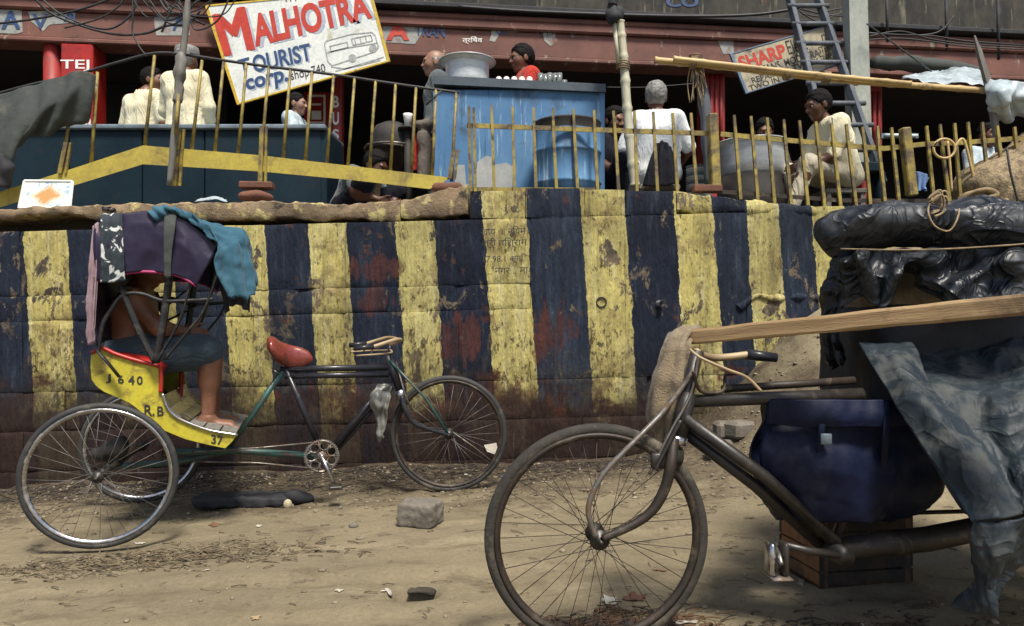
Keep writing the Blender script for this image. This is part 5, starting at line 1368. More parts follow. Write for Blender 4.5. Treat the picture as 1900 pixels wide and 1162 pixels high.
# hood: bent roof sheet between the two sides, side cloths, piping, bows
hp = [(178, 640), (171, 560), (172, 480), (180, 412), (205, 398), (245, 394), (315, 393), (362, 420), (408, 457)]
HN, HF = -.43, .43
A = [R1.pt(x, y, HN) for x, y in hp]; ctrl = [A, [p + R1.ly * .22 + Vector((0, 0, .015)) for p in A], [p + R1.ly * .64 + Vector((0, 0, .015)) for p in A], [p + R1.ly * .86 for p in A]]
drape('hood_roof', ctrl, M['purple'], rk, 24, 60, crease=.006, cs=6, thick=.006)
def side(lat, sgn):
    topl = [(176, 416), (240, 396), (313, 394), (360, 420), (406, 458)]; midl = [(178, 470), (238, 452), (308, 450), (350, 468), (388, 492)]; botl = [(184, 522), (236, 508), (278, 505), (330, 512), (366, 531)]
    dl = -.02 * sgn
    ctrl = [[R1.pt(x, y, HN) + R1.ly * (lat - HN) for x, y in topl], [R1.pt(x, y, HN) + R1.ly * (lat - HN - .02 * sgn) for x, y in midl], [R1.pt(x, y, HN) + R1.ly * (lat - HN - .012 * sgn) for x, y in botl]]
    drape('hood_side_cloth', ctrl, M['purple'], rk, 30, 44, fold=.006, freq=3, crease=.008, cs=5, thick=.005, seed=lat)
    mb = MB(); mb.tube(smooth_path(ctrl[2], 8), .008, 6); mb.build('piping', M['pink'], rk)
side(HN - .006, 1); side(HF + .006, -1)
M['bow'] = surf('worn_black_hood_bow', (.012, .012, .013), (.026, .025, .024), 10, .5, 0, .3, 50, .002, dirt=((.075, .068, .055), .36, 14), spec=.3)
piv = (288, 674)
bows = [[piv, (255, 610), (224, 532)], [piv, (303, 590), (314, 500), (316, 396)], [piv, (330, 600), (352, 528), (366, 440)], [(304, 668), (352, 610), (378, 575), (405, 500), (408, 458)]]
for lat in (HN + .015, HF - .015):
    for i, bw in enumerate(bows):
        p = [R1.pt(x, y, HN) + R1.ly * (lat - HN) for x, y in bw]
        mb = MB(); mb.tube(smooth_path(p, 5), .017 if i != 1 else .020, 6, flat=.45); mb.build('hood_bow', M['bow'], rk)
    p = [R1.pt(x, y, HN) + R1.ly * (lat - HN) for x, y in ((180, 655), (188, 605), (205, 575), (226, 548), (260, 545), (300, 558), (345, 558), (395, 555))]
    mb = MB(); mb.tube(smooth_path(p, 6), .011, 6); mb.build('arm_rail', M['bow'], rk)
    p = [R1.pt(x, y, HN) + R1.ly * (lat - HN) for x, y in ((176, 648), (200, 675), (220, 700))]; mb = MB(); mb.tube(p, .018, 6, flat=.4); mb.build('hinge_strap', M['bow'], rk)
# cross pieces on the far side seen through the opening
for a_, b_ in (((278, 540), (296, 578)), ((296, 578), (345, 540)), ((300, 600), (390, 556))):
    mb = MB(); mb.tube([R1.pt(*a_, HF - .03), R1.pt(*b_, HF - .03)], .018, 6, flat=.4); mb.build('hood_bow', M['grimy_black'], rk)
for (x, y) in ((314, 396), (406, 460), (224, 532)):
    p = R1.pt(x, y, HN + .015); mb = MB(); mb.tube([p, p + R1.ly * .83], .010, 6); mb.build('cross_bar', M['grimy_black'], rk)
# white wrap over the middle bow
drape('bow_wrap', [[R1.pt(306, 393, HN - .010), R1.pt(328, 395, HN - .010)], [R1.pt(304, 425, HN - .05), R1.pt(325, 425, HN - .05)], [R1.pt(304, 470, HN - .055), R1.pt(319, 470, HN - .055)], [R1.pt(305, 516, HN - .045), R1.pt(317, 516, HN - .045)]], M['tarp_olive'], rk, 26, 8, crease=.004, cs=14, thick=.005)
# bicycle front end
sp_ = (527, 684)
T1([(424, 830), (470, 768), sp_], 0, .017, 'rear_stay', M['green_paint'], 10, False)
T1([(528, 680), (600, 846)], 0, .018, 'seat_tube', M['black_paint'], 10, False)
T1([(520, 685), (718, 682)], -.0, .0195, 'top_tube', M['black_paint'], 10, False)
T1([(528, 698), (722, 695)], 0, .018, 'top_tube', M['black_paint'], 10, False)
T1([(716, 712), (604, 846)], -.02, .018, 'down_tube', M['black_paint'], 10, False)
T1([(728, 718), (614, 848)], .02, .016, 'down_tube', M['black_paint'], 10, False)
T1([(718, 660), (745, 730)], 0, .026, 'head_tube', M['black_paint'], 12, False)
T1([(741, 724), (747, 740)], 0, .030, 'headset', M['chrome'], 12, False)
T1([(328, 838), (440, 836), (600, 848)], -.03, .020, 'chain_stay', M['green_paint'], 8, False)
T1([(200, 866), (330, 858), (424, 836)], 0.1, .020, 'chassis_tube', M['green_paint'], 8, False)
T1([(424, 832), (424, 836)], 0, .02, 'lug', M['green_paint'], 8, False)
for e in (-.055, .055):
    q = R1.pt(744, 735, 0) + R1.ly * e * .7; ax_ = cfw + fr_ax * e
    pts = [q, R1.pt(752, 760, e), R1.pt(768, 785, e), R1.pt(800, 798, e), ax_]
    mb = MB(); mb.tube(smooth_path(pts, 6), [.016, .016, .014, .011], 8); mb.build('fork_blade', M['black_paint'], rk)
    mb = MB(); mb.tube([R1.pt(722, 668, e * .4), R1.pt(790, 740, e), ax_], .008, 8); mb.build('fork_stay', M['green_paint'], rk)
# chain ring with cut-outs, crank, pedal
bb = R1.pt(597, 847, -.07); ring_r = .096
mb = MB(); mb.lathe(bb, [(ring_r - .012, -.003), (ring_r, -.003), (ring_r, .003), (ring_r - .012, .003)], 44, R1.ly, closed=True)
mb.lathe(bb, [(.0, -.004), (.030, -.004), (.030, .004), (.0, .004)], 20, R1.ly)
for k in range(7):
    a = 2 * PI * k / 7; d = R1.fx * math.cos(a) + Vector((0, 0, 1)) * math.sin(a)
    mb.tube([bb + d * .026, bb + d * (ring_r - .008)], .006, 4)
    a2 = a + PI / 7; d2 = R1.fx * math.cos(a2) + Vector((0, 0, 1)) * math.sin(a2); mb.lathe(bb + d2 * .062, [(.022, -.002), (.028, -.002), (.028, .002), (.022, .002)], 12, R1.ly, closed=True)
for k in range(44):
    a = 2 * PI * k / 44; d = R1.fx * math.cos(a) + Vector((0, 0, 1)) * math.sin(a); mb.box(bb + d * (ring_r + .002), .006, .003, .006, R1.yaw)
mb.build('chain_ring', M['steel'], rk)
mb = MB(); pe = R1.pt(622, 900, -.09); mb.tube([bb - R1.ly * .01, pe], [.011, .009], 8); mb.tube([bb + R1.ly * .1, bb - R1.ly * .02], .014, 10); mb.build('crank', M['chrome'], rk)
mb = MB(); mb.box(pe - R1.ly * .05, .07, .09, .02, R1.yaw, bev=.004); mb.build('pedal', M['grimy_black'], rk, smooth=False)
for dy in (-27, 24): T1([(597, 847 + dy), (480, 846 + dy * .55), (360, 848 + dy * .35)], -.07, .005, 'chain', M['steel'], 4, False)
# saddle
sv = []; n1, n2 = 22, 16
for i in range(n1):
    t = i / (n1 - 1); px = 496 + t * 84; w = .10 * (1 - sm(t, .05, .62)) + .026 if t < .9 else .026 * (1 - (t - .9) * 4)
    if t < .08: w *= .6 + 5 * t
    yt = np.interp(t, [0, .12, .3, .5, .75, .92, 1], [626, 623, 634, 640, 645, 652, 662]); yb = np.interp(t, [0, .2, .5, .8, 1], [650, 672, 684, 682, 672])
    for k in range(n2):
        a = 2 * PI * k / n2; cu = math.cos(a); su = math.sin(a); yy = yt + (yb - yt) * (.5 - .5 * su)
        sv.append(R1.pt(px, yy, 0) + R1.ly * (-w * cu * (1.0 if su > -.2 else 1.06)))
sf = [[i * n2 + k, i * n2 + (k + 1) % n2, (i + 1) * n2 + (k + 1) % n2, (i + 1) * n2 + k] for i in range(n1 - 1) for k in range(n2)] + [list(range(n2))[::-1], list(range((n1 - 1) * n2, n1 * n2))]
mk('saddle', sv, sf, M['leather'], rk)
for e in (-.05, .05):
    p = R1.pt(512, 672, e); mb = MB(); pts = [p + Vector((0, 0, -.012 * k)) + (R1.fx * math.cos(k * 1.57) + R1.ly * math.sin(k * 1.57)) * .014 for k in range(0, 9)]
    mb.tube(smooth_path([q + Vector((0, 0, .03)) for q in pts], 4), .004, 5); mb.build('saddle_spring', M['steel'], rk)
T1([(528, 690), (524, 668)], 0, .014, 'seat_post', M['steel'], 8, False); T1([(575, 668), (566, 700), (548, 690)], 0, .008, 'saddle_clamp', M['black_paint'], 6, False)
# swept-back handlebar with rod brakes
hb = R1.pt(724, 640, 0)
mb = MB(); mb.tube([R1.pt(722, 662, 0), hb], .013, 8); mb.build('stem', M['black_paint'], rk)
for e in (-1, 1):
    p = [hb, hb + R1.ly * .10 * e + R1.fx * .05 + Vector((0, 0, .03)), hb + R1.ly * .22 * e + R1.fx * .00 + Vector((0, 0, .035)), hb + R1.ly * .25 * e - R1.fx * .12, hb + R1.ly * .25 * e - R1.fx * .16 - Vector((0, 0, .004))]
    mb = MB(); mb.tube(smooth_path(p, 7), .012, 8); mb.build('handlebar', M['grip_wood'], rk)
    mb = MB(); mb.tube([p[3], p[3] - R1.fx * .11 - Vector((0, 0, .01))], [.016, .015], 10); mb.build('grip', M['black_paint'], rk)
    q = [hb - Vector((0, 0, .03)), hb + R1.ly * .15 * e - R1.fx * .01 - Vector((0, 0, .04)), hb + R1.ly * .24 * e - R1.fx * .10 - Vector((0, 0, .045)), hb + R1.ly * .24 * e - R1.fx * .22 - Vector((0, 0, .05))]
    mb = MB(); mb.tube(smooth_path(q, 6), .006, 6); mb.tube([hb + R1.ly * .24 * e - R1.fx * .12 + Vector((0, 0, .0)), hb + R1.ly * .24 * e - R1.fx * .14 - Vector((0, 0, .05))], .005, 5); mb.build('brake_lever', M['grip_wood'], rk)
T1([(735, 672), (752, 735), (765, 762)], -.03, .005, 'brake_rod', M['steel'], 5, False)
T1([(840, 802), (880, 830), (915, 858)], -.06, .004, 'mudguard_stay', M['steel'], 5, False)

M['plastic_rag'].node_tree.nodes['Principled BSDF'].inputs['Transmission Weight'].default_value = .35
# rags hung over the hood: separate things that can be lifted off
def c1(rows, lat): return [[R1.pt(x, y, HN) + R1.ly * l for (x, y, l) in r] for r in rows]
tag(drape('teal_cloth', c1([[(283, 398, .30), (300, 390, .30), (318, 386, .28), (336, 388, .25)], [(284, 403, -.03), (312, 389, -.03), (350, 404, -.04), (400, 444, -.045)], [(346, 390, .30), (380, 404, .22), (412, 425, .05), (406, 458, -.06)], [(420, 408, .36), (442, 420, .2), (452, 440, .02), (400, 480, -.07)], [(444, 424, .40), (458, 444, .22), (460, 490, .03), (402, 510, -.06)], [(452, 460, .40), (464, 500, .22), (466, 550, .03), (424, 552, -.04)]], HN), M['teal'], None, 60, 50, fold=.014, freq=6, crease=.008, cs=8, crum=.028, crs_=10, thick=.004, ragged=.5, seed=3), 'teal cloth thrown over the front of the purple rickshaw hood', 'cloth')
tag(drape('printed_rag', c1([[(192, 398, .12), (215, 396, .12)], [(190, 404, -.012), (228, 400, -.012)], [(192, 460, -.035), (233, 458, -.035)], [(190, 526, -.03), (235, 523, -.03)]], HN), M['printed_rag'], None, 50, 22, fold=.006, freq=2, crease=.006, cs=9, thick=.003, seed=5), 'black and white printed rag hanging over the rear of the rickshaw hood', 'cloth')
tag(drape('mauve_cloth', c1([[(174, 420, .0), (182, 416, -.01), (186, 414, -.02)], [(168, 500, -.01), (178, 495, -.03), (186, 490, -.03)], [(165, 570, .0), (174, 565, -.03), (182, 560, -.03)], [(165, 640, .02), (172, 640, -.01), (176, 636, -.02)]], HN), M['mauve'], None, 44, 20, fold=.012, freq=3, crease=.006, cs=9, thick=.003, seed=7), 'faded mauve cloth hanging down the back edge of the rickshaw hood', 'cloth')
tag(drape('black_rag', c1([[(400, 500, .16), (425, 530, .14), (448, 540, .12), (464, 540, .10)], [(404, 540, .16), (422, 552, .14), (444, 556, .12), (462, 553, .10)], [(414, 588, .16), (424, 570, .14), (440, 566, .12), (460, 580, .10)]], HN), M['rag_dark'], None, 30, 30, fold=.01, freq=4, crease=.01, cs=9, thick=.003, seed=8, ragged=.6), 'torn black rag dangling below the teal cloth', 'cloth')
tag(drape('polythene_rag', [[R1.pt(x, y, l) for x, y, l in r] for r in ([(704, 714, -.06), (714, 712, -.04), (722, 714, -.05), (727, 718, -.03)], [(686, 735, -.06), (702, 736, -.09), (714, 738, -.05), (724, 744, -.07)], [(692, 765, -.05), (702, 770, -.08), (712, 768, -.05), (719, 770, -.07)], [(700, 800, -.05), (704, 806, -.07), (709, 806, -.05), (712, 800, -.06)], [(702, 818, -.05), (704, 820, -.06), (706, 820, -.055), (707, 816, -.05)])], M['plastic_rag'], None, 44, 26, crum=.020, crs_=22, thick=.0012, ragged=1.0, seed=9), 'grey torn polythene rag tied to the rickshaw frame below the handlebar', 'rag')

# passenger asleep inside, bare back, bare feet on the board
yw = R1.yaw; b0 = R1.pt(243, 645, -.02)
def loc(px, py, lat):
    q = R1.pt(px, py, lat) - b0; return vec(q.dot(R1.fx), q.dot(R1.ly), q.z)
lt = -.02; sw = .155
ps = dict(pel=loc(240, 650, lt), chest=loc(246, 578, lt), neck=loc(258, 536, lt), head=loc(272, 496, lt), shL=loc(256, 556, lt) + vec(0, sw, 0), shR=loc(256, 556, lt) - vec(0, sw, 0),
          elL=loc(290, 612, lt + .17), elR=loc(296, 608, lt - .20), wrL=loc(338, 618, lt + .07), wrR=loc(345, 616, lt - .10), hiL=loc(250, 660, lt + .09), hiR=loc(250, 660, lt - .09), knL=loc(388, 655, lt + .12), knR=loc(391, 652, lt - .12), anL=loc(396, 768, lt + .14), anR=loc(386, 776, lt - .12),
          thL=vec(0, -.3, 1), thR=vec(0, .3, 1))
psn = person('bare-backed person in slate shorts sitting barefoot inside the rickshaw', tuple(b0), yw, ps, 'skin_warm', 'shorts', 'shorts', bare=True, shorts=True, head_pitch=R(25), res=.011, curl=.35, loose=.034)
# ---------------------------------------------------------------- loaded cargo rickshaw in the foreground
R2 = Fr((1108 - 950) * 2.27 / F, 2.27, 0, R(4))
ck = thing('cargo_rickshaw', 'dusty black loaded cargo rickshaw in the right foreground', 'rickshaw', R2.W(0, 0, gz(.27, 2.27)), R2.yaw)
wc = R2.pt(1108, 995, 0)
wheel(ck, wc, R2.ly, .358, .0185, M['rust'], M['rubber_dusty'], 40, spoke_r=.0013, flange=.026)
def T2(pts, lat, r, name, mat, seg=10, sm=True, parent=ck, flat=1.0, rough=0.0):
    p = [R2.pt(x, y, l) for (x, y, *e) in pts for l in [e[0] if e else lat]]
    mb = MB(); mb.tube(smooth_path(p, 7) if sm else p, r, seg, flat=flat, rough=rough, rs=20); return mb.build(name, mat, parent)
for e in (-.062, .062):
    o = e * .5
    T2([(1250, 815, o), (1245, 860, e), (1234, 905, e), (1212, 945, e), (1178, 972, e), (1118, 1000, e)], e, [.0175, .0175, .0165, .0145, .012], 'fork_blade', M['rust'])
    T2([(1288, 688, e * .3), (1232, 762, e * .5), (1168, 828, e * .9), (1122, 876, e), (1098, 920, e), (1092, 955, e), (1106, 996, e)], e, [.0085, .0085, .009, .009], 'fork_stay', M['steel'] if e < 0 else M['rust'])
T2([(1294, 650), (1272, 745), (1250, 825)], 0, .021, 'steerer', M['grimy_black'], 12, False)
T2([(1278, 728), (1258, 808)], 0, .029, 'head_tube', M['grimy_black'], 12, False)
T2([(1256, 808), (1252, 822)], 0, .036, 'headset', M['chrome'], 14, False)
T2([(1226, 842), (1262, 848)], 0, .040, 'fork_crown', M['grimy_black'], 8, False, flat=.8)
T2([(1276, 745), (1600, 732)], 0, .021, 'top_tube', M['grimy_black'], 12, False)
T2([(1340, 722), (1585, 706)], .03, .013, 'top_tube', M['rust'], 10, False)
T2([(1268, 775), (1420, 885), (1552, 1008)], -.015, .020, 'down_tube', M['grimy_black'], 12, False)
T2([(1258, 792), (1400, 900), (1530, 1018)], .03, .020, 'down_tube', M['grimy_black'], 12, False)
T2([(1545, 1018), (1588, 890), (1632, 750)], 0, .016, 'seat_tube', M['grimy_black'], 10, False)
T2([(1540, 1022), (1720, 1000), (1900, 965), (2150, 920)], .02, [.036, .040, .040, .042], 'chassis_tube', M['rust'], 14, False, rough=.004)
T2([(1680, 952), (1900, 946)], .25, .008, 'chain', M['rust'], 6, False)
mb = MB(); c_ = R2.pt(1545, 1020, 0); mb.tube([c_ - R2.ly * .08, c_ + R2.ly * .08], .030, 14); mb.build('bottom_bracket', M['grimy_black'], ck)
T2([(1556, 1030, -.10), (1500, 1022, -.10), (1440, 1008, -.10)], -.1, .0125, 'crank', M['grimy_black'], 8, False)
# pedal: two rubber bars in a frame
pc_ = R2.pt(1436, 1036, -.15)
for dx in (-.012, .03):
    mb = MB(); mb.box(pc_ + R2.fx * dx, .018, .05, .10, R2.yaw, bev=.007); mb.build('pedal_bar', M['chrome'] if dx < 0 else M['grimy_black'], ck)
mb = MB(); mb.tube([R2.pt(1440, 1008, -.10), pc_ - R2.ly * .05], .007, 8); mb.box(pc_ + R2.fx * .01 + Vector((0, 0, -.052)), .06, .09, .005, R2.yaw); mb.build('pedal_spindle', M['steel'], ck)
# handlebar: far side runs to the right, rod brake lever in front
T2([(1294, 655, 0), (1292, 652, .12), (1305, 660, .20), (1335, 664, .24), (1392, 658, .24)], 0, .0135, 'handlebar', M['grip_wood'])
T2([(1385, 658, .24), (1440, 664, .24)], 0, [.02, .017], 'grip', M['black_paint'], 12, False)
T2([(1280, 648, -.05), (1300, 664, -.08), (1350, 686, -.10), (1385, 700, -.10), (1412, 726, -.10)], 0, .0048, 'brake_lever', M['grip_wood'], 8)
T2([(1286, 690, -.04), (1300, 726, -.02), (1340, 726, .0), (1345, 700, .05)], 0, .006, 'brake_bracket', M['rust'], 6)
T2([(1296, 660, -.03), (1282, 730, -.03), (1245, 800, -.04), (1205, 880, -.04)], 0, .005, 'brake_rod', M['steel'], 6)
T2([(1262, 780, -.05), (1236, 830, -.05), (1215, 872, -.05)], -.05, .014, 'brake_arm', M['grimy_black'], 6, flat=.5)
# brake shoes hug the tyre
for l in (-.04, .04): mb = MB(); mb.box(R2.pt(1222, 855, l), .05, .02, .05, R2.yaw, bev=.006); mb.build('brake_shoe', M['grimy_black'], ck)
# load platform hidden under the sheets
pa = R2.W(1.25, 0, 0); mb = MB()
for l in (-.2, .45): mb = MB(); mb.box(R2.W(2.05, l, .56), 1.7, .06, .07, R2.yaw, bev=.006); mb.build('platform_rail', M['wood_dark'], ck, smooth=False)
for i in range(8):
    mb = MB(); mb.box(R2.W(1.28 + i * .21, .14, .607), .19, .72, .022, R2.yaw, bev=.004); mb.build('platform_plank', M['wood_dark'], ck, smooth=False)
for l in (-.56, .56): wheel(ck, R2.W(2.25, l, gz(2.5, 2.3) + .34), R2.ly, .34, .022, M['rust'], M['rubber_dusty'], 24)
mb = MB(); mb.tube([R2.W(2.25, -.56, .37), R2.W(2.25, .56, .37)], .02, 8); mb.build('rear_axle', M['grimy_black'], ck)

# sawn plank lying over the load
A_ = P(1284, 626, 2.42); B_ = P(2120, 545, 1.62); d = (B_ - A_); X_ = d.normalized(); Y_ = Vector((-.0, 0, 1)).cross(X_).normalized(); Z_ = X_.cross(Y_)
Rm = Matrix((X_, Y_, Z_)).transposed(); mb = MB(); n = 40; v = []
for i in range(n + 1):
    t = i / n; c = A_.lerp(B_, t)
    for (yy, zz) in ((-.05, -.024), (-.054, -.018), (-.054, .018), (-.05, .026), (.05, .026), (.054, .018), (.054, -.018), (.05, -.024)):
        q = c + Y_ * yy + Z_ * zz; q += Vector((0, 0, 1)) * .004 * mn.noise(q * 9) + Y_ * .003 * mn.noise(q * 14); v.append(q)
f = [[i * 8 + k, (i + 1) * 8 + k, (i + 1) * 8 + (k + 1) % 8, i * 8 + (k + 1) % 8] for i in range(n) for k in range(8)] + [list(range(8)), list(range(n * 8, n * 8 + 8))[::-1]]
pl = autosmooth(mk('wooden_plank', v, f, M['wood']), 18)
pl.data.transform(Rm.to_4x4().inverted()); pl.rotation_euler = Rm.to_euler(); tag(pl, 'long pale sawn plank lying across the handlebar and the load', 'plank')
# burlap over the plank end
ctrl = [[P(1302, 618, 2.52), P(1290, 610, 2.50), P(1275, 609, 2.46), P(1262, 612, 2.42)], [P(1300, 612, 2.44), P(1280, 611, 2.37), P(1255, 615, 2.40), P(1240, 620, 2.45)],
        [P(1282, 640, 2.335), P(1265, 638, 2.33), P(1238, 645, 2.36), P(1228, 650, 2.44)], [P(1280, 700, 2.33), P(1256, 700, 2.32), P(1225, 705, 2.35), P(1215, 705, 2.44)],
        [P(1268, 760, 2.33), P(1245, 765, 2.33), P(1215, 770, 2.36), P(1208, 760, 2.44)], [P(1262, 835, 2.35), P(1240, 840, 2.34), P(1220, 830, 2.37), P(1212, 800, 2.44)]]
tag(drape('burlap_cloth', ctrl, M['burlap'], None, 70, 36, fold=.013, freq=2.6, crum=.016, crs_=14, thick=.006, seed=2, ragged=.5), 'brown burlap cloth hanging over the handlebar end of the plank', 'cloth')

M['wood_black'] = surf('near_black_crate_wood', (.05, .028, .015), (.022, .015, .010), 6, .8, 0, .6, 40, .004, stretch=(6, 6, .5), dirt=((.012, .010, .009), .5, 4))
# wooden crate under the crossbar
cr = thing('wooden_crate', 'old orange-brown wooden crate on the ground under the blue bag', 'crate', P(1560, 1090, 2.85))
q0, q1, q2 = (1446, 985), (1518, 1092), (1690, 1080)
gzc = gz(1.15, 2.5)
def cp(px, Y): return (px - 950) * Y / F
c0 = Vector((cp(1446, 3.05), 3.05, gzc)); c1_ = Vector((cp(1520, 2.78), 2.78, gzc)); c2 = Vector((cp(1694, 2.84), 2.84, gzc)); c3 = c0 + (c2 - c1_)
hh = .30
def slats(a, b, inn, m=4, mat=None):
    for i in range(m):
        z0 = hh * i / m + .004; z1 = hh * (i + 1) / m - .004; mb = MB()
        mb.prism([a + Vector((0, 0, z0)), b + Vector((0, 0, z0)), b + Vector((0, 0, z1)), a + Vector((0, 0, z1))], inn); mb.build('slat', mat or M['wood_dark'], cr, smooth=False)
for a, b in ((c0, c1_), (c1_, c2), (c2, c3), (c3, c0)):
    n_ = Vector((-(b - a).y, (b - a).x, 0)).normalized() * .016; slats(a, b, n_, mat=M['wood_orange'] if a is c0 else M['wood_black'])  # left face slats orange, the other three faces near black
for c in (c0, c1_, c2, c3):
    mb = MB(); cc = (c0 + c2) / 2; mb.box(c + (cc - c).normalized() * .03 + Vector((0, 0, hh / 2)), .035, .035, hh + .01, bev=.004); mb.build('corner_post', M['wood_dark'], cr, smooth=False)
mb = MB(); mb.prism([p + Vector((0, 0, .01)) for p in (c0, c1_, c2, c3)], (0, 0, .015)); mb.build('base', M['wood_dark'], cr, smooth=False)

# blue bag hanging under the top tubes
bag = thing('blue_bag', 'dark blue canvas bag slung under the crossbar of the cargo rickshaw', 'bag', P(1570, 960, 2.5))
rows_ = [(742, [1422, 1500, 1600, 1700]), (790, [1418, 1500, 1610, 1720]), (850, [1410, 1500, 1620, 1740]), (910, [1420, 1505, 1620, 1735]), (965, [1450, 1520, 1600, 1640])]
front = [[P(x, y, 2.36 - (.05 if 0 < j < 3 else 0) - .03 * (1 - abs(y - 860) / 120)) for j, x in enumerate(xs)] for y, xs in rows_]
back = [[P(x, y, 2.62) for x in xs] for y, xs in rows_]
ctrl = [front[i] + [front[i][-1].lerp(back[i][-1], .5) + Vector((.02, 0, 0))] + back[i][::-1] + [front[i][0].lerp(back[i][0], .5) - Vector((.02, 0, 0)), front[i][0]] for i in range(5)]
drape('body', ctrl, M['blue_bag'], bag, 60, 130, crum=.030, crs_=9, lump=.02, ls=5, thick=.004, seed=4)
for (x0, x1) in ((1522, 1534), (1642, 1654)):
    ctrl = [[P(x0 + (i * -4), y, 2.255 + .03 * abs(i - 1)), P(x1 + (i * -4), y, 2.255 + .03 * abs(i - 1))] for i, y in enumerate((745, 800, 850, 905, 955))]
    drape('strap', ctrl, M['blue_bag'], bag, 24, 4, thick=.006)
mb = MB(); mb.box(P(1533, 815, 2.25), .035, .008, .035, bev=.003); mb.build('buckle', M['counter_top'], bag)
drape('flap', [[P(1424, 742, 2.30), P(1500, 742, 2.27), P(1600, 742, 2.27), P(1690, 742, 2.30)], [P(1424, 768, 2.29), P(1500, 772, 2.26), P(1600, 772, 2.26), P(1700, 770, 2.29)], [P(1422, 786, 2.30), P(1500, 792, 2.265), P(1600, 790, 2.265), P(1710, 790, 2.30)]], M['blue_bag'], bag, 20, 50, crum=.016, crs_=11, thick=.005)

# sacks under the sheets
def sacks(name, label, prims, mat, res=.018, amp=.012):
    V, Fc = nets(prims, res, .05, lambda g: amp * wob(g, 22, .3) + amp * .6 * wob(g, 55, 1.2) + .003 * wob(g, 160, .2))
    return tag(mk(name, V, Fc, mat), label, 'sack', 'sacks on the cargo rickshaw')
b1 = P(1690, 600, 2.72)
sacks('burlap_sack', 'bulging brown burlap sack showing between the black sheet and the plank', [('box', tuple(P(1745, 530, 2.80)), (.36, .28, .14), .11)], M['burlap'])
sacks('burlap_sack', 'lower sack coloured black as painted shade, resting on the platform under the grey tarpaulin', [('box', tuple(P(1785, 665, 2.80)), (.46, .30, .24), .12)], M['rag_dark'])  # black here paints in the deep shade between plank and tarpaulin
# black polythene roll
mb = MB(); path = smooth_path([P(1572, 430, 2.56), P(1590, 424, 2.52), P(1640, 414, 2.47), P(1740, 412, 2.42), P(1850, 416, 2.38), P(1960, 424, 2.36), P(2100, 430, 2.36)], 30)
n = len(path); v = []; seg = 90; fr_ = frames(path)
for i, p in enumerate(path):
    t, a, b = fr_[i]; k = i / (n - 1); r = .108 * (min(1, .55 + .45 * math.sqrt(k / .05)) if k < .05 else 1) * (1 + .07 * math.sin(k * 9 + 1) + .04 * math.sin(k * 23))
    for s_ in range(seg):
        an = 2 * PI * s_ / seg; dd = a * math.cos(an) * 1.25 + b * math.sin(an) * .92; q = p + dd * r
        q += dd.normalized() * (.060 * crumple(q, 5, 2) + .014 * crumple(q + Vector((3, 1, 2)), 12, 2)); v.append(q)
f = [[i * seg + k, (i + 1) * seg + k, (i + 1) * seg + (k + 1) % seg, i * seg + (k + 1) % seg] for i in range(n - 1) for k in range(seg)] + [list(range(seg)), list(range((n - 1) * seg, n * seg))[::-1]]
tag(autosmooth(mk('polythene_roll', v, f, M['plastic_black']), 16), 'fat wrinkled roll of black polythene on top of the load', 'sheeting')
def crisp(*a, **k): return autosmooth(drape(*a, **k), 18)
# skirt of black sheet below the roll
ctrl = [[P(1556, 460, 2.50), P(1600, 458, 2.44), P(1660, 462, 2.40), P(1720, 458, 2.38), P(1800, 462, 2.34), P(1880, 460, 2.32), P(1990, 462, 2.30)],
        [P(1552, 490, 2.48), P(1592, 478, 2.36), P(1650, 488, 2.40), P(1715, 482, 2.31), P(1790, 494, 2.36), P(1870, 484, 2.24), P(1990, 500, 2.30)],
        [P(1560, 520, 2.50), P(1588, 512, 2.40), P(1655, 510, 2.34), P(1700, 505, 2.40), P(1760, 530, 2.30), P(1865, 520, 2.28), P(1990, 540, 2.24)],
        [P(1545, 575, 2.54), P(1596, 560, 2.44), P(1640, 575, 2.36), P(1690, 516, 2.44), P(1740, 572, 2.34), P(1850, 572, 2.24), P(1990, 580, 2.24)]]
tag(crisp('polythene_skirt', ctrl, M['plastic_black'], None, 100, 190, crum=.040, crs_=6, fold=.022, freq=6, lump=.02, ls=4, thick=.003, seed=11), 'crumpled black polythene skirt tied under the roll above the plank', 'sheeting')
ctrl = [[P(1562, 468, 2.66), P(1550, 466, 2.58), P(1560, 462, 2.50), P(1580, 462, 2.46)], [P(1548, 530, 2.70), P(1535, 530, 2.62), P(1545, 530, 2.52), P(1568, 530, 2.48)], [P(1540, 590, 2.72), P(1524, 595, 2.64), P(1530, 600, 2.54), P(1556, 600, 2.5)], [P(1546, 640, 2.72), P(1535, 650, 2.66), P(1545, 655, 2.58), P(1562, 640, 2.52)], [P(1560, 664, 2.72), P(1552, 672, 2.68), P(1558, 676, 2.62), P(1572, 664, 2.56)]]
tag(crisp('polythene_flap', ctrl, M['plastic_black'], None, 80, 50, crum=.03, crs_=16, fold=.014, freq=4, thick=.003, seed=12), 'narrow pleated black polythene flap hanging down the left side of the load', 'sheeting')
# rope round the roll
mb = MB(); mb.tube(smooth_path([P(1730, 368, 2.42), P(1722, 392, 2.28), P(1735, 420, 2.26), P(1762, 428, 2.26), P(1778, 400, 2.27), P(1780, 372, 2.40)], 8), .003, 6)
mb.tube(smooth_path([P(1560, 462, 2.42), P(1660, 464, 2.31), P(1760, 462, 2.28), P(1860, 456, 2.23), P(1960, 448, 2.22)], 8), .003, 6)
for k in range(9):
    c = P(1730 + random.uniform(-12, 12), 374 + random.uniform(-8, 14), 2.34 + random.uniform(-.04, .04)); mb.tube(smooth_path([c, c + Vector((.03, -.01, .02)), c + Vector((.04, 0, -.03)), c + Vector((.0, -.02, -.05))], 5), .004, 5)
tag(mb.build('rope', M['rope']), 'knotted brown rope tied round the black polythene roll', 'rope')
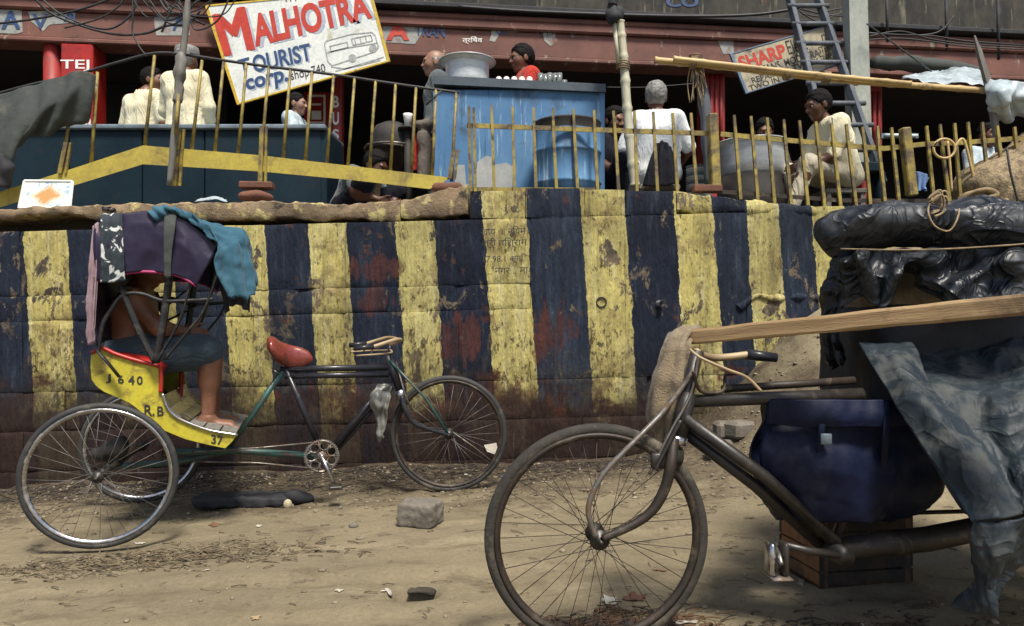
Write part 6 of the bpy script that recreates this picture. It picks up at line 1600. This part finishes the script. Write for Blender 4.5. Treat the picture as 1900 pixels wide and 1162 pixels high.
# grey tarpaulin: broad sheet with a folded edge strip, and its loose tail
ctrl = [[P(1606, 648, 2.50), P(1680, 642, 2.52), P(1780, 634, 2.54), P(1880, 606, 2.54), P(2000, 580, 2.50), P(2200, 560, 2.46)],
        [P(1640, 712, 2.36), P(1700, 704, 2.36), P(1790, 696, 2.38), P(1880, 680, 2.36), P(2000, 660, 2.34), P(2200, 640, 2.30)],
        [P(1690, 800, 2.22), P(1748, 786, 2.20), P(1812, 782, 2.22), P(1880, 765, 2.17), P(2000, 750, 2.16), P(2200, 740, 2.12)],
        [P(1742, 880, 2.10), P(1796, 870, 2.07), P(1850, 866, 2.09), P(1900, 858, 2.05), P(2000, 860, 2.03), P(2200, 860, 2.0)],
        [P(1786, 952, 2.00), P(1838, 948, 1.94), P(1890, 945, 1.98), P(1930, 940, 1.97), P(2020, 950, 1.96), P(2200, 950, 1.95)]]
tag(drape('grey_tarpaulin', ctrl, M['tarp_grey'], None, 90, 120, crum=.050, crs_=6, crease=.003, cs=7, lump=.02, ls=2.6, thick=.006, seed=14), 'broad dusty grey tarpaulin sagging over the right side of the load', 'tarpaulin')
ctrl = [[P(1594, 640, 2.46), P(1640, 640, 2.42), P(1690, 640, 2.44)], [P(1650, 730, 2.26), P(1694, 716, 2.21), P(1730, 716, 2.26)], [P(1716, 830, 2.10), P(1762, 806, 2.05), P(1800, 805, 2.09)], [P(1762, 905, 2.0), P(1815, 888, 1.95), P(1856, 880, 1.98)], [P(1802, 968, 1.92), P(1860, 962, 1.88), P(1900, 952, 1.9)]]
tag(drape('tarpaulin_strip', ctrl, M['tarp_grey'], None, 80, 30, crum=.018, crs_=10, lump=.012, ls=5, thick=.012, seed=15), 'folded dusty tarpaulin strip slanting down in front of the blue bag', 'tarpaulin')
ctrl = [[P(1806, 964, 1.93), P(1850, 968, 1.90), P(1890, 958, 1.90), P(1930, 950, 1.93)], [P(1798, 1030, 1.95), P(1842, 1040, 1.88), P(1880, 1028, 1.90), P(1915, 1000, 1.94)], [P(1806, 1090, 1.97), P(1834, 1092, 1.90), P(1856, 1085, 1.92), P(1888, 1050, 1.96)], [P(1818, 1132, 1.96), P(1830, 1138, 1.92), P(1842, 1138, 1.93), P(1856, 1110, 1.96)]]
tag(drape('tarpaulin_tail', ctrl, M['tarp_grey'], None, 60, 40, crum=.035, crs_=12, fold=.012, freq=2.2, thick=.006, seed=16, ragged=.8), 'twisted tarpaulin tail hanging down to the ground at the lower right', 'tarpaulin')
ctrl = [[P(1802, 1075, 2.0), P(1820, 1070, 1.98), P(1835, 1085, 1.96)], [P(1770, 1105, 2.02), P(1800, 1110, 1.98), P(1828, 1120, 1.95)], [P(1762, 1128, 2.02), P(1795, 1138, 1.99), P(1825, 1142, 1.95)]]
tag(drape('tarpaulin_scrap', ctrl, M['tarp_grey'], None, 30, 30, crum=.03, crs_=9, thick=.005, seed=17), 'small crumpled tarpaulin scrap lying against the hanging tail', 'tarpaulin')
# ---------------------------------------------------------------- odds and ends on the terrace
ctrl = [[P(-60, 190, 5.36), P(40, 165, 5.36), P(100, 146, 5.34), P(150, 132, 5.34), P(178, 140, 5.36)], [P(-60, 235, 5.30), P(40, 210, 5.28), P(95, 190, 5.27), P(140, 170, 5.30), P(172, 185, 5.36)],
        [P(-60, 290, 5.26), P(20, 275, 5.24), P(70, 225, 5.28), P(120, 215, 5.33), P(165, 225, 5.40)], [P(-60, 350, 5.25), P(5, 330, 5.25), P(40, 262, 5.30), P(95, 250, 5.36), P(150, 215, 5.42)]]
tag(drape('canvas_sheet', ctrl, M['tarp_olive'], None, 60, 70, fold=.022, freq=4.5, along='v', crease=.002, cs=7, crum=.010, crs_=7, thick=.006, seed=21), 'olive-grey canvas sheet draped over the far left of the railing', 'canvas')
tag(drape('canvas_strip', [[P(88, 170, 5.40), P(112, 165, 5.40)], [P(84, 210, 5.40), P(106, 208, 5.40)], [P(80, 254, 5.40), P(100, 250, 5.40)]], M['tarp_olive'], None, 26, 14, fold=.01, freq=2, thick=.004, seed=22), 'narrow strip of grey cloth dangling under the canvas sheet', 'cloth')
mb = MB(); mb.tube(smooth_path([P(2, 290, 5.2), P(8, 318, 5.2), P(4, 348, 5.2)], 6), [.05, .06, .03], 10, rough=.03, rs=14); tag(mb.build('black_bundle', M['rag_dark']), 'small black bundle hanging at the left edge below the canvas', 'bundle')
t = thing('picture_panel', 'small pale framed picture with a faded orange flower leaning on the wall top', 'picture', P(85, 386, WY + .10))
q = [P(46, 336, WY + .17), P(135, 337, WY + .17), P(130, 386, WY + .06), P(36, 386, WY + .06)]; mb = MB(); mb.prism(q, (0, .015, 0)); mb.build('print', M['picture'], t, smooth=False)
c_ = sum(q, Vector()) / 4; mb = MB()
for i in range(4): mb.tube([q[i] + Vector((0, -.004, 0)), q[(i + 1) % 4] + Vector((0, -.004, 0))], .010, 4)
mb.build('frame', M['white_paint'], t, smooth=False)
mb = MB(); mb.ball(P(474, 366, 5.28), (.125, .10, .055), 20, 12, rough=.03, rs=8); tag(mb.build('boulder', M['stone_brown']), 'rounded red-brown stone lying under a brick on the wall top', 'stone')
mb = MB(); mb.box(P(477, 345, 5.32), .24, .11, .05, .1, bev=.008); tag(mb.build('brick', M['stone_brown'], smooth=False), 'flat red brick lying on the rounded brown stone', 'brick')
mb = MB(); mb.box(P(832, 350, 5.26), .22, .14, .07, -.1, bev=.02); tag(mb.build('broken_brick', M['stone_brown']), 'broken red-brown lump at the lower end of the yellow beam', 'brick')
mb = MB(); mb.box(P(1311, 351, 5.30), .21, .10, .05, .02, bev=.006); tag(mb.build('brick', M['stone_brown'], smooth=False), 'red brick lying at the foot of the square yellow fence post', 'brick')
tag(drape('plastic_scrap', [[P(365, 373, 5.2), P(395, 366, 5.25), P(418, 372, 5.25)], [P(362, 377, 5.14), P(395, 372, 5.14), P(422, 377, 5.14)]], M['plastic_pale'], None, 14, 24, crease=.01, cs=14, thick=.003), 'scrap of pale crumpled plastic on the wall top left of the stones', 'litter')
mb = MB()
for k in range(9): mb.tube(smooth_path([P(205 + random.uniform(-16, 10), 392 + random.uniform(-8, 3), WY - .02 + random.uniform(0, .1)) for _ in range(3)], 5), .006, 5)
tag(mb.build('twig_tangle', M['rag_dark']), 'tangle of dark twigs on the wall top above the rickshaw hood', 'twigs')
t = thing('red_lettered_card', 'small white card with red lettering standing on the counter below the red pillar', 'sign', P(150, 238, 6.3))
mb = MB(); mb.prism([P(x, y, 6.3) for x, y in ((133, 228), (150, 218), (167, 220), (168, 240), (132, 240))], (0, .01, 0)); mb.build('card', M['white_paint'], t, smooth=False)
lettering('EWIFT', [P(134, 226, 6.297), P(166, 226, 6.297), P(166, 237, 6.297), P(134, 237, 6.297)], M['red_ink'], t)
# drum stove with a black kettle dome
t = thing('drum_stove', 'sooty drum stove with black domed cover left of the blue stall', 'stove', P(715, 330, 6.5)); c = P(722, 300, 6.5); c.z = TZ; zt_ = P(700, 281, 6.5).z - TZ
mb = MB(); mb.lathe(c, [(0, 0), (.21, 0), (.21, zt_), (.225, zt_), (.225, zt_ + .02), (0, zt_ + .02)], 28); mb.build('drum', M['rust'], t)
mb = MB(); r_ = .20; mb.lathe(c + Vector((.03, 0, zt_ + .02)), [(r_, 0), (r_, .08), (r_ * .95, .14), (r_ * .75, .20), (r_ * .4, .235), (0, .24)], 28); mb.build('dome', M['soot'], t)
mb = MB(); mb.lathe(c + Vector((.02, 0, zt_ + .02)), [(.235, .0), (.245, .008), (.235, .016)], 28); mb.build('ring', M['steel'], t)
mb = MB(); mb.lathe(P(757, 238, 6.35), [(0, 0), (.028, 0), (.040, .10), (.044, .125), (.040, .125), (.026, .01), (0, .01)], 16); tag(mb.build('white_cup', M['ceramic']), 'tall white cup standing on the domed stove edge', 'cup')
c = P(757, 238, 6.35); mb = MB(); mb.tube([c, Vector((c.x, c.y, TZ))], .035, 10); mb.lathe(c - Vector((0, 0, .012)), [(0, 0), (.09, 0), (.09, .012), (0, .012)], 18); tag(mb.build('stand', M['soot']), 'thin dark stand under the tall white cup', 'stand')
mb = MB(); mb.ball(P(786, 238, 6.3), (.06, .05, .075), 16, 12, rough=.05, rs=16); mb.tube(smooth_path([P(786, 245, 6.3), P(790, 300, 6.3), P(788, 352, 6.3)], 6), [.05, .07, .06], 12, rough=.04, rs=10)
tag(mb.build('hanging_shawl', M['shirt_brown']), 'bunched grey-brown shawl hanging beside the old bald man', 'cloth')
tag(drape('red_cloth', [[P(768, 248, 6.34), P(782, 250, 6.34)], [P(768, 285, 6.32), P(782, 290, 6.32)], [P(764, 318, 6.34), P(782, 316, 6.34)]], M['shirt_red'], None, 20, 12, fold=.01, freq=2, thick=.004), 'strip of bright red cloth between the stove and the blue stall', 'cloth')
mb = MB(); mb.box(P(700, 352, 6.2), .05, .04, .5, .1); tag(mb.build('wooden_stake', M['wood'], smooth=False), 'short pale wooden stake standing under the yellow beam by the stove', 'stake')
c = P(1052, 340, 5.72); c.z = TZ; hz = P(1052, 232, 5.72).z - TZ; t = thing('blue_drum', 'round blue drum with blackened rim standing in front of the blue stall', 'drum', c)
mb = MB(); mb.lathe(c, [(0, 0), (.265, 0), (.265, hz * .32), (.275, hz * .335), (.265, hz * .35), (.265, hz * .66), (.275, hz * .675), (.265, hz * .69), (.265, hz - .07)], 40); mb.build('shell', M['blue_stall'], t)
mb = MB(); mb.lathe(c, [(.266, hz - .072), (.268, hz - .01), (.274, hz), (.268, hz + .008), (.258, hz), (.255, hz - .05), (0, hz - .05)], 40); mb.build('rim', M['soot'], t)
# large cauldron, plates, pots, stools behind the picket fence
pot('cauldron', 'wide dented aluminium cauldron behind the leaning pickets', (P(1395, 300, 6.15).x, 6.15, P(1395, 330, 6.15).z), .27, P(1395, 268, 6.15).z - P(1395, 330, 6.15).z, .03, M['alu'])
c = P(1395, 330, 6.15); mb = MB(); mb.lathe((c.x, c.y, TZ), [(0, 0), (.30, 0), (.28, c.z - TZ - .002), (0, c.z - TZ - .002)], 24); tag(mb.build('clay_hearth', M['soot']), 'blackened round hearth under the wide aluminium cauldron', 'hearth')
t = thing('plate_stack', 'stack of steel plates on the ground right of the white-shirted man', 'plates', P(1297, 345, 5.85)); zz = TZ
k = 0
while zz < P(1297, 309, 5.85).z:
    mb = MB(); mb.lathe((P(1297, 300, 5.85).x, 5.85, zz), [(0, 0), (.075, 0), (.105, .016), (.107, .018), (.074, .005), (0, .004)], 24); mb.build('plate', M['alu'] if k % 3 else M['counter_top'], t); zz += .022; k += 1
pot('steel_pan', 'dark steel pan in front of the squatting man', (P(1163, 320, 6.0).x, 6.0, TZ), .10, P(1163, 308, 6.0).z - TZ, .02, M['soot'])
def stool(label, px, Y, w, h, d=.3):
    t = thing('stool', label, 'stool', (cp(px, Y), Y, TZ), group='low seats behind the fence'); x = cp(px, Y); mb = MB(); mb.box((x, Y, TZ + h - .02), w, d, .04, bev=.008); mb.build('seat', M['wood_grey'], t, smooth=False)
    for sx in (-1, 1):
        for sy in (-1, 1): mb = MB(); mb.box((x + sx * (w / 2 - .03), Y + sy * (d / 2 - .03), TZ + (h - .04) / 2), .035, .035, h - .04); mb.build('leg', M['wood_grey'], t, smooth=False)
stool('low wooden stool under the grey-haired man in white', 1217, 6.0, .34, .27)
stool('low wooden stool under the seated young man in beige', 1556, 6.06, .34, .25)
stool('low wooden stool under the man behind the aluminium cauldron', 1418, 7.2, .34, .30)
stool('low wooden stool under the seated man far right', 1834, 7.4, .34, .30)
tag(drape('dark_shawl', [[P(1218, 268, 5.82), P(1230, 262, 5.80), P(1245, 272, 5.82)], [P(1205, 300, 5.78), P(1232, 290, 5.76), P(1255, 300, 5.80)], [P(1192, 345, 5.78), P(1228, 345, 5.74), P(1260, 340, 5.80)]], M['cloth_dark'], None, 36, 30, fold=.02, freq=3, thick=.005, seed=31), 'dark shawl hanging down behind the grey-haired man in white', 'cloth')
pb('bench', 1560, 300, 1640, 318, 5.9, 6.2, M['counter'], None)
bench = bpy.data.objects['bench']; tag(bench, 'dark low bench top behind the right end of the fence', 'bench')
for (px0, px1) in ((1562, 1568), (1630, 1638)):
    a = P(px0, 318, 5.95); mb = MB(); mb.box((a.x + .03, 6.05, (TZ + P(0, 318, 5.9).z) / 2), .05, .22, P(0, 318, 5.9).z - TZ); mb.build('leg', M['counter'], None)
    o = bpy.context.scene.collection.objects[-1]; o.parent = bench; o.matrix_parent_inverse = Matrix.Translation(bench.location).inverted()
# things at the far right
tag(drape('pale_plastic_awning', [[P(1674, 146, 6.9), P(1730, 136, 7.0), P(1790, 128, 7.0), P(1830, 140, 6.8)], [P(1674, 148, 6.6), P(1735, 142, 6.5), P(1790, 138, 6.4), P(1834, 150, 6.3)], [P(1676, 148, 6.2), P(1735, 157, 6.05), P(1790, 158, 5.95), P(1832, 160, 5.9)]], M['plastic_pale'], None, 30, 50, crease=.02, cs=5, fold=.01, freq=4, thick=.004, seed=33), 'pale plastic sheet stretched as a low awning behind the bamboo poles', 'awning')
tag(drape('translucent_sheet', [[P(1832, 148, 5.6), P(1850, 150, 5.5), P(1900, 158, 5.5), P(1990, 160, 5.5)], [P(1836, 178, 5.55), P(1856, 175, 5.4), P(1890, 178, 5.45), P(1990, 190, 5.4)], [P(1838, 208, 5.6), P(1862, 208, 5.5), P(1880, 190, 5.5), P(1990, 205, 5.5)], [P(1846, 226, 5.7), P(1862, 222, 5.6), P(1900, 215, 5.6), P(1990, 225, 5.6)]], M['plastic_pale'], None, 40, 60, crease=.03, cs=5, fold=.02, freq=3, thick=.004, seed=34), 'crumpled pale grey plastic sheet hanging at the right edge above the sacking', 'sheet')
mb = MB(); a = P(1808, 66, 5.55); b = P(1836, 165, 5.55); mb.tube([a, a.lerp(b, .3), b], [.006, .022, .03], 4); mb.tube([b, P(1856, 300, 5.55), P(1862, 378, 5.55)], [.03, .026, .024], 6); tag(mb.build('sharpened_stake', M['wood_grey'], smooth=False), 'tall sharpened grey stake rising beside the pale plastic sheet', 'stake')
sk = [('ell', tuple(P(1890, 360, 5.5)), (.46, .35, .32), {'k': .1}), ('ell', tuple(P(1980, 320, 5.5)), (.5, .35, .40), {'k': .1}), ('ell', tuple(P(1815, 345, 5.45)), (.12, .2, .10), {'k': .1})]
V, Fc = nets(sk, .03, .1, lambda g: .02 * wob(g, 17, .2) + .014 * wob(g, 48, 1.0)); tag(mk('reed_sack', V, Fc, M['sack']), 'big bulging woven reed sack at the right edge above the load', 'sack')
mb = MB(); mb.tube(smooth_path([P(1868, 275, 5.14), P(1875, 320, 5.1), P(1890, 380, 5.12)], 6), .008, 6); tag(mb.build('rope', M['wire']), 'thin dark rope hanging over the woven reed sack', 'rope')
mb = MB(); mb.tube(smooth_path([P(1780, 372, 5.30), P(1800, 358, 5.26), P(1830, 352, 5.24), P(1850, 362, 5.22), P(1820, 370, 5.22), P(1790, 372, 5.2), P(1840, 376, 5.2), P(1870, 372, 5.2)], 8), .018, 8, rough=.01, rs=12); tag(mb.build('coiled_rag_rope', M['rope']), 'heap of coiled rag rope on the wall top beside the reed sack', 'rope')
mb = MB(); lp_ = []
for k in range(34):
    a = k / 33 * 2 * PI * 1.1; lp_.append(P(1752 + 20 * math.cos(a + 2.4), 276 - 18 * math.sin(a + 2.4), 5.36))
mb.tube(lp_, .010, 7); mb.tube(smooth_path([P(1772, 272, 5.36), P(1784, 258, 5.36), P(1792, 270, 5.36), P(1804, 320, 5.37), P(1812, 352, 5.38)], 6), .010, 7)
mb.tube(smooth_path([P(1758, 262, 5.36), P(1762, 300, 5.36), P(1766, 356, 5.37)], 5), .009, 7); tag(mb.build('hose_loop', M['bamboo']), 'loop of pale cane hose hanging on the right end of the fence', 'hose')
tag(drape('blue_rag', [[P(1700, 318, 5.9), P(1716, 322, 5.88), P(1724, 330, 5.9)], [P(1702, 340, 5.9), P(1712, 345, 5.88), P(1718, 345, 5.9)], [P(1702, 358, 5.9), P(1712, 352, 5.88), P(1722, 354, 5.9)]], M['blue_cloth'], None, 24, 20, fold=.02, freq=2, thick=.004), 'small blue rag showing between the right-hand pickets', 'cloth')

# ---------------------------------------------------------------- things on the dirt
def stone(name, label, px, py, Y, sx, sy, sz, mat, rz=0.0, cat='stone', rough=.02, group=None):
    x = cp(px, Y); z = gz(x, Y); V = []; mb = MB(); mb.ball((x, Y, z + sz * .55), (sx, sy, sz), 14, 10, rough, 9, Matrix.Rotation(rz, 3, 'Z')); return tag(mb.build(name, mat), label, cat, group)
# dressed block
Yb = 3.75; xb_ = cp(780, Yb); zb_ = gz(xb_, Yb)
V, Fc = nets([('box', (xb_, Yb, zb_ + .062), (.100, .080, .062), .012, {'R': np.array(Matrix.Rotation(R(-20), 3, 'Z'))})], .0075, .01, lambda g: .005 * wob(g, 60, .3) + .003 * wob(g, 150, 1.3))
tag(mk('stone_block', V, Fc, M['stone_pale']), 'squared grey stone block sitting alone on the dirt', 'block')
# flat black plank by the wall
x0 = P(372, 930, 4.15); V, Fc = nets([('box', (cp(452, 4.25), 4.25, gz(cp(452, 4.25), 4.25) + .028), (.27, .085, .036), .015, {'R': np.array(Matrix.Rotation(R(6), 3, 'Z'))})], .012, .01, lambda g: .012 * wob(g, 26, .5) + .008 * wob(g, 70, 1.5)); tag(mk('charred_board', V, Fc, M['rag_dark']), 'flat charred black board lying under the rickshaw by the wall', 'board')
mb = MB(); mb.ball((cp(550, 4.3), 4.3, gz(cp(550, 4.3), 4.3) + .03), (.10, .07, .05), 16, 10, rough=.05, rs=14); tag(mb.build('black_rag_heap', M['rag_dark']), 'small heap of black rag at the end of the charred board', 'rag')
stone('pale_stone', 'small pale yellow stone on the black rag heap', 532, 896, 4.2, .03, .025, .035, M['sign_cream'])
stone('stone', 'rounded brown stone on the dirt left of the squared block', 657, 938, 3.72, .022, .018, .014, M['stone_pale'])
stone('stone', 'small brown stone lump just inside the right of the foreground tyre', 1262, 1088, 2.62, .016, .012, .010, M['stone_brown'], .4, rough=.03)
stone('stone', 'small grey stone lump just right of the foreground tyre', 1306, 1092, 2.60, .015, .013, .010, M['stone_pale'], .9, rough=.03)
for i, (px, py, Y) in enumerate(((1350, 672, 4.75), (1372, 686, 4.68), (1335, 700, 4.6))):
    x = cp(px, Y); mb = MB(); mb.box((x, Y, gz(x, Y) + .02), .17, .14, .11, i * .5, bev=.02)
    tag(mb.build('rubble_stone', M['stone_pale'], smooth=False), ['topmost grey rubble stone of the three by the foreground grip', 'lowest grey rubble stone of the three by the foreground grip', 'grey rubble stone nearest the foreground handlebar'][i], 'stone', 'rubble stones by the earth heap')
def scrap(px, py, label, w=.03, h=.02, mat=None, cat='litter', Y=None, seed=0.0):
    if Y is None:
        Y = F * H / (py - YH)
        for _ in range(6): Y = F * (H - gz(cp(px, Y), Y)) / (py - YH)
    x = cp(px, Y); z = gz(x, Y); v = [Vector((x, Y, z + .008))]; nr, ns = 4, 16; f = []
    for a in range(1, nr + 1):
        for k in range(ns):
            th = 2 * PI * k / ns; rr = (.62 + .75 * mn.noise(Vector((math.cos(th) * 1.6 + seed, math.sin(th) * 1.6, seed * .7)))) * a / nr
            xx = x + w * rr * math.cos(th); yy = Y + h * 1.3 * rr * math.sin(th)
            v.append(Vector((xx, yy, gz(xx, yy) + .004 + .30 * h * abs(mn.noise(Vector((xx * 55, yy * 55, seed)))) + .25 * h * (a / nr) ** 2 * max(0, mn.noise(Vector((th, seed, 0)))))))
    f += [[0, 1 + k, 1 + (k + 1) % ns] for k in range(ns)]
    for a in range(nr - 1): f += [[1 + a * ns + k, 1 + (a + 1) * ns + k, 1 + (a + 1) * ns + (k + 1) % ns, 1 + a * ns + (k + 1) % ns] for k in range(ns)]
    return tag(solid(mk('litter_scrap', v, f, mat or M['paper']), .0015), label, cat, 'litter on the dirt')
for i, (px, py, w, h, m, lb) in enumerate([(480, 978, .022, .016, 'paper', 'small curled white scrap right of the near rickshaw wheel'), (382, 1060, .022, .012, 'paper', 'white paper scrap on open dirt below the rickshaw wheel'), (630, 1098, .022, .016, 'paper', 'crumpled white scrap left of the hole in the dirt'),
        (718, 1098, .03, .02, 'paper', 'pale torn paper at the left rim of the hole'), (475, 1148, .03, .012, 'grip_wood', 'flat pale wood chip at the bottom edge'), (730, 895, .03, .022, 'paper', 'white scrap beneath the small rickshaw front wheel'), 
        (938, 884, .04, .03, 'blue_cloth', 'light blue plastic scrap between the two front wheels'), (865, 882, .02, .014, 'paper', 'tiny pale scrap at the wall foot'), (1052, 864, .018, .014, 'sign_yellow', 'small yellow scrap seen through the foreground spokes'), (1010, 895, .022, .016, 'paper', 'pale scrap left of the foreground hub seen through spokes'),
        (1178, 925, .025, .016, 'paper', 'flat beige scrap right of the foreground hub'), (1300, 862, .03, .02, 'paper', 'white scrap beside the down tubes'), (1130, 1118, .06, .035, 'paper', 'large torn pink-white peel under the foreground wheel'), (1180, 1112, .06, .03, 'orange_peel', 'dark red-brown peel beside the torn white peel'),
        (1265, 1156, .055, .03, 'paper', 'squared pale paper at the bottom edge under the foreground wheel'), (398, 976, .04, .02, 'orange_peel', 'orange-brown dried peel right of the near rickshaw wheel'), (262, 1010, .05, .012, 'paper', 'long white shred just right of the near wheel'), (1225, 1060, .05, .012, 'orange_peel', 'thin brown splinter right of the foreground hub'), (127, 940, .02, .02, 'orange_peel', 'small orange scrap inside the near rickshaw wheel')]):
    scrap(px, py, lb, w, h, M[m], seed=i * 3.7 + 1)
M['mulch'] = surf('dark_wet_refuse', (.055, .042, .03), (.022, .017, .013), 20, .9, 0, .5, 60, .004)
V, Fc = nets([('box', (-.36, 2.87, gz(-.36, 3.0) + .006), (.058, .026, .011), .007, {'R': np.array(Matrix.Rotation(R(-6), 3, 'Z'))})], .007, .01, lambda g: .005 * wob(g, 60, .4) + .003 * wob(g, 140, 1.1)); tag(mk('brick_shard', V, Fc, M['mulch']), 'flat dark brick shard bridging the small dark hole in the dirt', 'brick')
mb = MB(); mb.prism([P(898, 826, 5.0), P(921, 822, 5.04), P(926, 846, 5.02), P(904, 838, 4.99)], (0, .003, 0)); tag(mb.build('white_card', M['paper'], smooth=False), 'white card leaning against the wall behind the small front wheel', 'card')
# uncountable grit, twigs and straw
rg = np.random.default_rng(3)
def scatter(name, label, n, sampler, maker, mat):
    mb = MB(); k = 0
    while k < n:
        x, y = sampler(); k += 1
        maker(mb, x, y, gz(x, y))
    return tag(mb.build(name, mat), label, 'litter', None, 'stuff')
def s_ground():
    while True:
        x, y = rg.uniform(-3.6, 3.2), rg.uniform(1.9, 5.05)
        w = .09 + .9 * sm(y, 3.6, 4.7) + .5 * math.exp(-((x + 1.75) / .6) ** 2 - ((y - 3.3) / .2) ** 2) + .5 * math.exp(-((x - 1.2) / .8) ** 2 - ((y - 2.3) / .3) ** 2)
        if rg.uniform() < w: return x, y
def mkpeb(mb, x, y, z):
    r = float(rg.choice([.004, .006, .009, .014], p=[.45, .33, .17, .05])); mb.ball((x, y, z + r * .3), (r * rg.uniform(.8, 1.5), r * rg.uniform(.8, 1.3), r * rg.uniform(.5, .9)), 6, 4, rough=r * .5, rs=60)
scatter('pebbles', 'loose pebbles and clods strewn over the dirt', 2600, s_ground, mkpeb, M['mudrock'])
def mktwig(mb, x, y, z):
    L = rg.uniform(.02, .075); a = rg.uniform(-.5, .5) if rg.uniform() < .7 else rg.uniform(0, PI); d = Vector((math.cos(a), math.sin(a), rg.uniform(-.05, .15))) * L
    p = Vector((x, y, z + .005)); mb.tube([p, p + d * .5 + Vector((0, 0, .004)), p + d], rg.uniform(.0012, .003), 4)
scatter('straw_litter', 'dry straw, twigs and shreds scattered over the dirt', 1500, s_ground, mktwig, M['straw'])
def s_ridge():
    while True:
        x, y = rg.normal(-1.72, .38), 0; y = rg.normal(3.28 + .12 * (x + 1.75), .075)
        return x, y
scatter('straw_ridge', 'ridge of matted dry straw scuffed up by the near rickshaw wheel', 900, s_ridge, mktwig, M['straw'])
def s_right():
    return (rg.normal(1.35, .42), rg.normal(2.22, .16)) if rg.uniform() < .6 else (rg.normal(.38, .14), rg.normal(2.42, .07))
def mkdark(mb, x, y, z): mktwig(mb, x, y, z); mkpeb(mb, x, y, z)
scatter('dark_mulch', 'dark damp mulch under the cargo rickshaw', 1300, s_right, mkdark, M['wood_dark'])
def s_wall(): return rg.uniform(-3.6, 1.15), 5.02 - abs(rg.normal(0, .18))
scatter('wall_foot_debris', 'dark rubble and rags of dirt along the wall foot', 1500, s_wall, mkdark, M['mulch'])
